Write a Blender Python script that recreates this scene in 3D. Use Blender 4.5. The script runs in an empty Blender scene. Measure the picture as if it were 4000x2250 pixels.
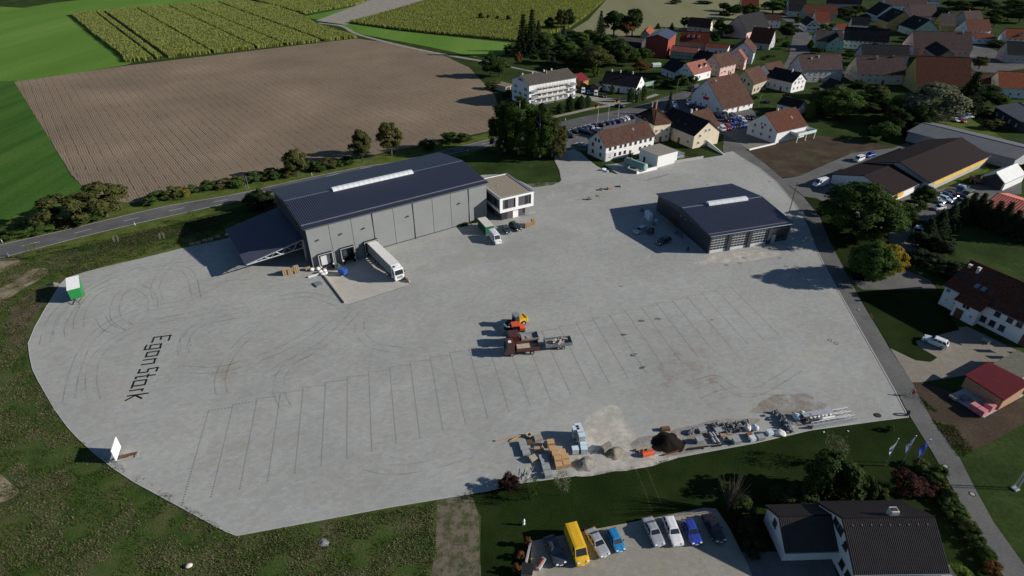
"""Aerial view of a paved haulage yard, a warehouse, a garage and a village behind.
All coordinates are metres: x to the right, y away from the camera, z up."""
import bpy, bmesh, math, random
from mathutils import Vector, Matrix, Quaternion
from mathutils.geometry import tessellate_polygon

R = math.radians
SC = bpy.context.scene
COL = SC.collection
random.seed(7)

# ---------------------------------------------------------------- camera, sky, sun, exposure
cam_data = bpy.data.cameras.new('camera')
cam_data.sensor_width = 36.0
cam_data.lens = 20.79
cam_data.clip_start = 1.0
cam_data.clip_end = 5000.0
cam = bpy.data.objects.new('camera', cam_data)
cam.location = (0, 0, 76)
cam.rotation_euler = (R(90 - 32.6), 0, 0)
COL.objects.link(cam)
SC.camera = cam

SUN_AZ, SUN_EL = -3.0, 22.0          # azimuth from +x (counter-clockwise) and elevation
world = bpy.data.worlds.new('World')
SC.world = world
world.use_nodes = True
wn = world.node_tree.nodes
sky = wn.new('ShaderNodeTexSky')
sky.sky_type = 'NISHITA'
sky.sun_disc = False
sky.sun_elevation = R(SUN_EL)
sky.sun_rotation = R(90 - SUN_AZ)
sky.altitude = 500
sky.ozone_density = 4.0
sky.dust_density = 0.4
wn['Background'].inputs['Strength'].default_value = 0.058
world.node_tree.links.new(sky.outputs['Color'], wn['Background'].inputs['Color'])

sun_data = bpy.data.lights.new('sun', 'SUN')
sun_data.energy = 5.0
sun_data.angle = R(0.5)
sun_data.color = (1.0, 0.94, 0.86)
sun = bpy.data.objects.new('sun', sun_data)
sd = Vector((-math.cos(R(SUN_EL)) * math.cos(R(SUN_AZ)), -math.cos(R(SUN_EL)) * math.sin(R(SUN_AZ)), -math.sin(R(SUN_EL))))
sun.rotation_euler = sd.to_track_quat('-Z', 'Y').to_euler()
sun.location = (200, 0, 200)
COL.objects.link(sun)

SC.view_settings.view_transform = 'Standard'
SC.view_settings.look = 'None'
SC.view_settings.exposure = 0.32
SC.view_settings.gamma = 1.0
SC.view_settings.use_curve_mapping = False

# ---------------------------------------------------------------- materials
MATS = {}

def _nodes(name, rough, spec, metal=0.0):
    m = bpy.data.materials.new(name)
    m.use_nodes = True
    nt = m.node_tree
    b = nt.nodes['Principled BSDF']
    b.inputs['Roughness'].default_value = rough
    b.inputs['Specular IOR Level'].default_value = spec
    b.inputs['Metallic'].default_value = metal
    MATS[name] = m
    return m, nt, b

def _coord(nt, space, rot=0.0, scale=(1, 1, 1)):
    if space == 'world':
        g = nt.nodes.new('ShaderNodeNewGeometry'); out = g.outputs['Position']
    else:
        g = nt.nodes.new('ShaderNodeTexCoord'); out = g.outputs['Object']
    mp = nt.nodes.new('ShaderNodeMapping')
    mp.inputs['Rotation'].default_value = (0, 0, rot)
    mp.inputs['Scale'].default_value = scale
    nt.links.new(out, mp.inputs['Vector'])
    return mp.outputs['Vector']

def _noise(nt, vec, scale, detail=4, rough=0.6):
    n = nt.nodes.new('ShaderNodeTexNoise')
    n.inputs['Scale'].default_value = scale
    n.inputs['Detail'].default_value = detail
    n.inputs['Roughness'].default_value = rough
    nt.links.new(vec, n.inputs['Vector'])
    return n.outputs['Fac']

def _ramp(nt, fac, stops, interp='LINEAR'):
    r = nt.nodes.new('ShaderNodeValToRGB')
    r.color_ramp.interpolation = interp
    e = r.color_ramp.elements
    while len(e) < len(stops):
        e.new(0.5)
    for i, (p, c) in enumerate(stops):
        e[i].position = p
        e[i].color = (c[0], c[1], c[2], 1) if not isinstance(c, (int, float)) else (c, c, c, 1)
    nt.links.new(fac, r.inputs['Fac'])
    return r.outputs['Color']

def _mix(nt, fac, a, b, mode='MIX'):
    x = nt.nodes.new('ShaderNodeMix')
    x.data_type = 'RGBA'
    x.blend_type = mode
    for s, v in ((x.inputs[0], fac), (x.inputs[6], a), (x.inputs[7], b)):
        if isinstance(v, (int, float)):
            s.default_value = v
        elif isinstance(v, (tuple, list)):
            s.default_value = (v[0], v[1], v[2], 1)
        else:
            nt.links.new(v, s)
    return x.outputs[2]

def _math(nt, op, a, b=0.0):
    x = nt.nodes.new('ShaderNodeMath')
    x.operation = op
    for s, v in ((x.inputs[0], a), (x.inputs[1], b)):
        if isinstance(v, (int, float)):
            s.default_value = v
        else:
            nt.links.new(v, s)
    return x.outputs[0]

def _bump(nt, b, h, strength, dist=0.05):
    n = nt.nodes.new('ShaderNodeBump')
    n.inputs['Strength'].default_value = strength
    n.inputs['Distance'].default_value = dist
    nt.links.new(h, n.inputs['Height'])
    nt.links.new(n.outputs['Normal'], b.inputs['Normal'])

def mul(c, k):
    return tuple(min(1.0, v * k) for v in c)

def mat(name, col, rough=0.75, var=0.15, scale=1.5, spec=0.1, metal=0.0, space='object', bump=0.0, rnd=0.0, streak=False):
    """Plain weathered surface: two noise octaves around one base colour."""
    if name in MATS:
        return MATS[name]
    m, nt, b = _nodes(name, rough, spec, metal)
    vec = _coord(nt, space, 0, (1, 1, 0.25) if streak else (1, 1, 1))
    n1 = _noise(nt, vec, scale, 5)
    c = _ramp(nt, n1, [(0.28, mul(col, 1 - var)), (0.72, mul(col, 1 + var))])
    if rnd:
        oi = nt.nodes.new('ShaderNodeObjectInfo')
        r2 = _ramp(nt, oi.outputs['Random'], [(0, 1 - rnd), (1, 1 + rnd if rnd < 0.01 else 1.0)])
        c = _mix(nt, 1.0, c, r2, 'MULTIPLY')
    nt.links.new(c, b.inputs['Base Color'])
    if bump:
        _bump(nt, b, n1, bump, 0.04)
    return m

def glass_mat(name, col=(0.02, 0.025, 0.03), rough=0.08):
    if name in MATS:
        return MATS[name]
    m, nt, b = _nodes(name, rough, 0.6)
    oi = nt.nodes.new('ShaderNodeObjectInfo')
    c = _ramp(nt, oi.outputs['Random'], [(0, col), (0.7, mul(col, 1.8)), (1, mul(col, 4))])
    nt.links.new(c, b.inputs['Base Color'])
    return m

def paint(name, col, rough=0.3, metal=0.0):
    if name in MATS:
        return MATS[name]
    m, nt, b = _nodes(name, rough, 0.5, metal)
    vec = _coord(nt, 'object')
    n1 = _noise(nt, vec, 2.2, 4)
    nt.links.new(_ramp(nt, n1, [(0.3, mul(col, 0.88)), (0.7, mul(col, 1.06))]), b.inputs['Base Color'])
    b.inputs['Coat Weight'].default_value = 0.5
    b.inputs['Coat Roughness'].default_value = 0.15
    return m

def tile_mat(name, col, course=0.34, moss=(0.10, 0.10, 0.07), mossy=0.35, var=0.22, rough=0.8):
    """Tiled roof: courses and tile columns in relief, weathered patches."""
    if name in MATS:
        return MATS[name]
    m, nt, b = _nodes(name, rough, 0.05)
    vec = _coord(nt, 'object')
    br = nt.nodes.new('ShaderNodeTexBrick')
    br.inputs['Scale'].default_value = 1.0
    br.inputs['Brick Width'].default_value = 0.6
    br.inputs['Row Height'].default_value = course
    br.inputs['Mortar Size'].default_value = 0.035
    br.inputs['Color1'].default_value = (*mul(col, 1 - var), 1)
    br.inputs['Color2'].default_value = (*mul(col, 1 + var), 1)
    br.inputs['Mortar'].default_value = (*mul(col, 0.45), 1)
    nt.links.new(vec, br.inputs['Vector'])
    big = _noise(nt, vec, 0.35, 6, 0.7)
    f = _ramp(nt, big, [(0.45, 0.0), (0.75, 1.0)])
    c = _mix(nt, _math(nt, 'MULTIPLY', f, mossy), br.outputs['Color'], moss)
    fine = _noise(nt, vec, 3.0, 5, 0.7)
    c = _mix(nt, 1.0, c, _ramp(nt, fine, [(0.3, 0.62), (0.7, 1.25)]), 'MULTIPLY')
    nt.links.new(c, b.inputs['Base Color'])
    _bump(nt, b, br.outputs['Fac'], -0.4, 0.06)
    return m

def ground_mat(name, stops, scale=0.15, fine=1.6, fine_amt=0.35, patch=None, rough=0.95, bump=0.4, rot=0.0, stretch=1.0):
    """Turf or soil: large patches and fine speckle, in world space."""
    m, nt, b = _nodes(name, rough, 0.02)
    vec = _coord(nt, 'world', rot, (1, stretch, 1))
    vw = _coord(nt, 'world')
    big = _noise(nt, vec, scale, 7, 0.62)
    c = _ramp(nt, big, stops)
    fn = _noise(nt, vw, fine, 6, 0.75)
    c = _mix(nt, 1.0, c, _ramp(nt, fn, [(0.25, 1 - fine_amt), (0.5, 1.0), (0.78, 1 + fine_amt)]), 'MULTIPLY')
    if patch:
        pcol, pscale, lo, hi = patch
        pn = _noise(nt, vec, pscale, 7, 0.7)
        c = _mix(nt, _ramp(nt, pn, [(lo, 0.0), (hi, 1.0)]), c, pcol)
    nt.links.new(c, b.inputs['Base Color'])
    if bump:
        _bump(nt, b, fn, bump, 0.15)
    return m

# ---------------------------------------------------------------- mesh helpers
class MB:
    """Collects faces; build() links them as one mesh object."""
    def __init__(s):
        s.v, s.f = [], []

    def add(s, pts, faces):
        o = len(s.v)
        s.v += [tuple(p) for p in pts]
        s.f += [tuple(i + o for i in f) for f in faces]
        return s

    def box(s, c, d, rz=0.0, taper=1.0, ry=0.0, rx=0.0):
        x, y, z = d[0] / 2, d[1] / 2, d[2] / 2
        P = []
        for dz, t in ((-z, 1.0), (z, taper)):
            P += [Vector((-x * t, -y * t, dz)), Vector((x * t, -y * t, dz)), Vector((x * t, y * t, dz)), Vector((-x * t, y * t, dz))]
        if rx or ry or rz:
            M = Matrix.Rotation(rz, 3, 'Z') @ Matrix.Rotation(ry, 3, 'Y') @ Matrix.Rotation(rx, 3, 'X')
            P = [M @ p for p in P]
        c = Vector(c)
        return s.add([p + c for p in P], [(3, 2, 1, 0), (4, 5, 6, 7), (0, 1, 5, 4), (1, 2, 6, 5), (2, 3, 7, 6), (3, 0, 4, 7)])

    def span(s, x0, x1, y0, y1, z0, z1):
        return s.box(((x0 + x1) / 2, (y0 + y1) / 2, (z0 + z1) / 2), (abs(x1 - x0), abs(y1 - y0), abs(z1 - z0)))

    def poly(s, pts):
        return s.add(pts, [tuple(range(len(pts)))])

    def prism(s, pts, ext):
        """Extrude a polygon (3D points) along a vector."""
        n = len(pts)
        e = Vector(ext)
        P = [Vector(p) for p in pts] + [Vector(p) + e for p in pts]
        F = [tuple(reversed(range(n))), tuple(range(n, 2 * n))]
        F += [(i, (i + 1) % n, n + (i + 1) % n, n + i) for i in range(n)]
        return s.add(P, F)

    def tube(s, path, rad, n=6, cap=True):
        path = [Vector(p) for p in path]
        if isinstance(rad, (int, float)):
            rad = [rad] * len(path)
        P, F = [], []
        for i, p in enumerate(path):
            d = (path[min(i + 1, len(path) - 1)] - path[max(i - 1, 0)])
            d = d.normalized() if d.length > 1e-9 else Vector((0, 0, 1))
            q = d.to_track_quat('Z', 'Y')
            for k in range(n):
                a = 2 * math.pi * k / n
                P.append(p + q @ Vector((math.cos(a) * rad[i], math.sin(a) * rad[i], 0)))
        for i in range(len(path) - 1):
            for k in range(n):
                a, b = i * n + k, i * n + (k + 1) % n
                F.append((a, b, b + n, a + n))
        if cap:
            F.append(tuple(reversed(range(n))))
            F.append(tuple(range((len(path) - 1) * n, len(path) * n)))
        return s.add(P, F)

    def blob(s, c, r, seed=0, rough=0.25, nu=10, nv=6, flat=0.0):
        """Uneven lump (heaps, bags, stones)."""
        rng = random.Random(seed)
        ph = [rng.uniform(0, 6.28) for _ in range(6)]
        P, F = [], []
        for j in range(nv + 1):
            t = math.pi * j / nv
            for i in range(nu):
                a = 2 * math.pi * i / nu
                k = 1 + rough * (math.sin(2 * a + ph[0]) * math.sin(2 * t + ph[1]) * 0.5 + math.sin(3 * a + ph[2] + t) * 0.35 + rng.uniform(-0.4, 0.4) * (0 < j < nv))
                P.append((c[0] + r[0] * k * math.sin(t) * math.cos(a), c[1] + r[1] * k * math.sin(t) * math.sin(a), max(flat, c[2] + r[2] * k * math.cos(t)) if flat is not None else c[2] + r[2] * k * math.cos(t)))
        for j in range(nv):
            for i in range(nu):
                a, b = j * nu + i, j * nu + (i + 1) % nu
                F.append((a, a + nu, b + nu, b))
        return s.add(P, F)

    def mesh(s, name, smooth=False):
        me = bpy.data.meshes.new(name)
        me.from_pydata(s.v, [], s.f)
        if smooth:
            for p in me.polygons:
                p.use_smooth = True
        me.update()
        return me

    def build(s, name, m, parent=None, loc=(0, 0, 0), rz=0.0, smooth=False):
        return link(name, s.mesh(name, smooth), m, parent, loc, rz)

def link(name, me, m, parent=None, loc=(0, 0, 0), rz=0.0, scale=None):
    """A mesh object; its material sits on the object so that mesh data can be shared."""
    o = bpy.data.objects.new(name, me)
    if not me.materials:
        me.materials.append(m)
    elif me.materials[0] != m:
        o.material_slots[0].link = 'OBJECT'
        o.material_slots[0].material = m
    o.location = loc
    o.rotation_euler = (0, 0, rz)
    if scale:
        o.scale = scale
    if parent:
        o.parent = parent
    COL.objects.link(o)
    return o

USED = {}
def tag(o, label=None, cat=None, group=None, kind=None):
    if label:
        o['label'] = label
        USED[label] = USED.get(label, 0) + 1
    if cat: o['category'] = cat
    if group: o['group'] = group
    if kind: o['kind'] = kind
    return o

def thing(name, label, cat, loc=(0, 0, 0), rz=0.0, group=None):
    o = bpy.data.objects.new(name, None)
    o.empty_display_size = 0.5
    o.location = (loc[0], loc[1], loc[2] if len(loc) > 2 else 0.0)
    o.rotation_euler = (0, 0, rz)
    COL.objects.link(o)
    return tag(o, label, cat, group)

def copy_tree(src, parent=None):
    c = src.copy()
    COL.objects.link(c)
    if parent:
        c.parent = parent
    for ch in src.children:
        copy_tree(ch, c)
    return c

def sheet(name, pts, z, m, holes=(), kind='structure', parent=None, depth=0.0):
    """Flat polygon on the ground, optionally with holes and a skirt."""
    loops = [[Vector((p[0], p[1], 0)) for p in pts]] + [[Vector((p[0], p[1], 0)) for p in h] for h in holes]
    tris = tessellate_polygon(loops)
    flat = [p for l in loops for p in l]
    mb = MB()
    V = [(p.x, p.y, z) for p in flat]
    F = []
    for t in tris:
        a, b, c = (flat[i] for i in t)
        if (b - a).cross(c - a).z < 0:
            t = (t[0], t[2], t[1])
        F.append(tuple(t))
    mb.add(V, F)
    if depth:
        n = len(loops[0])
        for i in range(n):
            p, q = flat[i], flat[(i + 1) % n]
            mb.poly([(p.x, p.y, z), (q.x, q.y, z), (q.x, q.y, z - depth), (p.x, p.y, z - depth)])
    o = mb.build(name, m, parent)
    if kind and not parent:
        o['kind'] = kind
    return o

def smooth_line(pts, n=6):
    """Catmull-Rom through 2D points."""
    P = [Vector(p[:2]) for p in pts]
    P = [P[0] * 2 - P[1]] + P + [P[-1] * 2 - P[-2]]
    out = []
    for i in range(1, len(P) - 2):
        for k in range(n):
            t = k / n
            a, b, c, d = P[i - 1], P[i], P[i + 1], P[i + 2]
            out.append(0.5 * ((2 * b) + (c - a) * t + (2 * a - 5 * b + 4 * c - d) * t * t + (3 * b - a - 3 * c + d) * t ** 3))
    out.append(P[-2])
    return [(p.x, p.y) for p in out]

def ribbon(line, w0, w1=None):
    """Left and right offset of a 2D line as one closed outline."""
    L = [Vector(p) for p in line]
    a, b = [], []
    for i, p in enumerate(L):
        d = (L[min(i + 1, len(L) - 1)] - L[max(i - 1, 0)]).normalized()
        n = Vector((-d.y, d.x))
        a.append(p + n * w0)
        b.append(p + n * (w1 if w1 is not None else -w0))
    return [(p.x, p.y) for p in a] + [(p.x, p.y) for p in reversed(b)]

def strip(mb, line, off, half, z):
    """Narrow flat strip beside a line."""
    L = [Vector(p) for p in line]
    P, F = [], []
    for i, p in enumerate(L):
        d = (L[min(i + 1, len(L) - 1)] - L[max(i - 1, 0)]).normalized()
        n = Vector((-d.y, d.x))
        for o in (off + half, off - half):
            q = p + n * o
            P.append((q.x, q.y, z))
        if i:
            k = 2 * i
            F.append((k - 2, k - 1, k + 1, k))
    mb.add(P, F)

def ang(a, b):
    return math.atan2(b[1] - a[1], b[0] - a[0])

def dist(a, b):
    return math.hypot(b[0] - a[0], b[1] - a[1])

def lerp(a, b, t):
    return tuple(x + (y - x) * t for x, y in zip(a, b))

ORD = ['first', 'second', 'third', 'fourth', 'fifth', 'sixth', 'seventh', 'eighth', 'ninth', 'tenth', 'eleventh', 'twelfth', 'thirteenth', 'fourteenth', 'fifteenth', 'sixteenth', 'seventeenth', 'eighteenth', 'nineteenth', 'twentieth']
ORD += ['twenty-' + o for o in ORD[:9]] + ['thirtieth'] + ['thirty-' + o for o in ORD[:9]]

# ================================================================= GROUND
HALL_ROT = R(33.4)

# ---- ground materials
M_GARDEN = ground_mat('garden_grass', [(0.3, (0.02, 0.032, 0.01)), (0.55, (0.034, 0.055, 0.015)), (0.8, (0.065, 0.082, 0.028))], 0.09, 1.3, 0.45)
M_MEADOW = ground_mat('meadow_grass', [(0.3, (0.08, 0.165, 0.026)), (0.5, (0.105, 0.2, 0.035)), (0.72, (0.15, 0.24, 0.055))], 0.02, 0.8, 0.22, rot=R(52), stretch=0.12)
M_MOWN = ground_mat('mown_meadow', [(0.3, (0.03, 0.075, 0.014)), (0.5, (0.045, 0.108, 0.02)), (0.7, (0.075, 0.135, 0.03))], 0.09, 0.9, 0.3, rot=R(55), stretch=0.08)
M_VERGE = ground_mat('verge_grass', [(0.3, (0.045, 0.065, 0.015)), (0.5, (0.08, 0.11, 0.025)), (0.72, (0.13, 0.135, 0.045))], 0.25, 1.8, 0.4)
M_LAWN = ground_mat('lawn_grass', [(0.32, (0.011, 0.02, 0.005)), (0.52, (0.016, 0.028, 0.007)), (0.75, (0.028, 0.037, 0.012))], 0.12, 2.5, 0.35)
M_ROUGH = ground_mat('rough_weeds', [(0.33, (0.03, 0.05, 0.013)), (0.47, (0.05, 0.08, 0.02)), (0.58, (0.075, 0.085, 0.032)), (0.75, (0.125, 0.11, 0.07))], 0.16, 3.2, 0.5, patch=((0.17, 0.145, 0.105), 0.055, 0.6, 0.75), bump=0.8)
M_BARE = ground_mat('bare_earth', [(0.3, (0.045, 0.034, 0.025)), (0.5, (0.066, 0.05, 0.036)), (0.75, (0.1, 0.08, 0.056))], 0.12, 2.0, 0.4, patch=((0.06, 0.085, 0.02), 0.06, 0.58, 0.72))
M_STUBBLE = ground_mat('stubble', [(0.3, (0.17, 0.165, 0.09)), (0.6, (0.21, 0.205, 0.12)), (0.8, (0.25, 0.23, 0.14))], 0.03, 0.6, 0.2, rot=R(50), stretch=0.1)
M_GRAVEL = ground_mat('gravel_track', [(0.3, (0.22, 0.2, 0.17)), (0.7, (0.32, 0.3, 0.26))], 0.2, 2.0, 0.2)
M_ASPHALT = ground_mat('asphalt', [(0.3, (0.085, 0.085, 0.086)), (0.5, (0.11, 0.11, 0.11)), (0.75, (0.15, 0.147, 0.14))], 0.12, 3.0, 0.18, bump=0.15)
M_LANE = ground_mat('old_asphalt', [(0.3, (0.1, 0.1, 0.098)), (0.5, (0.13, 0.13, 0.125)), (0.75, (0.165, 0.16, 0.15))], 0.15, 2.4, 0.2, bump=0.15)
M_CONCRETE = ground_mat('ramp_concrete', [(0.3, (0.42, 0.4, 0.35)), (0.6, (0.5, 0.475, 0.42)), (0.8, (0.55, 0.525, 0.47))], 0.3, 3.0, 0.12, bump=0.1)

def paving_mat(name, base, unit=(0.9, 0.62), rot=R(15.0), stone=(0.4, 0.2), dirt=0.28, joint=0.82, tint=(0.36, 0.3, 0.24)):
    """Concrete block paving: laid panels that differ a little, fine joints, grey wear and reddish dust."""
    m, nt, b = _nodes(name, 0.9, 0.05)
    vec = _coord(nt, 'world', -rot)
    def bricks(w, h, mort, c1, c2, cm):
        br = nt.nodes.new('ShaderNodeTexBrick')
        br.inputs['Scale'].default_value = 1.0
        br.inputs['Brick Width'].default_value = w
        br.inputs['Row Height'].default_value = h
        br.inputs['Mortar Size'].default_value = mort
        br.inputs['Color1'].default_value = (c1, c1, c1, 1)
        br.inputs['Color2'].default_value = (c2, c2, c2, 1)
        br.inputs['Mortar'].default_value = (cm, cm, cm, 1)
        nt.links.new(vec, br.inputs['Vector'])
        return br
    pan = bricks(unit[0], unit[1], 0.02, 0.93, 1.06, 0.9)
    hue = nt.nodes.new('ShaderNodeTexBrick')
    for k_, v_ in (('Scale', 1.0), ('Brick Width', unit[0] * 2.1), ('Row Height', unit[1] * 1.7), ('Mortar Size', 0.0)):
        hue.inputs[k_].default_value = v_
    hue.inputs['Color1'].default_value = (0.985, 1.0, 1.015, 1)
    hue.inputs['Color2'].default_value = (1.02, 1.0, 0.98, 1)
    nt.links.new(vec, hue.inputs['Vector'])
    sto = bricks(stone[0], stone[1], 0.012, 0.95, 1.05, joint)
    big = _noise(nt, vec, 0.045, 6, 0.62)
    c = _ramp(nt, big, [(0.3, mul(base, 0.88)), (0.5, base), (0.7, mul(base, 1.12))])
    mid = _noise(nt, vec, 0.4, 6, 0.7)
    c = _mix(nt, 1.0, c, _ramp(nt, mid, [(0.3, 0.95), (0.7, 1.04)]), 'MULTIPLY')
    c = _mix(nt, 1.0, c, pan.outputs['Color'], 'MULTIPLY')
    c = _mix(nt, 1.0, c, hue.outputs['Color'], 'MULTIPLY')
    c = _mix(nt, 1.0, c, sto.outputs['Color'], 'MULTIPLY')
    dn = _noise(nt, vec, 0.085, 7, 0.68)
    c = _mix(nt, _math(nt, 'MULTIPLY', _ramp(nt, dn, [(0.54, 0.0), (0.72, 1.0)]), dirt), c, tint)
    nt.links.new(c, b.inputs['Base Color'])
    _bump(nt, b, sto.outputs['Fac'], -0.25, 0.02)
    return m

M_PAVING = paving_mat('yard_paving', (0.345, 0.35, 0.328))
M_PAVE_TAN = paving_mat('tan_paving', (0.3, 0.285, 0.24), (0.8, 0.8), R(-10), (0.42, 0.28), 0.3, 0.62)
M_PAVE_OLD = paving_mat('old_paving', (0.235, 0.215, 0.175), (0.8, 0.8), R(-32), (0.3, 0.2), 0.3, 0.7)

# ploughed soil with long drill lines
def field_mat():
    m, nt, b = _nodes('ploughed_soil', 0.95, 0.02)
    vec = _coord(nt, 'world', R(52.0))
    sep = nt.nodes.new('ShaderNodeSeparateXYZ')
    nt.links.new(vec, sep.inputs[0])
    wob = _noise(nt, _coord(nt, 'world', R(52.0), (0.05, 1, 1)), 0.12, 3)
    across = _math(nt, 'ADD', sep.outputs['Y'], _math(nt, 'MULTIPLY', wob, 1.2))
    def lines(period, sharp):
        s = _math(nt, 'SINE', _math(nt, 'MULTIPLY', across, 2 * math.pi / period))
        return _math(nt, 'POWER', _math(nt, 'ADD', _math(nt, 'MULTIPLY', s, 0.5), 0.5), sharp)
    f1, f2 = lines(0.75, 1.0), lines(3.3, 22.0)
    brk = _ramp(nt, _noise(nt, _coord(nt, 'world', R(52.0), (0.06, 0.5, 1)), 0.7, 5, 0.7), [(0.38, 0.0), (0.62, 1.0)])
    f2 = _math(nt, 'MULTIPLY', f2, brk)
    big = _noise(nt, vec, 0.018, 7, 0.6)
    c = _ramp(nt, big, [(0.3, (0.165, 0.128, 0.092)), (0.55, (0.222, 0.172, 0.122)), (0.75, (0.29, 0.228, 0.162))])
    fine = _noise(nt, _coord(nt, 'world'), 1.1, 6, 0.75)
    c = _mix(nt, 1.0, c, _ramp(nt, fine, [(0.28, 0.72), (0.5, 1.0), (0.75, 1.22)]), 'MULTIPLY')
    c = _mix(nt, 1.0, c, _ramp(nt, f1, [(0, 0.95), (1, 1.04)]), 'MULTIPLY')
    c = _mix(nt, 1.0, c, _ramp(nt, f2, [(0.1, 1.0), (1, 0.5)]), 'MULTIPLY')
    weeds = _noise(nt, vec, 0.1, 7, 0.72)
    c = _mix(nt, _ramp(nt, weeds, [(0.62, 0.0), (0.8, 0.8)]), c, (0.075, 0.085, 0.035))
    nt.links.new(c, b.inputs['Base Color'])
    h = _math(nt, 'ADD', _math(nt, 'MULTIPLY', f1, 0.5), _math(nt, 'SUBTRACT', fine, f2))
    _bump(nt, b, h, 0.5, 0.16)
    return m
M_FIELD = field_mat()

# ---- outlines
YARD = [(-87.9,138.4), (-95.2,133.4), (-100.6,130.1), (-106.1,126.3), (-109.2,123.4), (-108.9,120.6), (-106.0,111.6), (-103.1,103.1), (-100.6,97.4), (-97.4,93.2), (-94.1,89.2), (-90.7,85.8), (-85.32,80.74),
        (-82.49,78.07), (-77.25,73.60), (-73.69,70.93), (-69.80,68.24), (-64.67,64.92), (-59.55,62.02), (-47.23,56.00), (-41.56,53.23), (-39.66,52.54), (-29.80,54.75), (-18.76,57.28), (-3.97,60.28), (1.25,61.78), (9.41,63.09), (23.62,66.17), (41.13,70.11),
        (51.75,73.03), (64.29,75.20), (70.41,76.15), (71.15,80.08), (71.73,82.98), (73.4,93.3), (74.7,101.8), (76.1,110.5), (77.4,118.8), (79.3,130.2), (81.6,141.3), (84.0,150.4), (85.6,159.0), (86.8,167.5), (87.6,185.0), (86.3,196.9), (83.8,206.6),
        (82.3,213.4), (79.5,212.2), (77.4,209.3), (69.5,206.1), (57.9,201.3), (52.7,204.8), (44.8,204.8), (36.3,200.4), (33.0,199.4), (36.3,190.2), (33.3,192.6), (29.8,198.3), (27.2,205.9), (25.7,211.7), (23.3,215.8), (15.5,210.5), (15.2,204.8), (16.4,194.2), (16.4,185.3), (15.5,183.4), (13.0,181.1), (8.3,179.8),
        (6.9,179.5), (1.8,185.8), (-1.8,191.0), (-10.4,190.0)]
# warehouse corners on the ground (front-left, front-right, back-right, back-left)
H_FL, H_FR = (-50.3, 127.6), (-6.77, 156.5)
_hd = Vector((H_FR[0] - H_FL[0], H_FR[1] - H_FL[1])).normalized()
_hn = Vector((-_hd.y, _hd.x))
def hall_pt(s, t):
    """s metres along the warehouse front, t metres behind it."""
    p = Vector(H_FL) + _hd * s + _hn * t
    return (p.x, p.y)
HALL_L, HALL_W = 52.3, 29.4
YARD += [hall_pt(HALL_L + 6, HALL_W - 3), hall_pt(HALL_L - 0.3, HALL_W - 3), hall_pt(0.3, HALL_W - 3), hall_pt(-3, HALL_W - 1)]

# loading ramp: level with the yard at its outer edge, 1.1 m down at the docks
PIT_D = 1.15

BIG = [(-1500, -300), (1500, -300), (1500, 2600), (-1500, 2600)]
pit_hole = [hall_pt(1.7, 1.0), hall_pt(1.7, -20.5), hall_pt(17.6, -20.5), hall_pt(17.6, 1.0)]
sheet('ground', BIG, 0.0, M_GARDEN, holes=[pit_hole])

sheet('meadow', [(-858.4,906.0), (-366.5,906.0), (-271.2,653.5), (-248.9,629.6), (-224.5,365.3), (-224.4,360.0), (-258.7,318.5), (-262.5,322.8), (-255.6,311.9), (-148.8,188.5), (-138.5,178.7), (-143.5,164.7), (-147.7,153.8), (-165.3,135.2)], 0.02, M_MEADOW)
sheet('dark_crop', [(-718.3,803.8), (-497.3,612.7), (-448.7,596.6), (-444.8,629.6), (-430.4,659.8), (-496.2,803.8)], 0.04, M_GARDEN)
sheet('mown_meadow', [(-313.6,300.1), (-279.6,317.7), (-262.5,322.0), (-148.8,188.5), (-138.5,178.7), (-143.5,164.7), (-147.7,153.8), (-165.3,135.2)], 0.035, M_MOWN)
yard_field = [(-260.9,319.4), (-224.1,356.9), (-109.5,443.2), (-77.1,424.3), (-45.6,391.6), (-24.5,352.8), (-8.3,292.6), (-4.5,253.7), (-7.8,238.5), (-29.0,223.8), (-52.2,208.8), (-80.5,193.2), (-102.8,176.1), (-117.0,167.0), (-127.0,170.0), (-138.5,178.7), (-149.9,190.3)]
sheet('ploughed_field', yard_field, 0.05, M_FIELD)
sheet('stubble_field', [(43.5,473.9), (62.6,526.7), (131.3,803.8), (261.6,803.8), (254.7,596.6), (216.3,537.3), (173.8,488.0), (121.9,473.9), (88.8,454.1), (56.1,441.7)], 0.02, M_STUBBLE)
sheet('far_meadow', [(-138.3,502.8), (-128.3,506.7), (-85.2,473.9), (-0.8,427.1), (-5.0,389.2), (-22.7,382.1), (-54.4,413.3), (-109.0,460.5)], 0.03, M_MEADOW)
sheet('grass_strip', [(-176.5,543.8), (-145.3,612.7), (-154.9,760.5), (-132.0,760.5), (-154.6,522.6)], 0.03, M_MEADOW)
sheet('gravel_field', [(-159.5,522.6), (-132.1,721.4), (-68.9,721.4), (-103.1,583.8), (-123.9,522.6), (-129.9,502.8)], 0.04, M_GRAVEL)
sheet('field_path', ribbon(smooth_line([(-154.5,510.6), (-131.8,495.3), (-109.7,457.3), (-61.2,405.4), (-23.5,374.1), (-6.5,363.1)], 4), 1.6), 0.06, M_GRAVEL)
sheet('verge', [(-151.1,152.3), (-143.1,164.1), (-138.1,178.0), (-127.0,170.0), (-116.6,166.4), (-102.4,175.2), (-80.0,191.7), (-52.0,208.0), (-28.8,221.9), (-7.4,236.4), (-6.8,230.0), (-5.8,221.9), (-15.8,209.6), (-48.2,195.8), (-83.1,164.7), (-107.8,144.0), (-133.9,129.4)], 0.03, M_VERGE)
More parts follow.
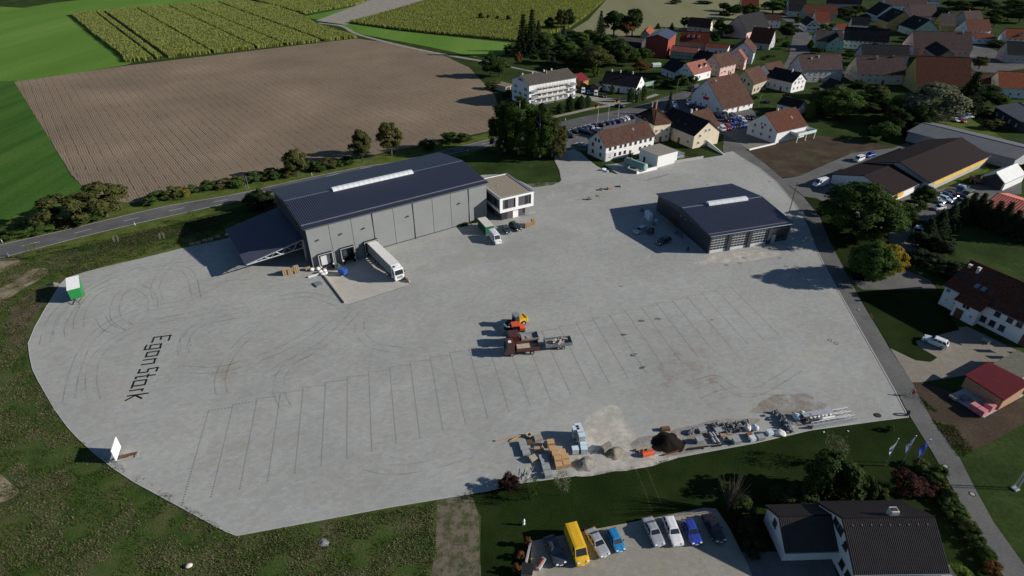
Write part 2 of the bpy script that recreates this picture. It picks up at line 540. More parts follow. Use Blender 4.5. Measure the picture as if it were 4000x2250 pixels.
sheet('rough_ground', [(-138.4,132.6), (-127.8,135.2), (-119.5,135.2), (-102.0,139.5), (-88.2,144.0), (-78.9,153.8), (-70.7,144.0), (-84.1,135.2), (-107.0,119.6), (-98.6,98.0), (-76.27,75.18), (-59.93,65.44), (-39.87,53.72), (-6.66,60.37), (-3.52,58.53), (-4.07,43.64), (-70.42,43.64)], 0.015, M_ROUGH)
sheet('sown_bank', [(-110.2,131.0), (-104.3,137.7), (-89.2,146.4), (-79.7,155.9), (-75.7,150.1), (-85.9,139.1), (-98.0,132.0), (-104.1,125.1)], 0.03, M_VERGE)
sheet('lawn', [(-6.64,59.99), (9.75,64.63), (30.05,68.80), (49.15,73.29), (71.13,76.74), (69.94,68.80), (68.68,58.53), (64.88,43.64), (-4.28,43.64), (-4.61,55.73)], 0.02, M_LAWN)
sheet('parking_lot', [(2.70,51.66), (16.57,54.55), (28.96,57.28), (30.75,57.11), (31.72,53.74), (32.52,47.67), (32.60,44.56), (2.51,44.56)], 0.05, M_PAVE_TAN)
sheet('house_yard', [(38.20,50.04), (44.80,50.23), (43.52,44.56), (36.08,44.56), (32.52,44.56), (31.48,47.31), (32.38,50.04)], 0.045, M_LANE)

# right-hand side
sheet('bare_plot', [(89.1,214.0), (104.3,223.9), (114.7,230.5), (122.7,231.9), (145.3,219.0), (134.3,214.5), (126.4,212.4), (96.4,188.8), (90.6,187.1), (90.8,187.0), (89.9,198.3)], 0.03, M_BARE)
sheet('farm_yard', [(90.0,187.4), (97.4,189.3), (126.1,211.8), (144.1,217.2), (153.0,223.4), (146.6,180.3), (157.9,183.4), (168.4,183.4), (161.8,174.3), (138.2,167.1), (117.4,150.4), (105.8,135.7), (102.1,141.3), (97.4,128.5), (101.7,122.8), (101.1,118.3), (83.3,118.1), (82.3,121.2), (88.1,141.3), (89.2,151.1), (91.9,172.5)], 0.03, M_LANE)
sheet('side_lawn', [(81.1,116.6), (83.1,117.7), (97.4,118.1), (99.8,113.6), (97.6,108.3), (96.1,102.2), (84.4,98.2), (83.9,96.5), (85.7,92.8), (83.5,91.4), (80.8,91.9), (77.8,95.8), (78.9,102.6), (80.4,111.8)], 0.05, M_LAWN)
sheet('house_drive', [(77.8,95.8), (84.1,96.9), (84.5,98.7), (92.6,102.2), (98.5,103.4), (104.0,94.0), (100.3,88.9), (95.0,91.6), (87.4,87.3), (77.9,85.4), (76.4,85.4)], 0.04, M_PAVE_OLD)
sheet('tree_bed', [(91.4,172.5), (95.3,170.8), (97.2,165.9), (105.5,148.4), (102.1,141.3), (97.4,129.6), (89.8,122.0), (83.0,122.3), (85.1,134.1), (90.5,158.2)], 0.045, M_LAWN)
sheet('back_lawn', [(121.3,145.5), (123.3,135.7), (104.9,119.3), (97.5,118.3), (100.3,126.9), (110.0,135.7), (118.3,144.6)], 0.02, M_GARDEN)
sheet('shed_plot', [(76.4,85.6), (77.8,85.3), (87.3,87.1), (78.3,85.5), (83.66,81.43), (95.57,82.42), (88.78,73.11), (89.87,74.61), (82.41,70.93), (74.37,67.46), (74.35,75.50), (75.48,80.75)], 0.03, M_BARE)
sheet('car_meadow', [(181.1,249.1), (190.3,257.7), (207.9,268.7), (203.4,255.9), (196.0,239.4), (192.9,224.6), (195.2,219.0), (189.1,222.5), (184.7,233.3)], 0.03, M_VERGE)
sheet('tent_lawn', [(140.8,183.4), (156.4,193.3), (168.4,200.1), (164.6,193.3), (155.2,188.9), (146.5,182.1), (137.2,177.5)], 0.05, M_VERGE)

# ---- main road behind the warehouse and into the village
ROAD_UP = [(-156.2,125.1), (-141.6,136.9), (-138.0,140.5), (-126.1,149.1), (-107.0,164.1), (-87.8,174.3), (-69.2,187.5), (-52.2,198.1), (-38.8,204.5), (-7.1,228.9), (18.9,248.6), (33.6,259.0), (48.0,267.7), (60.5,276.9), (63.3,281.0), (76.2,292.1)]
ROAD_LO = [(-151.0,119.3), (-136.8,130.6), (-132.4,132.9), (-113.1,148.8), (-85.4,168.2), (-77.3,173.1), (-51.5,194.9), (-23.4,210.2), (-6.5,220.7), (18.2,237.8), (29.5,243.5), (46.3,256.3), (58.4,265.3), (61.5,271.5), (73.0,277.9)]
road_outline = smooth_line(ROAD_UP[:14], 4) + [(76.2,292.1), (87.3,301.6), (96.5,316.1), (97.3,313.6), (89.4,298.2), (78.6,277.9), (72.6,275.9)] + list(reversed(smooth_line(ROAD_LO[:13], 4)))
road = sheet('road', road_outline, 0.07, M_ASPHALT)
sheet('village_street', smooth_line([(149.7,345.6), (164.8,372.1), (176.4,396.9), (185.7,418.5), (201.1,453.9), (216.3,489.6), (221.1,512.4), (223.9,537.2), (231.0,550.4), (233.4,537.2), (230.2,512.4), (216.7,463.6), (212.4,444.5), (195.4,410.4), (185.8,391.3), (178.7,389.5), (160.5,357.6), (149.6,338.4)], 3), 0.06, M_ASPHALT)
sheet('village_square', [(303.6,418.5), (314.0,418.5), (307.0,391.3), (310.6,377.2), (290.7,350.0), (281.1,345.6), (267.7,339.8), (260.7,342.6), (257.9,345.6)], 0.06, M_ASPHALT)
sheet('car_park', [(19.1,237.0), (29.4,243.3), (46.3,256.1), (50.8,260.8), (60.4,270.1), (72.8,276.9), (82.6,283.0), (84.1,278.9), (91.6,273.0), (95.9,266.3), (109.2,273.9), (107.6,260.8), (100.1,247.0), (85.4,235.9), (85.2,233.9), (78.5,231.9), (57.3,249.2), (34.7,236.7), (27.6,214.0), (23.2,215.5), (15.1,210.3), (18.9,230.5)], 0.05, M_LANE)
sheet('house_court', [(84.6,233.2), (85.9,235.9), (100.1,247.0), (96.1,234.6), (100.4,221.4), (88.9,214.6), (88.0,220.7)], 0.055, M_PAVE_OLD)
sheet('front_drive', smooth_line([(30.3,298.2), (38.8,290.4), (48.2,287.2), (55.1,286.2), (58.8,283.0), (55.5,279.9), (46.5,275.9), (41.3,277.9), (37.2,284.1), (30.1,292.6)], 2), 0.05, M_GRAVEL)
sheet('footpath', ribbon(smooth_line([(17.3,256.3), (26.1,262.6), (37.7,271.0), (46.5,275.4), (58.8,283.0), (68.2,291.5), (71.0,294.8)], 4), 1.3), 0.06, M_GRAVEL)
sheet('garden_path', ribbon(smooth_line([(-2.2,355.7), (6.3,347.4), (18.0,338.5), (25.4,331.8)], 3), 1.2), 0.05, M_GRAVEL)

# ---- lane on the right of the yard
LANE_L = [(77.4,209.3), (82.3,213.4), (83.8,206.6), (86.3,196.9), (87.6,185.0), (86.8,167.5), (85.6,159.0), (84.0,150.4), (81.6,141.3), (79.3,130.2), (77.4,118.8), (76.1,110.5), (74.7,101.8), (73.4,93.3), (71.73,82.98), (71.66,80.75), (70.81,76.09), (69.85,67.98), (68.82,61.78), (67.67,54.75), (66.63,47.31), (66.17,44.56)]
LANE_R = [(85.5,234.6), (88.9,214.6), (87.8,219.0), (89.8,201.1), (90.7,187.4), (90.5,179.4), (91.5,172.5), (90.5,158.2), (86.1,141.3), (82.0,120.8), (80.2,111.8), (78.4,100.3), (77.6,95.8), (76.4,85.4), (75.17,80.08), (75.37,80.75), (74.18,75.20), (73.64,66.94), (72.20,61.08), (70.90,54.75), (70.48,48.02), (69.89,44.56)]
sheet('lane', LANE_L + list(reversed(LANE_R)), 0.06, M_LANE)

# ---- the paved yard, with the loading ramp cut into it
yard = sheet('paved_yard', YARD, 0.09, M_PAVING, holes=[pit_hole], depth=0.12)

mb = MB()
a, b_, c_, d_ = hall_pt(1.7, 0.9), hall_pt(17.6, 0.9), hall_pt(17.6, -20.4), hall_pt(1.7, -20.4)
mid0, mid1 = hall_pt(1.7, -6), hall_pt(17.6, -6)
mb.poly([(*d_, 0.086), (*c_, 0.086), (*mid1, -PIT_D), (*mid0, -PIT_D)])
mb.poly([(*mid0, -PIT_D), (*mid1, -PIT_D), (*b_, -PIT_D), (*a, -PIT_D)])
ramp = mb.build('loading_ramp', M_CONCRETE)
ramp['kind'] = 'structure'
mb = MB()
for s in (1.55, 17.75):
    p, q = hall_pt(s, -0.05), hall_pt(s, -19.4)
    rot = ang(p, q)
    c = lerp(p, q, 0.5)
    mb.box((c[0], c[1], -0.35), (dist(p, q), 0.3, 1.5), rot)
mb.build('retaining_wall', mat('wall_concrete', (0.42, 0.38, 0.31), 0.85, 0.12), ramp)
p, q = hall_pt(17.75, -14), hall_pt(17.75, -19.2)
beam = MB().box((*lerp(p, q, 0.5), 0.52), (dist(p, q), 0.28, 0.24), ang(p, q)).build('timber_beam', mat('timber', (0.4, 0.29, 0.16), 0.8, 0.2))
tag(beam, 'long timber beam lying on the ramp wall beside the white lorry', 'beam')

# dark setts that mark the lorry bays
M_SETT = mat('dark_setts', (0.105, 0.108, 0.11), 0.9, 0.2, spec=0.1)
F0, FD = Vector((-54.62, 77.86)), Vector((3.812, 1.4935))
NV = Vector((-49.53,57.73)) - Vector((-54.16,77.91))
row_d = Vector((math.cos(R(10.4)), math.sin(R(10.4))))
sett = 0.095
def setts(mb, a, b, rot):
    n = max(1, int(dist(a, b) / 0.5))
    for k in range(n + 1):
        p = lerp(a, b, k / n)
        mb.box((p[0], p[1], 0.091), (2 * sett, 2 * sett, 0.012), rot)
for i in range(29):
    f = F0 + FD * i
    n_ = f + NV * (1.0 - 0.0015 * i)
    mb = MB()
    setts(mb, f, n_, ang(f, n_))
    if i < 28:
        # short cross line up to the next bay line
        g = F0 + FD * (i + 1)
        den = row_d.x * NV.y - row_d.y * NV.x
        t = ((g.x - f.x) * NV.y - (g.y - f.y) * NV.x) / den
        setts(mb, f + row_d * 0.47, f + row_d * (t - 0.15), R(10.4))
    o = mb.build('bay_line', M_SETT, yard)

# lettering laid in dark stone
LETTERS = {
 'E': [((-72.2,100.1), (-75.4,99.4)), ((-72.3,100.1), (-71.9,98.4)), ((-74.0,99.7), (-73.7,98.7)), ((-75.4,99.4), (-75.0,97.7))],
 'g': [((-74.8,96.7), (-72.8,97.2)), ((-72.8,97.2), (-72.4,95.8)), ((-72.3,95.8), (-75.3,95.2)), ((-74.7,96.7), (-74.4,95.5)), ((-75.3,95.2), (-75.6,96.7))],
 'o': [((-74.2,94.3), (-72.1,94.9)), ((-72.1,94.9), (-71.8,93.4)), ((-71.8,93.4), (-73.8,92.9)), ((-73.8,92.9), (-74.2,94.3))],
 'n': [((-73.7,91.9), (-71.5,92.4)), ((-71.6,92.4), (-71.2,91.0)), ((-71.2,91.0), (-73.3,90.5))],
 'S': [((-69.7,89.7), (-69.5,88.6)), ((-69.7,89.7), (-71.3,89.2)), ((-71.3,89.2), (-71.1,88.3)), ((-71.1,88.3), (-72.7,88.0)), ((-72.7,88.0), (-72.9,89.0))],
 't': [((-69.2,87.5), (-72.5,86.8)), ((-72.4,86.8), (-72.3,86.3)), ((-70.5,87.6), (-70.3,86.8))],
 'a': [((-72.2,85.6), (-70.1,86.1)), ((-70.1,86.1), (-69.69,84.68)), ((-69.69,84.68), (-71.68,84.22)), ((-72.2,85.6), (-71.69,83.76))],
 'r': [((-71.52,82.97), (-69.39,83.46)), ((-69.41,83.46), (-69.33,82.97))],
 'k': [((-71.19,81.53), (-67.94,82.31)), ((-69.94,81.75), (-68.35,80.95)), ((-69.89,81.75), (-70.93,80.40))]}
M_LETTER = mat('dark_letter_stone', (0.012, 0.012, 0.015), 0.9, 0.2, spec=0.1)
for ch, strokes in LETTERS.items():
    mb = MB()
    for k, (p, q) in enumerate(strokes):
        mb.box((*lerp(p, q, 0.5), 0.0935 + 0.0007 * k), (dist(p, q) + 0.36, 0.37, 0.014), ang(p, q))
    mb.build('letter', M_LETTER, yard)

# curved tyre marks and patches of spilt sand and dust, real stains with their own outline
def stain_mat(name, col, alpha, scale, lo, hi):
    m, nt, b = _nodes(name, 0.9, 0.1)
    b.inputs['Base Color'].default_value = (*col, 1)
    vec = _coord(nt, 'world')
    n = _noise(nt, vec, scale, 6, 0.7)
    a = _math(nt, 'MULTIPLY', _ramp(nt, n, [(lo, 0.0), (hi, 1.0)]), alpha)
    nt.links.new(a, b.inputs['Alpha'])
    return m
M_TYRE = stain_mat('tyre_rubber', (0.07, 0.07, 0.075), 0.3, 0.22, 0.36, 0.72)

def arc_marks(mb, pts, z, pairs=(0.0, 1.9), w=0.13):
    line = smooth_line(pts, 8)
    for off in pairs:
        strip(mb, line, off, w, z)
TYRES = [
 [(-80.59,80.74), (-84.5,88.9), (-87.3,97.8), (-86.4,104.8), (-81.1,109.3), (-75.3,111.6), (-73.1,115.0), (-69.6,119.6), (-62.0,121.1)],
 [(-92.5,103.1), (-95.2,107.9), (-97.1,115.5), (-94.4,119.0), (-90.0,118.5), (-84.8,114.5), (-81.8,109.3)],
 [(-91.8,106.1), (-88.0,102.3), (-83.6,100.2)],
 [(-96.3,97.8), (-99.6,104.4), (-101.1,111.1), (-99.7,118.5), (-95.8,126.6), (-88.8,130.1), (-82.5,131.9), (-81.8,138.7)],
 [(-94.2,99.4), (-96.8,103.5), (-98.8,111.6), (-97.5,119.6), (-91.1,126.0), (-84.4,127.2), (-79.9,123.8), (-73.8,113.5)],
 [(-75.86,80.74), (-80.3,87.2), (-82.9,94.3), (-80.0,102.3), (-71.9,106.6), (-60.6,110.7)],
 [(-80.5,113.5), (-84.4,119.6), (-86.1,127.8), (-84.5,133.7), (-82.4,139.3)],
 [(-91.3,110.7), (-87.7,105.3), (-82.7,101.9)],
 [(-89.4,111.6), (-90.8,115.5), (-90.5,118.5)],
 [(-66.2,96.2), (-68.0,100.2), (-65.8,104.4), (-57.9,107.0)],
 [(-53.29,82.65), (-55.3,87.0), (-56.0,93.3), (-54.9,99.3), (-52.3,102.9)],
 [(-40.37,79.23), (-43.01,83.71), (-43.7,88.9), (-41.7,92.5), (-38.8,94.1)],
 [(-65.6,94.1), (-67.4,97.5), (-67.5,102.0)],
 [(-64.8,88.1), (-57.3,88.1), (-50.9,91.3), (-44.8,96.7), (-39.1,105.8)],
 [(-34.3,104.8), (-33.0,100.2), (-29.1,95.8), (-23.0,94.1)],
 [(-46.6,86.3), (-44.1,90.1), (-38.2,97.1), (-34.1,108.8)],
 [(-54.0,113.4), (-47.5,114.8), (-39.6,110.9)],
 [(55.7,90.2), (43.95,83.06), (39.6,87.3), (33.24,84.99)],
 [(35.39,79.10), (41.74,81.98), (50.88,81.71)],
 [(-23.95,64.42), (-19.85,63.45), (-14.10,64.18), (-6.42,66.94)]]
mb = MB()
for i, t in enumerate(TYRES):
    arc_marks(mb, t, 0.094 + 0.0004 * i)
o = mb.build('tyre_mark', M_TYRE, yard)
o['kind'] = 'stuff'

def patch(name, c, rx, ry, rot, m, z, seed, parent=None):
    rng = random.Random(seed)
    ph = [rng.uniform(0, 6.28) for _ in range(4)]
    pts = []
    for k in range(40):
        a = 2 * math.pi * k / 40
        f = 1 + 0.14 * math.sin(2 * a + ph[0]) + 0.1 * math.sin(3 * a + ph[1]) + 0.07 * math.sin(5 * a + ph[2]) + 0.05 * math.sin(9 * a + ph[3])
        x, y = rx * f * math.cos(a), ry * f * math.sin(a)
        pts.append((c[0] + x * math.cos(rot) - y * math.sin(rot), c[1] + x * math.sin(rot) + y * math.cos(rot)))
    return sheet(name, pts, z, m, parent=parent)
M_DUST = stain_mat('stone_dust', (0.6, 0.56, 0.49), 0.85, 0.45, 0.28, 0.62)
M_DUST2 = stain_mat('pale_dust', (0.47, 0.46, 0.42), 0.55, 0.16, 0.4, 0.7)
M_SANDST = stain_mat('brown_dust', (0.27, 0.21, 0.16), 0.6, 0.5, 0.35, 0.65)
M_BRICKD = stain_mat('brick_dust', (0.42, 0.28, 0.22), 0.3, 0.35, 0.46, 0.7)
M_RUST = stain_mat('rust_stain', (0.4, 0.3, 0.16), 0.22, 0.3, 0.42, 0.7)
patch('dust_patch', (16.01,74.51), 4.4, 3.6, 0.5, M_DUST, 0.0985, 1, yard)
patch('dust_patch', (15.75,69.45), 6.2, 4.2, 0.3, M_DUST, 0.0990, 2, yard)
patch('dust_patch', (18.15,65.64), 7.5, 1.7, 0.2, M_DUST, 0.0995, 3, yard)
patch('dust_patch', (27.95,70.59), 13.0, 3.0, 0.3, M_SANDST, 0.0982, 4, yard)
patch('dust_patch', (50.36,79.08), 7.0, 2.6, 0.25, M_SANDST, 0.0984, 5, yard)
patch('dust_patch', (34.9,90.2), 7.0, 4.6, 0.4, M_BRICKD, 0.0986, 6, yard)
patch('dust_patch', (34.5,85.6), 6.0, 1.6, 0.2, M_BRICKD, 0.0991, 7, yard)
patch('dust_patch', (-47.23,68.25), 3.0, 4.0, 0.2, M_RUST, 0.0986, 8, yard)
patch('dust_patch', (-55.3,88.1), 3.2, 3.6, 0.2, M_RUST, 0.0986, 9, yard)
patch('dust_patch', (11.6,173.6), 24.0, 9.0, 0.3, M_DUST2, 0.0987, 10, yard)
patch('dust_patch', (35.6,183.4), 26.0, 5.0, 0.3, M_DUST2, 0.0992, 11, yard)
patch('dust_patch', (58.4,133.6), 11.0, 2.6, 0.28, M_DUST, 0.0987, 12, yard)
patch('dust_patch', (-2.8,137.9), 22.0, 6.0, 0.5, M_DUST2, 0.0983, 13, yard)
rngp = random.Random(3)
for k, (p, r_) in enumerate([((23.6,100.3), 0.7), ((24.6,93.6), 0.8), ((25.6,89.6), 0.7), ((28.3,105.3), 0.8), ((32.1,106.1), 0.8), ((43.9,105.7), 0.4), ((26.1,119.5), 0.5)]):
    patch('oil_spot', p, r_, r_ * 0.5, 0.3, stain_mat('oil_stain', (0.05, 0.045, 0.04), 0.7, 1.5, 0.3, 0.6) if 'oil_stain' not in MATS else MATS['oil_stain'], 0.0998, 30 + k, yard)

# kerb between yard and lane, kerb of the lawns
M_KERB = mat('kerb_stone', (0.4, 0.39, 0.37), 0.85, 0.12)
mb = MB()
edge = [(83.8,206.6), (86.3,196.9), (87.6,185.0), (86.8,167.5), (85.6,159.0), (84.0,150.4), (81.6,141.3), (79.3,130.2), (77.4,118.8), (76.1,110.5), (74.7,101.8), (73.4,93.3), (71.73,82.98), (71.15,80.08), (70.41,76.15)]
line = edge
for p, q in zip(line[:-1], line[1:]):
    mb.box((*lerp(p, q, 0.5), 0.09), (dist(p, q), 0.22, 0.09), ang(p, q))
mb.build('kerb', M_KERB, yard)
mb = MB()
edge2 = [(-39.66,52.54), (-29.80,54.75), (-18.76,57.28), (-3.97,60.28), (1.25,61.78), (9.41,63.09), (23.62,66.17), (41.13,70.11), (51.75,73.03), (64.29,75.20), (70.41,76.15)]
edge3 = [(-106.0,111.6), (-103.1,103.1), (-100.6,97.4), (-97.4,93.2), (-94.1,89.2), (-90.7,85.8), (-85.32,80.74), (-82.49,78.07), (-77.25,73.60), (-73.69,70.93), (-69.80,68.24), (-64.67,64.92), (-59.55,62.02), (-47.23,56.00), (-41.56,53.23), (-39.66,52.54)]
for ed in (edge2, edge3):
    for p, q in zip(ed[:-1], ed[1:]):
        mb.box((*lerp(p, q, 0.5), 0.085), (dist(p, q), 0.14, 0.06), ang(p, q))
mb.build('kerb', M_KERB, yard)

# ---- road paint
M_LINE = mat('road_paint', (0.62, 0.62, 0.6), 0.7, 0.15)
up, lo = smooth_line(ROAD_UP[:10], 12), smooth_line(ROAD_LO[:9], 12)
def resample(line, n):
    L = [0.0]
    for p, q in zip(line[:-1], line[1:]):
        L.append(L[-1] + dist(p, q))
    out, j = [], 0
    for k in range(n + 1):
        t = L[-1] * k / n
        while j < len(L) - 2 and L[j + 1] < t:
            j += 1
        out.append(lerp(line[j], line[j + 1], (t - L[j]) / max(1e-6, L[j + 1] - L[j])))
    return out
up, lo = resample(up, 160), resample(lo, 160)
centre = [lerp(a, b, 0.5) for a, b in zip(up, lo)]
cl = sum(dist(a, b) for a, b in zip(centre[:-1], centre[1:]))
cen = resample(centre, int(cl / 2.0))
for k in range(2, len(cen) - 3, 6):
    mb = MB()
    strip(mb, cen[k:k + 3], 0, 0.075, 0.076)
    mb.build('lane_dash', M_LINE, road)
for nm, e, off in (('edge_line', up, -0.35), ('edge_line', lo, 0.35)):
    mb = MB()
    strip(mb, e, off, 0.07, 0.076)
    mb.build(nm, M_LINE, road)

sheet('dry_strip', [(-11.44,58.90), (-8.45,59.55), (-5.98,59.11), (-4.96,55.73), (-3.97,43.64), (-11.13,43.64), (-10.84,50.53)], 0.03, stain_mat('dry_cuttings', (0.165, 0.14, 0.1), 0.9, 0.8, 0.36, 0.56))
M_SOILST = stain_mat('bare_soil', (0.32, 0.26, 0.18), 0.85, 0.35, 0.3, 0.6)
sheet('soil_track', smooth_line([(-122.8,117.5), (-120.8,121.7), (-120.4,127.8), (-116.9,127.8), (-115.0,124.4), (-116.3,118.5), (-117.0,114.0), (-118.1,111.1)], 4), 0.035, M_SOILST)
sheet('soil_patch', smooth_line([(-133.9,132.5), (-128.9,133.1), (-125.7,130.7), (-126.5,127.2), (-128.3,124.9)], 4), 0.036, M_SOILST)
sheet('soil_strip', smooth_line([(-83.99,64.92), (-79.15,62.02), (-76.50,60.16), (-77.07,58.59), (-78.82,57.93)], 4), 0.036, M_SOILST)
sheet('brown_bank', smooth_line([(-113.8,112.6), (-112.7,118.5), (-109.3,117.5), (-106.2,108.8), (-104.0,101.9), (-102.6,97.0), (-107.1,100.2), (-111.3,106.1)], 4), 0.034, stain_mat('brown_soil', (0.13, 0.1, 0.07), 0.8, 0.3, 0.3, 0.6))

# ================================================================= WAREHOUSE, OFFICE, GARAGE
M_ROOFMETAL = mat('anthracite_sheet', (0.062, 0.067, 0.1), 0.42, 0.1, 0.3, 0.5)
M_TRIM = mat('anthracite_trim', (0.06, 0.065, 0.08), 0.4, 0.08, 0.5, 0.5)
M_GUTTER = mat('zinc_gutter', (0.2, 0.22, 0.26), 0.4, 0.1, 0.5, 0.5, 0.4)
M_PANEL = mat('grey_panel', (0.215, 0.225, 0.225), 0.5, 0.05, 0.35, 0.3)
M_PANEL_D = mat('dark_panel', (0.045, 0.05, 0.058), 0.5, 0.08, 0.4, 0.3)
M_STEEL = mat('galvanised_steel', (0.42, 0.44, 0.46), 0.45, 0.12, 1.0, 0.5, 0.3)
M_WHITE = mat('white_render', (0.78, 0.78, 0.77), 0.8, 0.04, 0.5, 0.2)
M_BLACK = mat('black_rubber', (0.015, 0.015, 0.017), 0.7, 0.2)
M_GLASS = glass_mat('window_glass')
M_DOMELIGHT = mat('polycarbonate', (0.62, 0.64, 0.66), 0.25, 0.05, 0.5, 0.5)
M_RUBBERDOOR = mat('dock_door', (0.5, 0.52, 0.53), 0.5, 0.06)

def rib_sheet(mb, x0, x1, p0, p1, pitch=0.5, depth=0.09, up=(0, 0, 1), crown=0.42):
    """Trapezoidal metal sheet between edge p0 (y,z) and p1 (y,z), ribs running down the slope, along x from x0 to x1."""
    n = int(round((x1 - x0) / pitch))
    pitch = (x1 - x0) / n
    d = Vector((0, p1[0] - p0[0], p1[1] - p0[1])).normalized()
    nrm = Vector((1, 0, 0)).cross(d)
    if nrm.z < 0:
        nrm = -nrm
    prof = []
    for i in range(n):
        x = x0 + i * pitch
        prof += [(x, 0), (x + pitch * (1 - crown) * 0.6, 0), (x + pitch * (1 - crown), depth), (x + pitch * 0.94, depth)]
    prof.append((x1, 0))
    V, F = [], []
    for x, h in prof:
        for p in (p0, p1):
            V.append(Vector((x, p[0], p[1])) + nrm * h)
    for k in range(len(prof) - 1):
        F.append((2 * k, 2 * k + 2, 2 * k + 3, 2 * k + 1))
    mb.add(V, F)

hall = thing('warehouse', 'long grey panel warehouse with anthracite ribbed roof and loading docks', 'warehouse', (*H_FL, 0), math.atan2(_hd.y, _hd.x))
HL, HW, HE, HR_ = HALL_L, HALL_W, 11.1, 13.0
OV = 0.7
# walls: local x along the front, y backwards; the eave corners carry the overhang
wx0, wx1, wy0, wy1 = 0.5, HL - 0.4, 0.5, HW - 0.5
slope = (HR_ - HE) / (HW / 2)
core = MB()
pent = [(wx0, wy0, -1.6), (wx0, wy1, -0.1), (wx0, wy1, HE + 0.5 * slope - 0.2), (wx0, HW / 2, HR_ - 0.2), (wx0, wy0, HE + 0.5 * slope - 0.2)]
core.prism(pent, (wx1 - wx0, 0, 0))
core.build('wall', M_PANEL_D, hall)
# front cladding: panels in nine bays, each its own sheet, recessed joints
seams = [wx0, 6.15, 11.9, 17.55, 23.3, 28.95, 34.7, 40.3, 46.0, wx1]
docks = [(3.9, 3.6), (9.65, 3.6), (16.1, 3.7)]
zt_ = HE + 0.5 * slope - 0.25
for i in range(9):
    a, b = seams[i] + 0.05, seams[i + 1] - 0.05
    hole = next((d for d in docks if a < d[0] < b), None)
    mb = MB()
    zb = -0.1 if i > 2 else -1.1
    if hole:
        x0, x1 = hole[0] - 1.35, hole[0] + 1.35
        mb.span(a, x0, wy0 - 0.12, wy0, zb, 3.0)
        mb.span(x1, b, wy0 - 0.12, wy0, zb, 3.0)
        mb.span(a, b, wy0 - 0.12, wy0, 3.0, zt_)
        mb.span(x0, x1, wy0 - 0.12, wy0, zb, 0.05)
    else:
        mb.span(a, b, wy0 - 0.12, wy0, zb, zt_)
    # fine horizontal micro-ribs of the sandwich panel
    z = 0.6 if not hole else 3.4
    while z < zt_ - 0.3:
        mb.span(a + 0.01, b - 0.01, wy0 - 0.128, wy0 - 0.118, z, z + 0.5)
        z += 0.56
    mb.build('wall_panel', M_PANEL, hall)
for s_ in (17.55, 28.95, 40.3 + 5.7):
    dp = MB().tube([(s_, wy0 - 0.22, 0.1), (s_, wy0 - 0.22, HE - 0.1), (s_, wy0 - 0.6, HE + 0.25)], 0.11, 8).build('downpipe', M_TRIM, hall)
MB().span(17.7, wx1, wy0 - 0.16, wy0 + 0.05, 0.0, 0.35).build('plinth', M_TRIM, hall)
# roof
rf = MB()
zs = 0.0
rib_sheet(rf, -0.05, HL + 0.05, (-0.1, HE), (HW / 2 - 0.15, HR_), 0.56, 0.17)
rib_sheet(rf, -0.05, HL + 0.05, (HW / 2 + 0.15, HR_), (HW + 0.1, HE), 0.56, 0.17)
roof = rf.build('roof', M_ROOFMETAL, hall)
under = MB()
under.prism([(0, 0, HE - 0.18), (0, HW, HE - 0.18), (0, HW, HE - 0.03), (0, HW / 2, HR_ - 0.03), (0, 0, HE - 0.03)], (HL, 0, 0))
under.build('soffit', M_TRIM, roof)
MB().prism([(-0.1, HW / 2 - 0.4, HR_ + 0.07), (-0.1, HW / 2, HR_ + 0.16), (-0.1, HW / 2 + 0.4, HR_ + 0.07)], (HL + 0.2, 0, 0)).build('ridge_cap', M_GUTTER, roof)
for x in (-0.12, HL + 0.12):
    MB().tube([(x, -0.1, HE + 0.06), (x, HW / 2, HR_ + 0.1), (x, HW + 0.1, HE + 0.06)], 0.1, 4).build('verge_trim', M_TRIM, roof)
MB().span(0, HL, 1.45, 1.6, HE + 0.3, HE + 0.52).build('snow_guard', M_GUTTER, roof)
MB().tube([(0, -0.2, HE - 0.05), (HL, -0.2, HE - 0.05)], 0.13, 6).build('gutter', M_TRIM, roof)
dl = MB().span(12.4, 36.0, HW / 2 - 1.3, HW / 2 + 1.3, HR_ - 0.25, HR_ + 0.05).build('rooflight', M_TRIM, roof)
# rooflight: bays belong to the roof part's rooflight, kept at the third level
n = 8; x0, x1, w, rise, bays = 12.5, 35.9, 2.4, 0.75, 16
step = (x1 - x0) / bays
for b in range(bays):
    V, F = [], []
    xa, xb = x0 + b * step + 0.04, x0 + (b + 1) * step - 0.04
    for k in range(n + 1):
        a = math.pi * k / n
        V += [(xa, HW / 2 - math.cos(a) * w / 2, HR_ + 0.05 + math.sin(a) * rise), (xb, HW / 2 - math.cos(a) * w / 2, HR_ + 0.05 + math.sin(a) * rise)]
    for k in range(n):
        F.append((2 * k, 2 * k + 1, 2 * k + 3, 2 * k + 2))
    F += [tuple(2 * k for k in range(n, -1, -1)), tuple(2 * k + 1 for k in range(n + 1))]
    MB().add(V, F).build('glazed_bay', M_DOMELIGHT, roof)
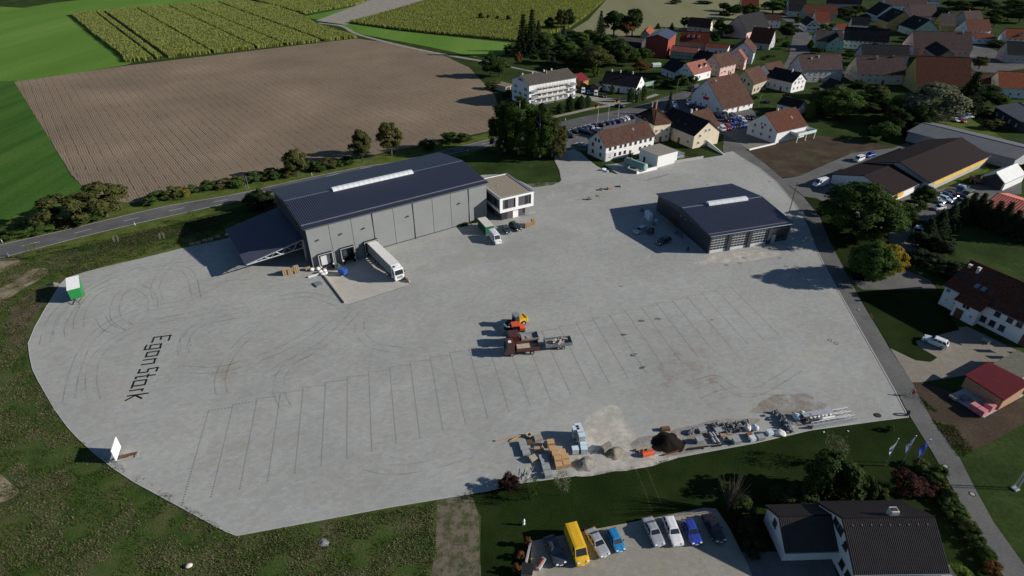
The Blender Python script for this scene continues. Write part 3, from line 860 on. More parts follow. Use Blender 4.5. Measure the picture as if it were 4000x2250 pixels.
# docks
for k, (x, w) in enumerate(docks):
    d = MB()
    d.span(x - w / 2, x - 1.3, wy0 - 1.0, wy0 - 0.14, -1.1, 3.1)
    d.span(x + 1.3, x + w / 2, wy0 - 1.0, wy0 - 0.14, -1.1, 3.1)
    d.span(x - w / 2, x + w / 2, wy0 - 1.0, wy0 - 0.14, 3.1, 3.45)
    dk = d.build('dock_shelter', M_BLACK, hall)
    fr = MB()
    fr.span(x - w / 2 - 0.08, x - w / 2 + 0.12, wy0 - 1.06, wy0 - 0.97, -1.1, 3.5)
    fr.span(x + w / 2 - 0.12, x + w / 2 + 0.08, wy0 - 1.06, wy0 - 0.97, -1.1, 3.5)
    fr.span(x - w / 2 - 0.08, x + w / 2 + 0.08, wy0 - 1.06, wy0 - 0.97, 3.36, 3.52)
    fr.build('frame', M_STEEL, dk)
    MB().span(x - 1.25, x + 1.25, wy0 - 0.3, wy0 - 0.13, 0.06, 3.0 if k != 1 else 0.9).build('door', M_RUBBERDOOR if k != 1 else M_BLACK, dk)
    MB().span(x - 1.35, x + 1.35, wy0 - 0.9, wy0 - 0.14, -0.35, 0.05).build('bumper', M_BLACK, dk)
    for sx in (-1, 1):
        MB().box((x + sx * (w / 2 - 0.28), wy0 - 1.08, 0.15), (0.22, 0.12, 0.35)).build('marker_light', mat('marker_white', (0.8, 0.8, 0.78), 0.5, 0.05), dk)
# wall lamps
for s_, z in ((3.0, 7.4), (8.9, 7.4), (14.9, 7.3), (27.3, 7.4), (42.9, 7.2)):
    MB().box((s_, wy0 - 0.25, z), (0.25, 0.5, 0.12)).box((s_, wy0 - 0.5, z - 0.05), (0.45, 0.25, 0.3)).build('wall_lamp', M_TRIM, hall)
# weeds and rubble at the wall foot are things of their own, further down

# ---- canopy on the left end
can = thing('canopy', 'dark lean-to canopy with white lattice truss on the left end of the warehouse', 'canopy', (*H_FL, 0), hall.rotation_euler[2])
CL, cz0, cz1 = 14.0, 6.4, 3.7
crf = MB()
crf.prism([(wx0 - 0.05, 4.3, cz0), (wx0 - 0.05, 26.8, cz0), (-CL, 26.8, cz1), (-CL, 4.3, cz1)], (0, 0, 0.16))
cr = crf.build('roof', M_ROOFMETAL, can)
crb = MB()
for k in range(45):
    y = 4.4 + k * 0.5
    crb.prism([(wx0 - 0.08, y, cz0 + 0.161), (wx0 - 0.08, y + 0.16, cz0 + 0.161), (-CL + 0.05, y + 0.16, cz1 + 0.161), (-CL + 0.05, y, cz1 + 0.161)], (0, 0, 0.06))
crb.build('rib', M_ROOFMETAL, cr)
MB().tube([(-CL - 0.1, 4.2, cz1 + 0.1), (-CL - 0.1, 26.9, cz1 + 0.1)], 0.13, 6).build('gutter', M_TRIM, cr)
for y in (4.45, 15.0, 26.0):
    t = MB()
    t.tube([(0.3, y, cz0 - 0.12), (-CL + 0.2, y, cz1 - 0.12)], 0.14, 6)
    t.tube([(0.3, y, cz0 - 2.3), (-CL + 0.2, y, cz1 - 0.2)], 0.14, 6)
    N = 5
    for k in range(N):
        xa, xb = 0.3 - (CL) * k / N, 0.3 - CL * (k + 0.5) / N
        f1, f2 = k / N, (k + 0.5) / N
        za = cz0 - 2.3 + (cz1 - cz0 + 2.1) * f1
        zb = cz0 - 0.12 + (cz1 - cz0) * f2
        zc = cz0 - 2.3 + (cz1 - cz0 + 2.1) * min(1, f1 + 1 / N)
        t.tube([(xa, y, za), (xb, y, zb)], 0.07, 4)
        t.tube([(xb, y, zb), (0.3 - CL * (k + 1) / N, y, zc)], 0.07, 4)
    t.build('truss', M_STEEL, can)
    MB().box((0.25, y, cz0 / 2 - 0.2), (0.5, 0.4, cz0 + 0.2)).build('post', M_STEEL, can)

# ---- office
def at_rect(fl, fr, depth):
    """rotation and length of a box whose front edge runs fl->fr."""
    return ang(fl, fr), dist(fl, fr)
O_FL, O_FR = (-3.4,153.8), (6.3,159.2)
orot, olen = at_rect(O_FL, O_FR, 0)
odep = dist(O_FR, (-2.1,173.0))
off = thing('office_building', 'two-storey white and grey flat-roofed office box at the right end of the warehouse', 'office', (*O_FL, 0), orot)
M_CHARCOAL = mat('charcoal_cladding', (0.1, 0.095, 0.1), 0.6, 0.08)
M_ROOFGRAVEL = mat('roof_gravel', (0.27, 0.235, 0.18), 0.95, 0.3, 6.0, bump=0.4)
MB().span(0.9, olen - 2.2, 1.0, odep - 0.4, 0, 3.1).build('ground_floor', M_CHARCOAL, off)
MB().span(0.25, olen - 0.25, 0.3, odep - 0.3, 3.05, 7.15).build('upper_floor', M_CHARCOAL, off)
fr = MB()
fr.span(0, olen, 0, 0.55, 2.9, 3.75); fr.span(0, olen, 0, 0.55, 6.75, 7.4)
fr.span(0, 0.85, 0.0, 0.55, 3.75, 6.75); fr.span(olen - 0.85, olen, 0, 0.55, 3.75, 6.75)
fr.span(olen * 0.46, olen * 0.54, 0.05, 0.5, 3.75, 6.75)
fr.span(0, 0.5, 0.55, odep, 2.9, 3.75); fr.span(0, 0.5, 0.55, odep, 6.75, 7.4)
fr.span(olen - 0.5, olen, 0.55, odep, 2.9, 3.75); fr.span(olen - 0.5, olen, 0.55, odep, 6.75, 7.4)
fr.span(0.5, olen - 0.5, odep - 0.5, odep, 2.9, 7.4)
fr.build('white_band', M_WHITE, off)
orf = MB().span(0.5, olen - 0.5, 0.55, odep - 0.5, 7.1, 7.22).build('roof', M_ROOFGRAVEL, off)
ed = MB()
ed.span(-0.06, olen + 0.06, -0.06, 0.3, 7.4, 7.46); ed.span(-0.06, 0.3, 0.3, odep, 7.4, 7.46); ed.span(olen - 0.3, olen + 0.06, 0.3, odep, 7.4, 7.46); ed.span(0.3, olen - 0.3, odep - 0.3, odep + 0.06, 7.4, 7.46)
ed.build('parapet_cap', M_GUTTER, orf)
MB().tube([(olen * 0.35, odep * 0.55, 7.2), (olen * 0.35, odep * 0.55, 7.7)], 0.12, 8).build('vent_pipe', M_STEEL, orf)
M_FRAMEW = mat('window_frame_white', (0.75, 0.75, 0.74), 0.5, 0.03)

def office_window(x0, x1, z0, z1, y, frame=M_TRIM):
    w = MB()
    t = 0.08
    w.span(x0, x1, y - 0.1, y, z0, z0 + t); w.span(x0, x1, y - 0.1, y, z1 - t, z1); w.span(x0, x0 + t, y - 0.1, y, z0 + t, z1 - t); w.span(x1 - t, x1, y - 0.1, y, z0 + t, z1 - t)
    w.span((x0 + x1) / 2 - 0.03, (x0 + x1) / 2 + 0.03, y - 0.09, y, z0 + t, z1 - t)
    o = w.build('window', frame, off)
    MB().span(x0 + t, x1 - t, y - 0.05, y - 0.01, z0 + t, z1 - t).build('pane', M_GLASS, o)
for x0, x1 in ((0.165, 0.245), (0.77, 0.85)):
    office_window(olen * x0, olen * x1, 3.85, 6.65, 0.29)
for x0, x1 in ((0.1, 0.26), (0.74, 0.9)):
    office_window(olen * x0, olen * x1 if x1 < 0.8 else olen - 2.3, 0.9 if x1 > 0.5 else 0.3, 2.7, 0.98)
MB().span(olen * 0.42, olen * 0.58, 0.86, 0.99, 0.05, 2.75).build('door', M_WHITE, off)
for yy in (2.2, 5.0, 7.8):
    if yy + 1.8 < odep:
        w = MB().span(0.12, 0.24, yy, yy + 1.8, 4.0, 6.5)
        o = w.build('window', M_TRIM, off)
        MB().span(0.08, 0.115, yy + 0.1, yy + 1.7, 4.1, 6.4).build('pane', M_GLASS, o)
rail = MB()
for k in range(3):
    z = 0.5 + 0.3 * k
    rail.tube([(olen - 2.0, -0.6, z + 0.3), (olen + 0.4, -0.6, z + 0.3)], 0.03, 4)
for x in (olen - 2.0, olen - 0.8, olen + 0.4):
    rail.tube([(x, -0.6, 0.09), (x, -0.6, 1.4)], 0.03, 4)
tag(rail.build('handrail', M_STEEL, None, (*O_FL, 0), orot), 'small steel handrail by the office entrance corner', 'handrail')

# ---- garage
G_FL, G_FR, G_BR, G_BL = (50.98, 135.14), (75.2, 142.58), (67.5, 170.15), (43.05, 162.08)
grot = ang(G_FL, G_FR)
GL_ = (dist(G_FL, G_FR) + dist(G_BL, G_BR)) / 2
GW = (dist(G_FL, G_BL) + dist(G_FR, G_BR)) / 2
gar = thing('garage_hall', 'dark metal garage hall with three sectional doors and a barrel rooflight', 'garage', (*G_FL, 0), grot)
GE, GR = 5.3, 7.0
gs = (GR - GE) / (GW / 2)
mb = MB()
mb.prism([(0.5, 0.55, 0), (0.5, GW - 0.4, 0), (0.5, GW - 0.4, GE + 0.4 * gs - 0.1), (0.5, GW / 2, GR - 0.12), (0.5, 0.55, GE + 0.5 * gs - 0.1)], (GL_ - 0.9, 0, 0))
mb.build('wall', M_PANEL_D, gar)
rf = MB()
rib_sheet(rf, -0.05, GL_ + 0.05, (-0.1, GE), (GW / 2 - 0.12, GR), 0.34, 0.07)
rib_sheet(rf, -0.05, GL_ + 0.05, (GW / 2 + 0.12, GR), (GW + 0.1, GE), 0.34, 0.07)
groof = rf.build('roof', M_ROOFMETAL, gar)
MB().prism([(0, 0, GE - 0.16), (0, GW, GE - 0.16), (0, GW, GE - 0.03), (0, GW / 2, GR - 0.03), (0, 0, GE - 0.03)], (GL_, 0, 0)).build('soffit', M_TRIM, groof)
MB().prism([(-0.08, GW / 2 - 0.3, GR + 0.05), (-0.08, GW / 2, GR + 0.12), (-0.08, GW / 2 + 0.3, GR + 0.05)], (GL_ + 0.16, 0, 0)).build('ridge_cap', M_GUTTER, groof)
for x in (-0.1, GL_ + 0.1):
    MB().tube([(x, -0.1, GE + 0.05), (x, GW / 2, GR + 0.06), (x, GW + 0.1, GE + 0.05)], 0.09, 4).build('verge_trim', M_GUTTER, groof)
MB().span(0, GL_, 0.75, 0.9, GE + 0.12, GE + 0.32).build('snow_guard', M_GUTTER, groof)
MB().tube([(0, -0.2, GE - 0.02), (GL_, -0.2, GE - 0.02)], 0.12, 6).build('gutter', M_GUTTER, groof)
MB().span(7.6, 20.4, GW / 2 - 1.25, GW / 2 + 1.25, GR - 0.2, GR + 0.08).build('rooflight', M_TRIM, groof)
x0, x1, w, rise, bays = 7.7, 20.3, 2.3, 0.75, 6
step = (x1 - x0) / bays
for b in range(bays):
    V, F = [], []
    xa, xb = x0 + b * step + 0.03, x0 + (b + 1) * step - 0.03
    for k in range(n + 1):
        a = math.pi * k / n
        V += [(xa, GW / 2 - math.cos(a) * w / 2, GR + 0.08 + math.sin(a) * rise), (xb, GW / 2 - math.cos(a) * w / 2, GR + 0.08 + math.sin(a) * rise)]
    for k in range(n):
        F.append((2 * k, 2 * k + 1, 2 * k + 3, 2 * k + 2))
    F += [tuple(2 * k for k in range(n, -1, -1)), tuple(2 * k + 1 for k in range(n + 1))]
    MB().add(V, F).build('glazed_bay', M_DOMELIGHT, groof)
M_ALU = mat('white_aluminium', (0.6, 0.6, 0.6), 0.4, 0.06, 1, 0.5)
for k, xd in enumerate((0.8, 7.0, 13.2)):
    wdt, hgt = 4.9, 4.5
    dr = MB()
    rows = 6
    rh = hgt / rows
    for r_ in range(rows + 1):
        z = 0.05 + r_ * rh
        dr.span(xd, xd + wdt, 0.3, 0.42, max(0.0, z - 0.055), z + 0.055)
    for c in range(6):
        x = xd + c * wdt / 5
        dr.span(x - 0.025, x + 0.025, 0.315, 0.41, 0.05, hgt)
    dr.span(xd, xd + wdt, 0.31, 0.4, 0.05, rh)
    o = dr.build('sectional_door', M_ALU, gar)
    for r_ in range(1, rows):
        MB().span(xd + 0.02, xd + wdt - 0.02, 0.35, 0.38, 0.05 + r_ * rh + 0.07, 0.05 + (r_ + 1) * rh - 0.07).build('pane', M_GLASS, o)
    MB().span(xd + wdt + 0.1, xd + wdt + 1.15, -0.02, 0.53, 0, 5.0).build('pier', M_PANEL_D, gar)
MB().span(0.45, 0.75, 0.1, 0.53, 0, 5.0).build('pier', M_PANEL_D, gar)
d = MB().span(19.9, 21.1, 0.42, 0.53, 0, 2.4).build('side_door', mat('light_grey_door', (0.4, 0.42, 0.44), 0.5, 0.05), gar)
wdw = MB().span(21.9, 23.9, 0.44, 0.53, 1.0, 2.3).build('window', M_TRIM, gar)
MB().span(22.0, 23.8, 0.41, 0.45, 1.1, 2.2).build('pane', M_GLASS, wdw)
for y in (11.5, 13.9):
    MB().box((0.4, GW - y - 2, 4.3), (0.25, 0.3, 0.5), taper=0.6).build('wall_lamp', M_STEEL, gar)
MB().tube([(0.42, 0.35, 0.1), (0.42, 0.35, GE - 0.1)], 0.08, 6).build('downpipe', M_TRIM, gar)
mb = MB().tube([(-0.9, GW * 0.34, 0.9), (-0.9, 1.2, 0.9)], 0.04, 5)
for k in range(6):
    mb.tube([(-0.9, 1.2 + k * (GW * 0.34 - 1.2) / 5, 0.09), (-0.9, 1.2 + k * (GW * 0.34 - 1.2) / 5, 0.9)], 0.03, 4)
tag(mb.build('guard_rail', M_STEEL, None, (*G_FL, 0), grot), 'thin steel guard rail along the dark left wall of the garage', 'rail')

# ================================================================= HOUSES
W_ = {
 'white': mat('wall_white', (0.7, 0.7, 0.69), 0.85, 0.06, 0.6),
 'cream': mat('wall_cream', (0.62, 0.54, 0.4), 0.85, 0.07, 0.6),
 'beige': mat('wall_beige', (0.4, 0.35, 0.26), 0.85, 0.1, 0.6),
 'pink': mat('wall_pink', (0.55, 0.38, 0.34), 0.85, 0.08, 0.6),
 'grey': mat('wall_grey', (0.36, 0.36, 0.37), 0.85, 0.1, 0.6),
 'yellow': mat('wall_yellow', (0.5, 0.38, 0.14), 0.85, 0.08, 0.6),
 'ochre': mat('wall_ochre', (0.46, 0.3, 0.12), 0.85, 0.08, 0.6),
 'green': mat('wall_green', (0.42, 0.55, 0.43), 0.85, 0.07, 0.6),
 'blue': mat('wall_blue', (0.52, 0.6, 0.66), 0.85, 0.07, 0.6),
 'red': mat('wall_red_boards', (0.24, 0.055, 0.045), 0.8, 0.15, 0.8, streak=True),
 'wood': mat('wall_wood', (0.34, 0.15, 0.05), 0.75, 0.2, 1.2, streak=True),
 'dark': mat('wall_dark', (0.05, 0.05, 0.055), 0.8, 0.2),
 'brick': mat('wall_brick', (0.4, 0.24, 0.15), 0.85, 0.2, 3.0),
}
T_ = {
 'brown': tile_mat('tiles_brown', (0.092, 0.047, 0.036)),
 'dark': tile_mat('tiles_dark', (0.024, 0.024, 0.028), mossy=0.15),
 'grey': tile_mat('tiles_grey', (0.105, 0.092, 0.082), moss=(0.06, 0.055, 0.045), mossy=0.6),
 'red': tile_mat('tiles_red', (0.17, 0.042, 0.026), mossy=0.25),
 'maroon': tile_mat('tiles_maroon', (0.17, 0.026, 0.03), mossy=0.1),
 'rust': tile_mat('tiles_rust', (0.125, 0.045, 0.029), moss=(0.06, 0.05, 0.04), mossy=0.8),
 'orange': tile_mat('tiles_orange', (0.3, 0.09, 0.045), mossy=0.3),
 'salmon': tile_mat('tiles_salmon', (0.3, 0.115, 0.09), mossy=0.15),
 'mauve': tile_mat('tiles_mauve', (0.088, 0.058, 0.057), mossy=0.35),
 'sheet': mat('roof_sheet_brown', (0.017, 0.0105, 0.0115), 0.9, 0.12, 0.5),
 'tarp': mat('white_tarp', (0.62, 0.63, 0.62), 0.5, 0.08, 0.5),
 'panels': mat('solar_slate', (0.05, 0.055, 0.085), 0.3, 0.1),
 'slab': mat('fibre_cement', (0.13, 0.135, 0.15), 0.85, 0.15, 0.4),
}
M_FRAME = mat('window_frames', (0.68, 0.68, 0.66), 0.6, 0.05)
M_FRAME_D = mat('window_frames_dark', (0.09, 0.06, 0.045), 0.6, 0.1)
M_PANE = glass_mat('house_glass', (0.018, 0.02, 0.024))
M_DOOR = mat('door_brown', (0.12, 0.07, 0.04), 0.6, 0.15)
M_CHIM = mat('chimney_brick', (0.3, 0.2, 0.15), 0.9, 0.2, 4)
M_CHIMW = mat('chimney_pale', (0.55, 0.53, 0.5), 0.9, 0.1, 4)
WIN = {}

def win_mesh(w, h):
    if (w, h) not in WIN:
        f, p = MB(), MB()
        t = 0.09
        for a in ((-w / 2, -w / 2 + t, 0, h), (w / 2 - t, w / 2, 0, h), (-w / 2 + t, w / 2 - t, 0, t), (-w / 2 + t, w / 2 - t, h - t, h), (-0.035, 0.035, t, h - t)):
            f.span(a[0], a[1], -0.09, 0.02, a[2], a[3])
        f.span(-w / 2 - 0.08, w / 2 + 0.08, -0.16, 0.02, -0.09, -0.002)
        p.span(-w / 2 + t, w / 2 - t, -0.04, 0.015, t, h - t)
        WIN[(w, h)] = (f.mesh('window'), p.mesh('pane'))
    return WIN[(w, h)]

def window(parent, x, y, z, rz, w=1.0, h=1.25, frame=None, shutters=None):
    f, p = win_mesh(w, h)
    o = link('window', f, frame or M_FRAME, parent, (x, y, z), rz)
    link('pane', p, M_PANE, o)
    if shutters:
        k = ('sh', w, h)
        if k not in WIN:
            WIN[k] = MB().span(-0.22, 0.22, -0.08, -0.03, 0, h).mesh('shutter')
        for s in (-1, 1):
            link('shutter', WIN[k], shutters, o, (s * (w / 2 + 0.26), 0, 0))
    return o

def house(name, label, A, B, E, he, hr, wall, roof, cat='house', wins=1, chim=(), over=0.45, gov=0.35, far=None, hip=0.0, shutters=None, door=True, frame=None, sky=(), group=None, z0=0.0, fbase=False, nf=None, dorm=()):
    """Gabled house. A, B: ridge ends; E: a point on the eave that faces the camera; he, hr: eave and ridge height.
    far=(half width, eave height) gives a different far side; hip: fraction of the gable that is hipped."""
    A, B, E = Vector(A), Vector(B), Vector(E)
    c = (A + B) / 2
    u = (B - A).normalized()
    v = Vector((-u.y, u.x))
    if (E - c).dot(v) > 0:            # local -y must be the near side
        A, B = B, A
        u, v = -u, -v
    L = (B - A).length
    hn = -(E - c).dot(v)              # near half width incl. overhang
    hf, hef = far if far else (hn, he)
    sn, sf = (hr - he) / hn, (hr - hef) / hf
    rot = math.atan2(u.y, u.x)
    T = thing(name, label, cat, (c.x, c.y, z0), rot, group)
    x0, x1 = -L / 2 + gov, L / 2 - gov
    yn, yf = -(hn - over), hf - over
    th = 0.2
    zn, zf = he + over * sn - 0.12, hef + over * sf - 0.12
    wm = MB()
    rz_ = hr - 0.14
    if hip:
        zz = max(zn, zf)
        wm.prism([(x0, yn, -0.3), (x0, yf, -0.3), (x0, yf, zf), (x0, yn, zn)], (x1 - x0, 0, 0))
    else:
        wm.prism([(x0, yn, -0.3), (x0, yf, -0.3), (x0, yf, zf), (x0, 0, rz_), (x0, yn, zn)], (x1 - x0, 0, 0))
    wm.build('wall', W_[wall], T)
    # roof: two slabs; tile courses run along x
    rm = MB()
    hx = hip * min(hn, hf)
    def slab(sgn, half, e):
        a = [(-L / 2 + hx, 0, hr), (L / 2 - hx, 0, hr), (L / 2, sgn * half, e), (-L / 2, sgn * half, e)]
        if sgn > 0:
            a = [a[1], a[0], a[3], a[2]]
        rm.prism([(p[0], p[1], p[2] - th) for p in reversed(a)], (0, 0, th))
    slab(-1, hn, he)
    slab(1, hf, hef)
    if hip:
        for s in (-1, 1):
            rm.add([(s * (L / 2 - hx), 0, hr - 0.01), (s * L / 2, -hn, he - 0.01), (s * L / 2, hf, hef - 0.01), (s * (L / 2 - hx), 0, hr - th), (s * L / 2, -hn, he - th), (s * L / 2, hf, hef - th)],
                   [(0, 1, 2) if s > 0 else (0, 2, 1), (4, 5, 2, 1), (3, 5, 4)])
    ro = rm.build('roof', T_[roof], T)
    MB().tube([(-L / 2 + hx, 0, hr + 0.02), (L / 2 - hx, 0, hr + 0.02)], 0.14, 6).build('ridge_cap', T_[roof], ro)
    if not hip:
        MB().tube([(-L / 2, -hn - 0.06, he - 0.1), (L / 2, -hn - 0.06, he - 0.1)], 0.08, 5).build('gutter', M_GUTTER, ro)
    for ch in chim:
        fx, fy, hh = ch[0], ch[1], ch[2]
        m_ = M_CHIMW if len(ch) > 3 else M_CHIM
        x = fx * L / 2
        y = fy * hn
        zr = hr - abs(y) * (sn if y < 0 else sf)
        MB().box((x, y, zr + hh / 2 - 0.4), (0.55, 0.55, hh + 0.8)).box((x, y, zr + hh + 0.05), (0.7, 0.7, 0.1)).build('chimney', m_, ro)
    for fx, fy in sky:
        x, y = fx * L / 2, -fy * hn
        z = hr - fy * hn * sn
        a = math.atan(sn)
        MB().box((x, y, z + 0.03), (0.85, 1.2, 0.1), 0, 1.0, 0, a).build('skylight', M_PANE if (fx * 10) % 2 < 1 else M_GUTTER, ro)
    for fx, fy, w, h in dorm:
        x, y = fx * L / 2, -fy * hn
        z = hr - fy * hn * sn
        d = MB()
        dep = h / sn + 0.4
        d.prism([(x - w / 2, y, z - 0.3), (x + w / 2, y, z - 0.3), (x + w / 2, y, z + h * 0.6), (x, y, z + h), (x - w / 2, y, z + h * 0.6)], (0, dep, 0))
        do = d.build('dormer', W_['white'], T)
        g_ = MB()
        for s in (-1, 1):
            g_.prism([(x, y - 0.25, z + h + 0.12), (x + s * (w / 2 + 0.3), y - 0.25, z + h * 0.6 - 0.08), (x + s * (w / 2 + 0.3), y - 0.25, z + h * 0.6 - 0.2), (x, y - 0.25, z + h)], (0, dep + 0.3, 0))
        g_.build('dormer_roof', T_[roof], do)
        link('pane', win_mesh(0.9, 0.8)[1], M_PANE, do, (x, y - 0.02, z + 0.1))
    # windows on the walls that face the camera
    if wins:
        camv = Vector((0, 0)) - c
        LX, WY = x1 - x0, yf - yn
        rng = random.Random(name + label)
        def rows(zw):
            r = [1.3]
            if zw > 4.7: r.append(3.9)
            if zw > 7.4: r.append(6.5)
            return [z for z in r if z + 1.35 < zw]
        def put(cx, cy, rz, length, zw, spec):
            n_ = spec or max(2, int(length / 3.1))
            for zi, z in enumerate(rows(zw) or ([0.9] if zw > 2.1 else [])):
                for k in range(n_):
                    if rng.random() < 0.12: continue
                    t = (k + 0.5) / n_ - 0.5 + rng.uniform(-0.06, 0.06) / n_
                    if door and zi == 0 and k == n_ // 2 and rz == 0:
                        MB().span(-0.55, 0.55, -0.07, 0.02, 0, 2.1).build('door', M_DOOR, T, (cx + t * length, cy, 0), rz)
                        continue
                    window(T, cx + t * length * math.cos(rz), cy + t * length * math.sin(rz), z, rz, 1.05, 1.2 if zw > 2.6 else 0.9, frame, shutters)
        put((x0 + x1) / 2, yn - 0.002, 0.0, LX * 0.94, zn, nf)
        for s, xx, rz in ((-1, x0 - 0.002, -math.pi / 2), (1, x1 + 0.002, math.pi / 2)):
            if (u * s).dot(camv) > 0.06 * camv.length:
                put(xx, (yn + yf) / 2, rz, WY * 0.85, min(zn, zf) + 0.6, None)
                if hr - max(zn, zf) > 2.4 and not hip:
                    for dy in ((-0.9, 0.9) if WY > 8 else (0,)):
                        window(T, xx, dy, max(zn, zf) + 0.4, rz, 0.9, 1.1, frame, shutters)
    return T

def wall_of(T):
    return [c for c in T.children if c.name.split('.')[0] == 'wall'][0].data.vertices

def flat_block(name, label, cat, FL, FR, depth, h, wall, top, parapet=0.12):
    rot, ln = ang(FL, FR), dist(FL, FR)
    T = thing(name, label, cat, (*FL, 0), rot)
    MB().span(0, ln, 0, depth, -0.3, h).build('wall', W_[wall], T)
    MB().span(-0.15, ln + 0.15, -0.15, depth + 0.15, h, h + parapet).build('roof', top, T)
    return T, ln

M_BROWNSHUT = mat('brown_shutters', (0.09, 0.055, 0.035), 0.7, 0.1)
M_BLUESHUT = mat('blue_shutters', (0.05, 0.06, 0.12), 0.7, 0.1)

# ---- around the car park
apt = house('apartment_block', 'three-storey white apartment block with weathered grey roof wrapped in scaffolding', (3.6,278.8), (26.6,293.9), (17.2,278.8), 9.7, 12.4, 'white', 'grey', 'apartment block', chim=((-0.75, 0.4, 1.1, 1), (-0.3, 0.5, 1.1, 1), (0.02, -0.15, 1.2), (0.18, 0.5, 1.2, 1), (0.5, 0.5, 1.2, 1)), shutters=M_BLUESHUT, nf=8)
AL = (Vector((3.6,278.8)) - Vector((26.6,293.9))).length
hn_ = 5.4
near_y = min(v.co.y for v in wall_of(apt))
for sx in (-1, 1):
    xx = sx * (AL / 2 - 2.6)
    for z in (1.0, 3.8, 6.5):
        b = MB()
        b.span(xx - 1.9, xx + 1.9, near_y - 1.2, near_y - 0.01, z - 0.18, z)
        b.span(xx - 1.9, xx + 1.9, near_y - 1.2, near_y - 1.12, z, z + 0.95)
        b.build('balcony', mat('balcony_grey', (0.22, 0.23, 0.25), 0.7, 0.1), apt)
scx0, scx1 = -AL / 2 + 5.0, AL / 2 - 4.4
scaf = thing('scaffold', 'metal scaffold with plank decks in front of the white apartment block', 'scaffold', apt.location, apt.rotation_euler[2])
n_b = 9
for k in range(n_b + 1):
    x = scx0 + (scx1 - scx0) * k / n_b
    MB().tube([(x, near_y - 1.35, 0), (x, near_y - 1.35, 9.4)], 0.05, 4).tube([(x, near_y - 0.55, 0), (x, near_y - 0.55, 9.4)], 0.05, 4).build('standard', M_STEEL, scaf)
for z in (1.1, 3.3, 5.5, 7.7):
    MB().span(scx0 - 0.2, scx1 + 0.2, near_y - 1.4, near_y - 0.5, z - 0.08, z).build('deck', mat('scaffold_board', (0.45, 0.42, 0.36), 0.8, 0.15), scaf)
    MB().tube([(scx0, near_y - 1.38, z + 1.0), (scx1, near_y - 1.38, z + 1.0)], 0.04, 4).build('guard_tube', M_STEEL, scaf)

flat_block('garage_row', 'low flat-roofed garages with open bays left of the apartment block', 'garages', (-3.1,298.2), (1.1,302.3), 9.0, 2.6, 'beige', mat('flat_roof_felt', (0.2, 0.17, 0.14), 0.95, 0.2))
gb = bpy.context.scene.objects['garage_row']
for k in range(2):
    MB().span(0.5 + k * 3.0, 3.0 + k * 3.0, -0.03, 0.0, 0, 2.2).build('bay_shade', W_['dark'], gb)  # dark plate on the wall paints the shade inside the open bay
house('wooden_shed', 'small wooden shed with a bright maroon roof beside the apartment block', (30.9,311.2), (36.1,317.1), (35.9,309.1), 2.7, 5.21, 'wood', 'maroon', 'shed', frame=M_FRAME)
house('bungalow', 'long white house with a dark brown roof and three pale chimneys behind the roadside trees', (47.2,308.0), (63.6,299.1), (52.2,297.7), 3.4, 8.0, 'white', 'dark', chim=((-0.68, 0.0, 1.0, 1), (-0.2, 0.0, 1.0, 1), (0.48, 0.0, 1.0, 1)), nf=7)
house('carport', 'dark lean-to carport on the left side of the long white house', (45.1,306.0), (40.5,299.3), (40.3,294.4), 2.4, 3.6, 'dark', 'dark', 'carport', wins=0)
house('tannery_house', 'white house with dark slope and white gable left of the salmon-roofed house', (87.1,338.6), (91.6,326.3), (84.6,327.5), 3.6, 8.10, 'white', 'dark')
sal = house('salmon_house', 'white house with salmon tiled roof and two little white dormers', (90.6,321.9), (103.3,332.9), (99.2,322.0), 4.0, 8.71, 'white', 'salmon', dorm=((0.05, 0.62, 1.7, 1.5), (0.62, 0.6, 1.7, 1.5)))
house('pink_house', 'pink house with plain brown roof behind the round trees', (107.9,334.5), (119.6,344.0), (117.5,334.5), 5.0, 10.45, 'pink', 'brown')
house('narrow_pink_house', 'narrow pale pink gable house next to the blue-white gable', (126.3,349.4), (128.8,352.4), (129.2,345.0), 5.6, 10.10, 'pink', 'salmon', door=False)
house('blue_gable_house', 'tall pale blue gable house with a brown roof along the village street', (133.7,362.9), (141.7,381.2), (142.8,367.1), 6.2, 11.77, 'blue', 'brown', chim=((0.6, 0.0, 1.0),))
house('orange_verge_house', 'grey gabled house whose dark red roof has a bright orange verge', (157.5,416.1), (169.1,408.3), (163.7,403.0), 3.6, 11.77, 'grey', 'rust', chim=((-0.95, 0, 0.8),), sky=((0.2, 0.6), (0.4, 0.6)))
house('firewall_barn', 'big dark-roofed barn with a pale salmon gable wall facing the street', (181.6,470.8), (156.6,447.0), (182.3,458.7), 4.4, 13.98, 'pink', 'dark', 'barn', wins=0)
house('white_street_house', 'white two-storey house with flat brown roof right of the pale gable barn', (193.7,494.8), (205.5,490.8), (199.2,486.7), 5.4, 8.81, 'white', 'brown')
rb = house('red_barn', 'tall dark red board-clad barn with solar panels on its low roof', (87.5,381.2), (97.6,403.6), (94.7,379.6), 10.6, 13.0, 'red', 'panels', 'barn', wins=0)
house('orange_roof_barn', 'low barn with one bright orange and one brown roof slope beside the red barn', (91.0,433.2), (98.1,454.4), (99.7,448.3), 4.0, 6.8, 'beige', 'orange', 'barn', wins=0)
house('open_shed', 'long low open shed with patched grey roof left of the red barn', (71.5,421.5), (87.2,413.1), (76.7,411.2), 3.8, 5.2, 'dark', 'grey', 'shed', wins=0)  # dark wall colour stands in for the shade behind the open front
house('red_tile_house', 'big beige house with red tiled roof and three dormers right of the red barn', (108.3,407.8), (125.7,402.6), (115.9,399.6), 5.0, 10.71, 'beige', 'red', dorm=((-0.45, 0.55, 1.8, 1.7), (-0.1, 0.55, 1.8, 1.7), (0.25, 0.55, 1.8, 1.7)), chim=((0.85, 0.1, 0.9), (-0.25, 0.1, 1.4)))
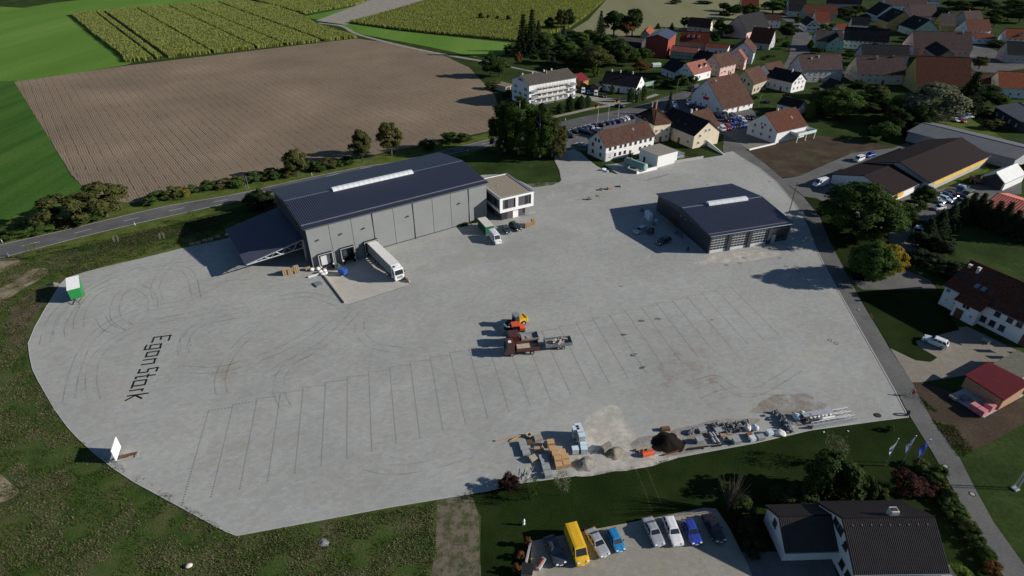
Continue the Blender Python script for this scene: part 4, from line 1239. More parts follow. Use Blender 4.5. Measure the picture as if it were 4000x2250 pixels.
house('long_stable', 'long low stable with faded red roof and a row of small windows', (97.8,382.9), (112.0,374.9), (103.0,374.6), 4.2, 6.57, 'beige', 'salmon', 'stable', nf=7, door=False)
house('field_edge_house', 'brown-roofed house at the edge of the pale stubble field', (131.9,477.1), (146.4,468.9), (139.5,465.9), 3.6, 9.02, 'cream', 'brown')
house('black_roof_barn', 'small barn with a black roof in front of the long stable', (108.1,362.3), (115.0,354.9), (106.9,354.1), 4.0, 7.6, 'dark', 'dark', 'barn', wins=0)
house('low_white_annex', 'low white annex with a flat red roof and square windows', (122.2,395.9), (135.1,390.0), (124.2,390.0), 4.2, 5.66, 'white', 'red', nf=5)
# red sign house
rs = house('gasthaus', 'large white gabled house with brown roof and a red sign on its gable', (85.8,269.7), (102.9,280.6), (92.6,259.4), 2.6, 12.99, 'white', 'brown', far=(7.4, 5.1), chim=((0.55, 0.0, 1.2),), sky=((-0.8, 0.12), (-0.5, 0.1)))
rl = -2 * (min(v.co.x for v in wall_of(rs)) - 0.35)
sgn = MB().span(-0.06, 0.0, -2.6, 0.6, 4.3, 5.6).build('sign', mat('sign_red', (0.5, 0.02, 0.03), 0.5, 0.05), rs, (-rl / 2 + 0.34, -0.4, 0))
por = thing('porch', 'small porch with orange fascia on the right end of the red-sign house', 'porch', (*(105.6,272.6), 0), rs.rotation_euler[2])
MB().span(-3, 3, -2.2, 2.6, 2.9, 3.05).build('roof', T_['rust'], por)
MB().span(-3.05, 3.05, -2.28, -2.2, 2.6, 3.08).span(3.0, 3.08, -2.2, 2.6, 2.6, 3.08).build('fascia', mat('orange_paint', (0.7, 0.16, 0.04), 0.5, 0.06), por)
for px_ in (-2.8, 2.8):
    MB().box((px_, -2.0, 1.4), (0.18, 0.18, 2.8)).build('post', mat('red_post', (0.5, 0.1, 0.06), 0.6, 0.1), por)
house('beige_gable_house', 'grey-beige gable house with brown roof and a cream garage front', (112.6,297.9), (123.6,308.4), (121.0,297.2), 4.8, 10.47, 'beige', 'brown', frame=M_FRAME_D)
house('brown_roof_white_gable', 'narrow white gable house with brown roof behind the dark-roofed white house', (128.0,314.2), (139.6,322.1), (130.5,307.5), 4.4, 10.0, 'white', 'brown', door=False)
wh = house('white_balcony_house', 'bright white house with black roof, long balcony and an orange terrace', (133.0,312.2), (141.6,299.6), (133.1,301.3), 5.0, 8.97, 'white', 'dark', chim=((0.35, -0.1, 1.3, 1),))
house('violet_house', 'large lilac-grey house with wide brown roof below the village street', (149.0,324.4), (172.2,326.7), (161.7,318.8), 6.4, 12.49, 'grey', 'mauve', chim=((-0.45, -0.3, 0.8, 1), (-0.1, -0.2, 0.8, 1)), frame=M_FRAME, nf=7)
house('grey_roof_farmhouse', 'very wide farmhouse with grey-brown roof and cream gable end', (178.4,323.2), (201.8,320.7), (187.6,314.1), 5.0, 12.28, 'cream', 'mauve', chim=((-0.15, -0.15, 1.3, 1), (0.55, -0.05, 0.8)))
house('dark_roof_behind', 'dark grey roof rising behind the wide grey-brown farmhouse', (200.8,361.8), (226.5,358.6), (214.1,354.6), 6.0, 10.88, 'grey', 'dark', wins=0)
house('rusty_roof_barn', 'huge barn with streaked rust-red roof and yellow gable wall', (199.6,307.6), (223.6,302.9), (204.0,296.5), 4.2, 15.36, 'yellow', 'rust', 'barn', nf=4)
house('wide_roof_house', 'wide house with greyish mauve roof in the middle of the village', (248.3,394.3), (281.7,390.1), (261.4,383.8), 4.4, 12.87, 'pink', 'mauve', chim=((0.7, -0.1, 0.9, 1),))
house('black_gable_house', 'house with a black pointed roof in front of the wide mauve roof', (256.4,381.8), (247.8,354.7), (246.2,365.6), 5.0, 9.03, 'brick', 'dark')
house('orange_roof_cottage', 'white gabled cottage with bright orange roof at the right picture edge', (324.9,420.0), (342.4,415.4), (328.5,413.2), 5.0, 10.44, 'white', 'orange', dorm=((0.0, 0.62, 2.6, 1.2),))
house('dark_roof_house_right', 'house with black roof and pale wall below the orange cottage', (291.6,371.7), (303.3,368.9), (291.5,364.6), 4.6, 10.81, 'grey', 'dark', door=False)
house('red_roof_white_gable', 'white gable house with plain red-brown roof by the garden trees', (315.8,447.8), (333.5,449.4), (323.5,442.0), 5.0, 11.58, 'white', 'rust')
house('red_garage', 'low garage with flat red roof below the red-brown gable house', (311.2,430.6), (324.5,429.2), (313.5,423.0), 3.6, 5.56, 'white', 'red', 'garage', nf=3, door=False)
tim = house('timber_framed_house', 'timber-framed yellow house with grey roof and brown beams on the gable', (312.2,470.3), (322.4,469.4), (317.0,463.3), 4.8, 12.54, 'yellow', 'grey')
tb = MB()
tl = -2 * (min(v.co.x for v in wall_of(tim)) - 0.35)
for z in (0.6, 2.6, 4.6, 6.4):
    hw = 4.4 if z < 4.7 else 2.6
    tb.span(-tl / 2 + 0.29, -tl / 2 + 0.34, -hw, hw, z, z + 0.25)
for k in range(-3, 4):
    tb.span(-tl / 2 + 0.28, -tl / 2 + 0.345, k * 1.25 - 0.12, k * 1.25 + 0.12, 0.3, 4.6 if abs(k) > 1 else 7.0)
tb.build('timber_frame', M_BROWNSHUT, tim)
house('slate_roof_house', 'house with steep black roof left of the timber-framed gable', (333.1,506.5), (336.7,497.4), (329.6,500.6), 5.6, 10.77, 'grey', 'dark')
house('mauve_gable_house', 'grey gable house with mauve roof behind the red-brown one', (347.4,498.4), (362.3,500.7), (353.2,493.9), 5.2, 10.42, 'grey', 'mauve', chim=((-0.3, 0, 0.9),))
house('mint_gable_house', 'pale mint gable house with black roof facing the yard', (294.2,473.0), (293.5,450.6), (285.3,460.0), 4.4, 11.01, 'green', 'dark', chim=((0.3, -0.3, 0.8, 1),))
house('ochre_house', 'ochre yellow house with black roof and skylights', (292.5,499.1), (290.2,478.2), (282.0,489.2), 5.2, 12.56, 'ochre', 'dark', sky=((0.1, 0.2), (0.5, 0.2), (-0.5, 0.7)))
house('blue_black_roof_house', 'house with blue-black roof at the left of the ochre house', (302.9,538.1), (300.1,514.9), (291.8,516.4), 4.6, 12.18, 'blue', 'dark')
house('mauve_barn', 'long barn with pale mauve roof near the top right', (319.4,524.3), (342.0,525.7), (329.8,517.4), 4.2, 11.98, 'pink', 'mauve', 'barn')
house('top_mauve_house', 'mauve-roofed white house cut by the top edge of the picture', (331.0,581.5), (366.6,579.4), (348.1,574.4), 5.0, 10.53, 'white', 'mauve')
house('top_white_house', 'white house with red roof tip at the top edge, before the trees', (382.7,603.1), (394.6,600.9), (390.0,602.0), 5.0, 8.6, 'white', 'red')
house('slate_cottage', 'cottage with dark slate roof and low white wall at the top of the street', (235.4,556.9), (249.8,554.9), (238.0,548.5), 3.6, 13.07, 'white', 'dark', sky=((-0.4, 0.55), (0.25, 0.55)))
house('patchy_red_barn', 'barn with patchy faded red roof above the small white gable house', (241.0,536.8), (267.2,534.6), (257.3,528.6), 4.0, 10.10, 'beige', 'rust', 'barn')
house('red_steep_house', 'cream house with steep bright red roof beside the patchy barn', (231.7,494.8), (242.5,494.8), (235.9,488.8), 4.0, 10.69, 'cream', 'red', chim=((-0.95, 0, 0.9),))
house('white_shutter_house', 'small white gable house with brown shutters at the street bend', (222.2,486.2), (219.9,468.3), (216.4,475.0), 4.4, 8.78, 'white', 'dark', shutters=M_BROWNSHUT)
house('mint_long_house', 'pale green long house with grey roof right of the street', (197.2,413.2), (213.2,410.0), (198.7,406.7), 4.6, 10.43, 'green', 'grey', chim=((-0.4, 0.1, 0.9, 1), (0.55, 0.1, 1.0, 1)))
house('mint_cross_gable', 'mint green cross gable with four windows in front of the long green house', (210.3,412.7), (204.6,396.7), (198.4,395.0), 4.8, 9.50, 'green', 'dark', far=(4.6, 4.8))
house('black_long_house', 'long white house under a very dark roof right of the mint gable', (216.9,415.2), (241.1,405.2), (225.2,404.4), 5.0, 12.05, 'white', 'dark', nf=9)
house('small_dark_house', 'small white gable with dark roof above the long black roof', (251.1,476.0), (262.6,472.5), (255.0,469.1), 4.6, 9.87, 'white', 'dark')
house('small_red_house', 'small white gable with red roof above the long green house', (231.1,456.5), (239.0,457.5), (233.6,453.1), 4.4, 7.43, 'white', 'red')
house('top_dark_row', 'row house with dark brown roof along the top picture edge', (281.5,584.1), (308.8,575.7), (295.4,581.3), 5.6, 10.0, 'grey', 'mauve', wins=0)
house('top_red_house', 'house with brick red roof between trees at the top edge', (200.4,571.7), (215.0,569.6), (210.9,562.1), 3.6, 11.87, 'white', 'red')
house('tile_roof_right', 'building with broad orange-red tiled roof at the right edge below the square', (234.1,296.2), (252.4,291.5), (235.8,288.2), 4.6, 10.75, 'white', 'orange', door=False)
house('yellow_gable_cottage', 'cottage with yellow gable and dark brown roof behind the tall fir', (230.5,302.5), (238.1,301.8), (233.0,298.3), 4.0, 8.0, 'yellow', 'brown')
house('grey_workshop', 'grey sheet-roofed workshop with white gates at the right edge', (218.0,256.9), (213.6,234.4), (208.5,254.7), 4.2, 6.4, 'dark', 'slab', 'workshop', nf=4, door=False)
house('low_dark_house', 'low house with dark roof behind the house with the terrace', (121.3,269.1), (127.7,261.2), (121.6,261.9), 3.2, 5.8, 'white', 'dark')
house('small_gable_barn', 'small barn with black roof and cream gable above the big garden trees', (152.9,294.1), (155.3,284.9), (149.4,288.0), 4.0, 7.88, 'cream', 'dark', 'barn', door=False)

# ---- around the yard
wb = house('white_workshop', 'long white building with reddish brown roof at the yard, green tank in front', (30.3,206.7), (50.5,219.5), (42.8,208.2), 5.4, 9.6, 'white', 'brown', 'building', frame=M_FRAME_D, nf=9, sky=((0.3, 0.3),))
MB().span(-1.9, 1.9, -0.08, 0.02, 0, 3.2).build('gate', mat('grey_gate', (0.55, 0.56, 0.57), 0.6, 0.05), wb, ((-9.5), min(v.co.y for v in wall_of(wb)) - 0.01, 0))
house('cream_house', 'tall cream house with hipped brown roof and twin chimneys beside the white workshop', (51.4,229.0), (59.0,232.0), (57.8,223.9), 7.2, 11.6, 'cream', 'brown', hip=0.75, chim=((0.0, 0.25, 2.6), (0.1, -0.05, 2.8)), nf=3, over=0.5)
house('dark_roof_barn', 'cream barn with big black roof between the cream house and the lane', (63.8,237.6), (73.8,219.1), (65.3,220.5), 5.0, 9.60, 'cream', 'dark', 'barn', nf=4, sky=((-0.2, 0.55), (0.2, 0.6)))
house('brown_gable_annex', 'annex with striped brown roof behind the black-roofed barn', (68.9,228.4), (77.9,234.4), (78.9,227.1), 4.8, 10.33, 'cream', 'brown', chim=((-0.95, 0, 1.0, 1), (-0.3, 0.1, 1.0, 1)))
bh = house('terrace_house', 'white house with red-brown roof and a glass-railed terrace on stilts', (97.5,227.9), (112.8,236.6), (107.4,225.0), 4.6, 9.97, 'white', 'rust', chim=((-0.1, 0.1, 1.0, 1),), sky=((0.35, 0.45),))
ter = thing('terrace', 'raised terrace with pale glass railing on the right of the red-brown-roofed house', 'terrace', (*(113.3,227.2), 0), bh.rotation_euler[2])
MB().span(-5.2, 5.4, -2.2, 3.2, 2.5, 2.75).build('deck', mat('terrace_deck', (0.3, 0.3, 0.3), 0.8, 0.1), ter)
for a in ((-5.2, 5.4, -2.26, -2.18), (-5.26, -5.18, -2.2, 3.2), (5.36, 5.44, -2.2, 3.2)):
    MB().span(*a, 2.75, 3.75).build('railing', mat('glass_rail', (0.55, 0.66, 0.66), 0.25, 0.05), ter)
for x in (-5, 0, 5.2):
    MB().box((x, -2.0, 1.25), (0.22, 0.22, 2.5)).build('post', W_['white'], ter)
anx, al = flat_block('flat_annex', 'white flat-roofed annex in front of the white workshop', 'annex', (45.6,204.2), (50.5,196.6), 9.6, 4.3, 'white', mat('annex_felt', (0.25, 0.235, 0.2), 0.95, 0.2, 3))
MB().span(2.2, 3.2, -0.04, 0.0, 0, 2.2).build('door', W_['dark'], anx)

# farm buildings on the right
fb = house('cattle_barn', 'long barn with dark brown roof and yellow curtain panels under the eave', (125.6,183.2), (161.5,207.8), (147.9,185.6), 3.6, 7.2, 'grey', 'sheet', 'barn', wins=0)
fl_ = (Vector((125.6,183.2)) - Vector((161.5,207.8))).length
ny = min(v.co.y for v in wall_of(fb))
M_YPANEL = mat('yellow_curtain', (0.68, 0.44, 0.09), 0.6, 0.08)
for k in range(6):
    x = -fl_ / 2 + 4 + k * (fl_ - 6) / 6
    MB().span(x, x + (fl_ - 6) / 6 - 0.15, ny - 0.06, ny - 0.01, 1.5, 3.2).build('curtain_panel', M_YPANEL, fb)
fb2 = house('front_barn', 'lower dark barn section with white gable and yellow panels beside the big lime tree', (110.4,175.1), (127.5,186.8), (123.8,171.9), 3.0, 5.8, 'white', 'sheet', 'barn', wins=0)
f2l = (Vector((110.4,175.1)) - Vector((127.5,186.8))).length
ny2 = min(v.co.y for v in wall_of(fb2))
for k in range(3):
    MB().span(-f2l / 2 + 0.8 + k * 2.2, -f2l / 2 + 2.9 + k * 2.2, ny2 - 0.06, ny2 - 0.01, 0.7, 2.6).build('curtain_panel', M_YPANEL, fb2)
house('long_slab_shed', 'very long low shed with pale grey roof behind the cattle barn', (161.5,231.2), (181.8,200.4), (155.1,222.3), 3.8, 5.4, 'grey', 'slab', 'shed', wins=0)
house('tarp_tent', 'white tarpaulin storage tent with open end behind the parked lorries', (155.1,179.5), (167.5,187.4), (164.2,181.1), 2.6, 5.2, 'white', 'tarp', 'tent', wins=0, over=0.05)
tt = bpy.context.scene.objects['tarp_tent']
tl2 = (Vector((155.1,179.5)) - Vector((167.5,187.4))).length
nyt = min(v.co.y for v in wall_of(tt)); fyt = max(v.co.y for v in wall_of(tt))
MB().prism([(-tl2 / 2 + 0.30, nyt + 0.5, 0), (-tl2 / 2 + 0.30, nyt + 0.5, 2.6), (-tl2 / 2 + 0.30, 0, 4.6), (-tl2 / 2 + 0.30, fyt - 0.5, 2.6), (-tl2 / 2 + 0.30, fyt - 0.5, 0)], (0.04, 0, 0)).build('opening_shade', W_['dark'], tt)  # dark sheet over the solid gable paints the shade inside the tent
# red ribbed roof
def ribbed_house(name, label, cat, A, B, E, he, hr, wall, m, pitch=0.5, depth=0.09, far=None, **kw):
    T = house(name, label, A, B, E, he, hr, wall, 'sheet', cat, far=far, **kw)
    A, B, E = Vector(A), Vector(B), Vector(E)
    L = (B - A).length
    u = (B - A).normalized(); v = Vector((-u.y, u.x))
    hn = abs((E - (A + B) / 2).dot(v))
    hf, hef = far if far else (hn, he)
    ro = [c for c in T.children if c.name.startswith('roof')][0]
    mb = MB()
    rib_sheet(mb, -L / 2 - 0.02, L / 2 + 0.02, (-hn - 0.04, he + 0.015), (-0.02, hr + 0.015), pitch, depth)
    rib_sheet(mb, -L / 2 - 0.02, L / 2 + 0.02, (0.02, hr + 0.015), (hf + 0.04, hef + 0.015), pitch, depth)
    mb.build('roof_sheet', m, ro)
    return T
ribbed_house('red_ribbed_hall', 'hall with ribbed salmon red roof behind the dark hedge', 'hall', (141.9,160.5), (151.3,146.0), (135.5,156.2), 4.4, 6.2, 'white', mat('red_sheet', (0.48, 0.155, 0.12), 0.6, 0.08), 0.7, 0.16, wins=0)
# white house on the right
M_TILEDARK = T_['rust']
wr = house('white_row_house', 'long white two-storey house with dark red roof, brown doors and skylights on the right', (103.3,115.5), (111.5,99.4), (102.5,101.4), 5.0, 9.6, 'white', 'rust', wins=0, sky=((-0.45, 0.62), (-0.3, 0.62), (-0.95, 0.5), (-0.75, 0.55), (-0.12, 0.62)), chim=((-0.68, -0.25, 1.1, 1), (-0.9, -0.2, 0.5, 1)))
wl = (Vector((103.3,115.5)) - Vector((111.5,99.4))).length
nyw = min(v.co.y for v in wall_of(wr))
x_ = lambda f: -wl / 2 + f
for f in (11.5, 13.9, 15.7, 20.3, 22.6, 25.5, 27.5):
    window(wr, x_(f), nyw - 0.005, 3.5, 0, 1.1, 1.3, M_FRAME_D)
for f in (9.6, 11.4, 13.3, 20.8, 22.8, 25.5, 28):
    window(wr, x_(f), nyw - 0.005, 0.95, 0, 1.1, 1.35, M_FRAME_D)
MB().span(-0.75, 0.75, -0.08, 0.02, 0, 2.5).build('door', M_DOOR, wr, (x_(17.8), nyw - 0.005, 0))
pw = MB().span(x_(4.2), x_(9.0), nyw - 1.9, nyw - 0.002, -0.2, 4.3).build('wing', W_['white'], wr)
MB().prism([(x_(3.8), nyw - 2.4, 3.95), (x_(9.4), nyw - 2.4, 3.95), (x_(9.4), nyw + 0.6, 5.75), (x_(3.8), nyw + 0.6, 5.75)], (0, 0, 0.2)).build('wing_roof', T_['rust'], wr)
MB().span(-0.8, 0.8, -0.07, 0.02, 0, 2.3).build('door', M_DOOR, wr, (x_(5.6), nyw - 1.91, 0))
window(wr, x_(6.4), nyw - 1.91, 2.9, 0, 1.5, 1.0, M_FRAME)
window(wr, x_(8.0), nyw - 1.91, 1.5, 0, 0.6, 0.6, M_FRAME)
for f, z in ((1.2, 3.6), (1.6, 1.7), (3.3, 1.7)):
    window(wr, x_(f), nyw - 0.005, z, 0, 0.9 if z > 3 else 0.5, 0.9 if z > 3 else 0.45, M_FRAME)
# brick shed with pitched dark red tiles, flat garage behind it
sh_fl, sh_fr, sh_bl, sh_br = (84.61,84.38), (87.22,77.53), (90.6,87.2), (94.20,81.17)
sh = thing('brick_shed', 'open brick shed with dark red ribbed roof and stacked pallets inside the wall', 'shed', (*sh_fl, 0), 0)
def loc_(p, z):
    return (p[0] - sh_fl[0], p[1] - sh_fl[1], z)
MB().prism([loc_(sh_fl, 2.6), loc_(sh_fr, 2.6), loc_(sh_br, 3.5), loc_(sh_bl, 3.5)], (0, 0, 0.15)).build('roof', mat('shed_tiles', (0.13, 0.022, 0.03), 0.9, 0.15, spec=0.08), sh)
mb = MB()
for k in range(46):
    f = (k + 0.5) / 46
    a, b = lerp(sh_fl, sh_fr, f), lerp(sh_bl, sh_br, f)
    mb.tube([loc_(a, 2.78), loc_(b, 3.68)], 0.06, 4)
mb.build('roof_rib', MATS['shed_tiles'], sh)
cin = lambda p: lerp(p, lerp(lerp(sh_fl, sh_br, 0.5), lerp(sh_fr, sh_bl, 0.5), 0.5), 0.09)
ww = [cin(p) for p in (sh_fl, sh_fr, sh_br, sh_bl)]
for k, (p, q) in enumerate(((ww[0], ww[1]), (ww[1], ww[2]), (ww[3], ww[2]), (ww[0], ww[3]))):
    MB().box((lerp(p, q, 0.5)[0] - sh_fl[0], lerp(p, q, 0.5)[1] - sh_fl[1], 1.25), (dist(p, q) - 0.25, 0.24, 2.7 if k == 0 else 2.6), ang(p, q)).build('wall', W_['brick'], sh)
slab_pts = [(80.96,81.69), (83.82,76.04), (95.08,81.76), (92.7,87.3)]
sheet('shed_slab', slab_pts, 0.06, mat('slab_concrete', (0.42, 0.41, 0.39), 0.85, 0.1))
flat_block('flat_garage', 'flat-roofed garage with brownish felt roof behind the brick shed', 'garage', (91.9,87.2), (94.07,83.16), 8.5, 3.0, 'grey', mat('garage_felt', (0.13, 0.125, 0.1), 0.95, 0.2))

# ---- bottom right: the white house with ribbed brown tiles
M_PIPEG = mat('hook_grey', (0.2, 0.2, 0.2), 0.8, 0.1)
M_RIBTILE = mat('brown_rib_tiles', (0.055, 0.047, 0.045), 0.8, 0.15, 1.0)
bA, bB = (44.03,49.99), (56.49,50.16)
big = ribbed_house('gable_house', 'large white house with ribbed dark brown roof at the bottom right corner', 'house', bA, bB, ((bA[0] + bB[0]) / 2, bA[1] - 5.6), 3.8, 7.6, 'white', M_RIBTILE, 0.26, 0.05, far=(5.5, 3.8), wins=0, chim=())
bl = dist(bA, bB)
yb = min(v.co.y for v in wall_of(big))
for y, z, w, h in ((0.9, 5.0, 1.1, 1.0), (-0.35, 4.9, 1.1, 1.2), (-2.2, 4.2, 0.9, 1.1), (-3.0, 1.3, 1.0, 1.2), (-4.6, 1.3, 1.0, 1.2), (1.5, 1.3, 1.0, 1.2)):
    window(big, -bl / 2 + 0.348, y, z, -math.pi / 2, w, h, M_FRAME_D)
broof = [c for c in big.children if c.name.startswith('roof')][0]
MB().box((1.1, 0.75, 7.5), (1.0, 0.9, 1.4)).build('chimney', M_CHIMW, broof)
MB().span(0.75, 1.45, 0.5, 1.0, 8.2, 8.32).build('chimney_cap', W_['dark'], broof)
for k in range(9):
    MB().box((-bl / 2 + 1.2 + k * 1.25, -0.85, 7.16), (0.1, 0.2, 0.09)).build('snow_hook', M_PIPEG, broof)
wA, wB = (36.91,51.94), (44.87,52.21)
wing = ribbed_house('garage_wing', 'lower white garage wing with dark ribbed roof on the left of the corner house', 'garage', wA, wB, (40.19,48.30), 2.6, 5.2, 'white', M_RIBTILE, 0.26, 0.05, far=(3.6, 2.9), wins=0)
wgl = dist(wA, wB)
window(wing, -wgl / 2 + 0.348, 0.6, 2.4, -math.pi / 2, 0.9, 1.1, M_FRAME_D)
MB().span(-0.3, 0.9, -0.1, 0.0, 1.8, 2.2).build('wall_box', W_['white'], wing, (0, min(v.co.y for v in wall_of(wing)) - 0.01, 0))
MB().box((0, 0, 0.75), (2.6, 2.2, 1.5)).build('stair_box', mat('stair_concrete', (0.3, 0.27, 0.22), 0.9, 0.15), big, (bl / 2 + 1.2, -4.2, 0))

# ================================================================= TREES, SHRUBS, CROPS
def leaf_mat(name, col, var=0.35, trans=0.25):
    m, nt, b = _nodes(name, 0.75, 0.03)
    oi = nt.nodes.new('ShaderNodeObjectInfo')
    vec = _coord(nt, 'object')
    n = _noise(nt, vec, 0.9, 3)
    n2 = _noise(nt, vec, 6.0, 2)
    c = _ramp(nt, n, [(0.3, mul(col, 1 - var)), (0.7, mul(col, 1 + var))])
    c = _mix(nt, 1.0, c, _ramp(nt, n2, [(0.3, 0.7), (0.7, 1.3)]), 'MULTIPLY')
    c = _mix(nt, 1.0, c, _ramp(nt, oi.outputs['Random'], [(0, 0.75), (1, 1.2)]), 'MULTIPLY')
    nt.links.new(c, b.inputs['Base Color'])
    tr = nt.nodes.new('ShaderNodeBsdfTranslucent')
    nt.links.new(_mix(nt, 1.0, c, (1.0, 1.0, 0.4), 'MULTIPLY'), tr.inputs['Color'])
    mx = nt.nodes.new('ShaderNodeMixShader')
    mx.inputs[0].default_value = trans
    nt.links.new(b.outputs[0], mx.inputs[1])
    nt.links.new(tr.outputs[0], mx.inputs[2])
    nt.links.new(mx.outputs[0], nt.nodes['Material Output'].inputs['Surface'])
    return m
LF = {
 'dark': leaf_mat('leaves_dark', (0.037, 0.060, 0.017)),
 'mid': leaf_mat('leaves_mid', (0.054, 0.090, 0.022)),
 'olive': leaf_mat('leaves_olive', (0.085, 0.092, 0.030)),
 'yellow': leaf_mat('leaves_yellow', (0.340, 0.250, 0.030)),
 'silver': leaf_mat('leaves_silver', (0.170, 0.180, 0.120)),
 'autumn': leaf_mat('leaves_autumn', (0.130, 0.065, 0.024)),
 'fir': leaf_mat('needles_dark', (0.024, 0.040, 0.017), trans=0.08),
 'blue': leaf_mat('needles_blue', (0.042, 0.065, 0.065), trans=0.08),
 'bright': leaf_mat('leaves_bright', (0.090, 0.130, 0.025)),
 'wine': leaf_mat('leaves_wine', (0.060, 0.028, 0.026)),
 'twig': leaf_mat('twig_tips', (0.160, 0.130, 0.090)),
 'corn': leaf_mat('maize_leaves', (0.250, 0.280, 0.090), 0.12, 0.45),
 'weed': leaf_mat('weed_leaves', (0.060, 0.095, 0.022), 0.4, 0.25),
 'weed_dry': leaf_mat('dry_stalks', (0.120, 0.105, 0.060), 0.35, 0.2),
 'hedge': leaf_mat('hedge_leaves', (0.050, 0.085, 0.024), 0.3),
}
M_BARK = mat('bark', (0.09, 0.075, 0.06), 0.9, 0.3, 3)
M_BARKW = mat('birch_bark', (0.35, 0.33, 0.3), 0.9, 0.3, 5)

def leaf(V, F, p, nrm, size, rng, asp=0.6):
    """One pointed leaf clump (a bent quad) at p facing roughly nrm."""
    q = nrm.to_track_quat('Z', 'Y') @ Quaternion((0, 0, 1), rng.uniform(0, 6.28))
    a = q @ Vector((size * asp, 0, 0))
    b = q @ Vector((0, size, 0))
    c = q @ Vector((0, 0, size * 0.22))
    o = len(V)
    V += [p - b * 0.9, p + a * 0.8 - c, p + b, p - a * 0.8 - c]
    F.append((o, o + 1, o + 2, o + 3))

def crown_mesh(name, kind, seed, N, leafsize):
    """Crown in a 10 m tall, 4 m radius frame (z from the ground)."""
    rng = random.Random(seed)
    V, F = [], []
    def rnd_dir():
        z = rng.uniform(-1, 1); a = rng.uniform(0, 6.28); s = math.sqrt(1 - z * z)
        return Vector((s * math.cos(a), s * math.sin(a), z))
    lobes = []
    if kind in ('round', 'willow', 'bush', 'lime'):
        zc, rz, rx = {'round': (6.1, 3.7, 3.3), 'willow': (5.6, 4.0, 3.3), 'bush': (4.6, 4.8, 3.3), 'lime': (5.4, 4.3, 3.5)}[kind]
        n = {'round': 46, 'willow': 50, 'bush': 34, 'lime': 120}[kind]
        for k in range(n):
            d = rnd_dir()
            f = rng.uniform(0.45, 1.0) ** 0.5
            egg = 1.0 - 0.22 * d.z if kind != 'bush' else 1.0 - 0.1 * d.z
            c = Vector((d.x * rx * f * egg, d.y * rx * f * egg, zc + d.z * rz * f))
            lobes.append((c, rng.uniform(0.75, 1.45) * (0.72 if kind == 'lime' else 1)))
        per = N // n
        for c, r in lobes:
            for _ in range(int(per * (r / 1.1) ** 2)):
                d = rnd_dir()
                if d.z < -0.3 and rng.random() < 0.6: d.z = -d.z
                p = c + Vector((d.x * r, d.y * r, d.z * r * (0.8 if kind != 'willow' else 1.3))) * rng.uniform(0.55, 1.08)
                if p.z < 0.1: p.z = rng.uniform(0.1, 0.8)
                out = Vector((p.x, p.y, (p.z - zc) * 0.9)).normalized()
                leaf(V, F, p, (d * 0.8 + out * 0.7 + rnd_dir() * 0.7).normalized(), leafsize * rng.uniform(0.6, 1.4), rng)
    elif kind == 'birch':
        for k in range(110):
            a, h = rng.uniform(0, 6.28), rng.uniform(2.2, 9.7)
            rr = 4.1 * math.sin(min(1, (10.6 - h) / 4.2) * 1.57) * rng.uniform(0.3, 1.0) ** 0.6
            x, y = rr * math.cos(a), rr * math.sin(a)
            ln = rng.uniform(0.9, 2.4)
            for _ in range(N // 110):
                t = rng.random()
                p = Vector((x + rng.gauss(0, 0.3), y + rng.gauss(0, 0.3), max(0.8, h - t * ln)))
                nn = Vector((math.cos(a) + rng.uniform(-.7, .7), math.sin(a) + rng.uniform(-.7, .7), rng.uniform(-0.1, 0.9))).normalized()
                leaf(V, F, p, nn, leafsize * rng.uniform(0.6, 1.3), rng, 0.45)
    elif kind == 'conifer':
        for lv in range(17):
            h = 0.8 + 9.0 * lv / 16
            R0 = 3.7 * (1 - lv / 16.6) + 0.18
            nb = max(4, int(13 * (1 - lv / 20)))
            off = rng.uniform(0, 6.28)
            for k in range(nb):
                a = off + 6.28 * k / nb + rng.uniform(-0.15, 0.15)
                rl = R0 * rng.uniform(0.78, 1.1)
                for j in range(int(N / 17 / nb * (0.5 + 1.0 * (1 - lv / 16)))):
                    t = rng.random() ** 0.6
                    w = 0.28 + 0.35 * (1 - t)
                    p = Vector((math.cos(a) * rl * t, math.sin(a) * rl * t, h - 0.55 * t * rl / 3 + rng.uniform(-0.12, 0.22)))
                    p += Vector((rng.gauss(0, w * 0.5), rng.gauss(0, w * 0.5), 0))
                    nn = Vector((math.cos(a) * 0.6, math.sin(a) * 0.6, 1.0)) + rnd_dir() * 0.6
                    leaf(V, F, p, nn.normalized(), leafsize * rng.uniform(0.6, 1.2), rng, 0.4)
    elif kind == 'column':
        for k in range(N):
            h = 10 * rng.random() ** 0.85
            rr = 3.6 * min(1, (10.2 - h) / 3.2) * min(1, 0.55 + h / 3) * rng.uniform(0.72, 1.06)
            a = rng.uniform(0, 6.28)
            rr *= 1 + 0.14 * math.sin(5 * a + h * 1.3) + 0.08 * math.sin(9 * a - h * 2)
            p = Vector((rr * math.cos(a), rr * math.sin(a), h))
            nn = Vector((math.cos(a), math.sin(a), 0.5)) + rnd_dir() * 0.6
            leaf(V, F, p, nn.normalized(), leafsize * rng.uniform(0.6, 1.3), rng, 0.5)
    elif kind == 'airy':
        for k in range(26):
            d = rnd_dir()
            c = Vector((d.x * 3.2, d.y * 3.2, 6.4 + d.z * 3.1)) * 1.0
            for _ in range(N // 26):
                p = c + Vector((rng.gauss(0, 0.5), rng.gauss(0, 0.5), rng.gauss(0, 0.6)))
                leaf(V, F, p, rnd_dir(), leafsize * rng.uniform(0.5, 1.2), rng)
    me = bpy.data.meshes.new(name)
    me.from_pydata(V, [], F)
    me.update()
    return me

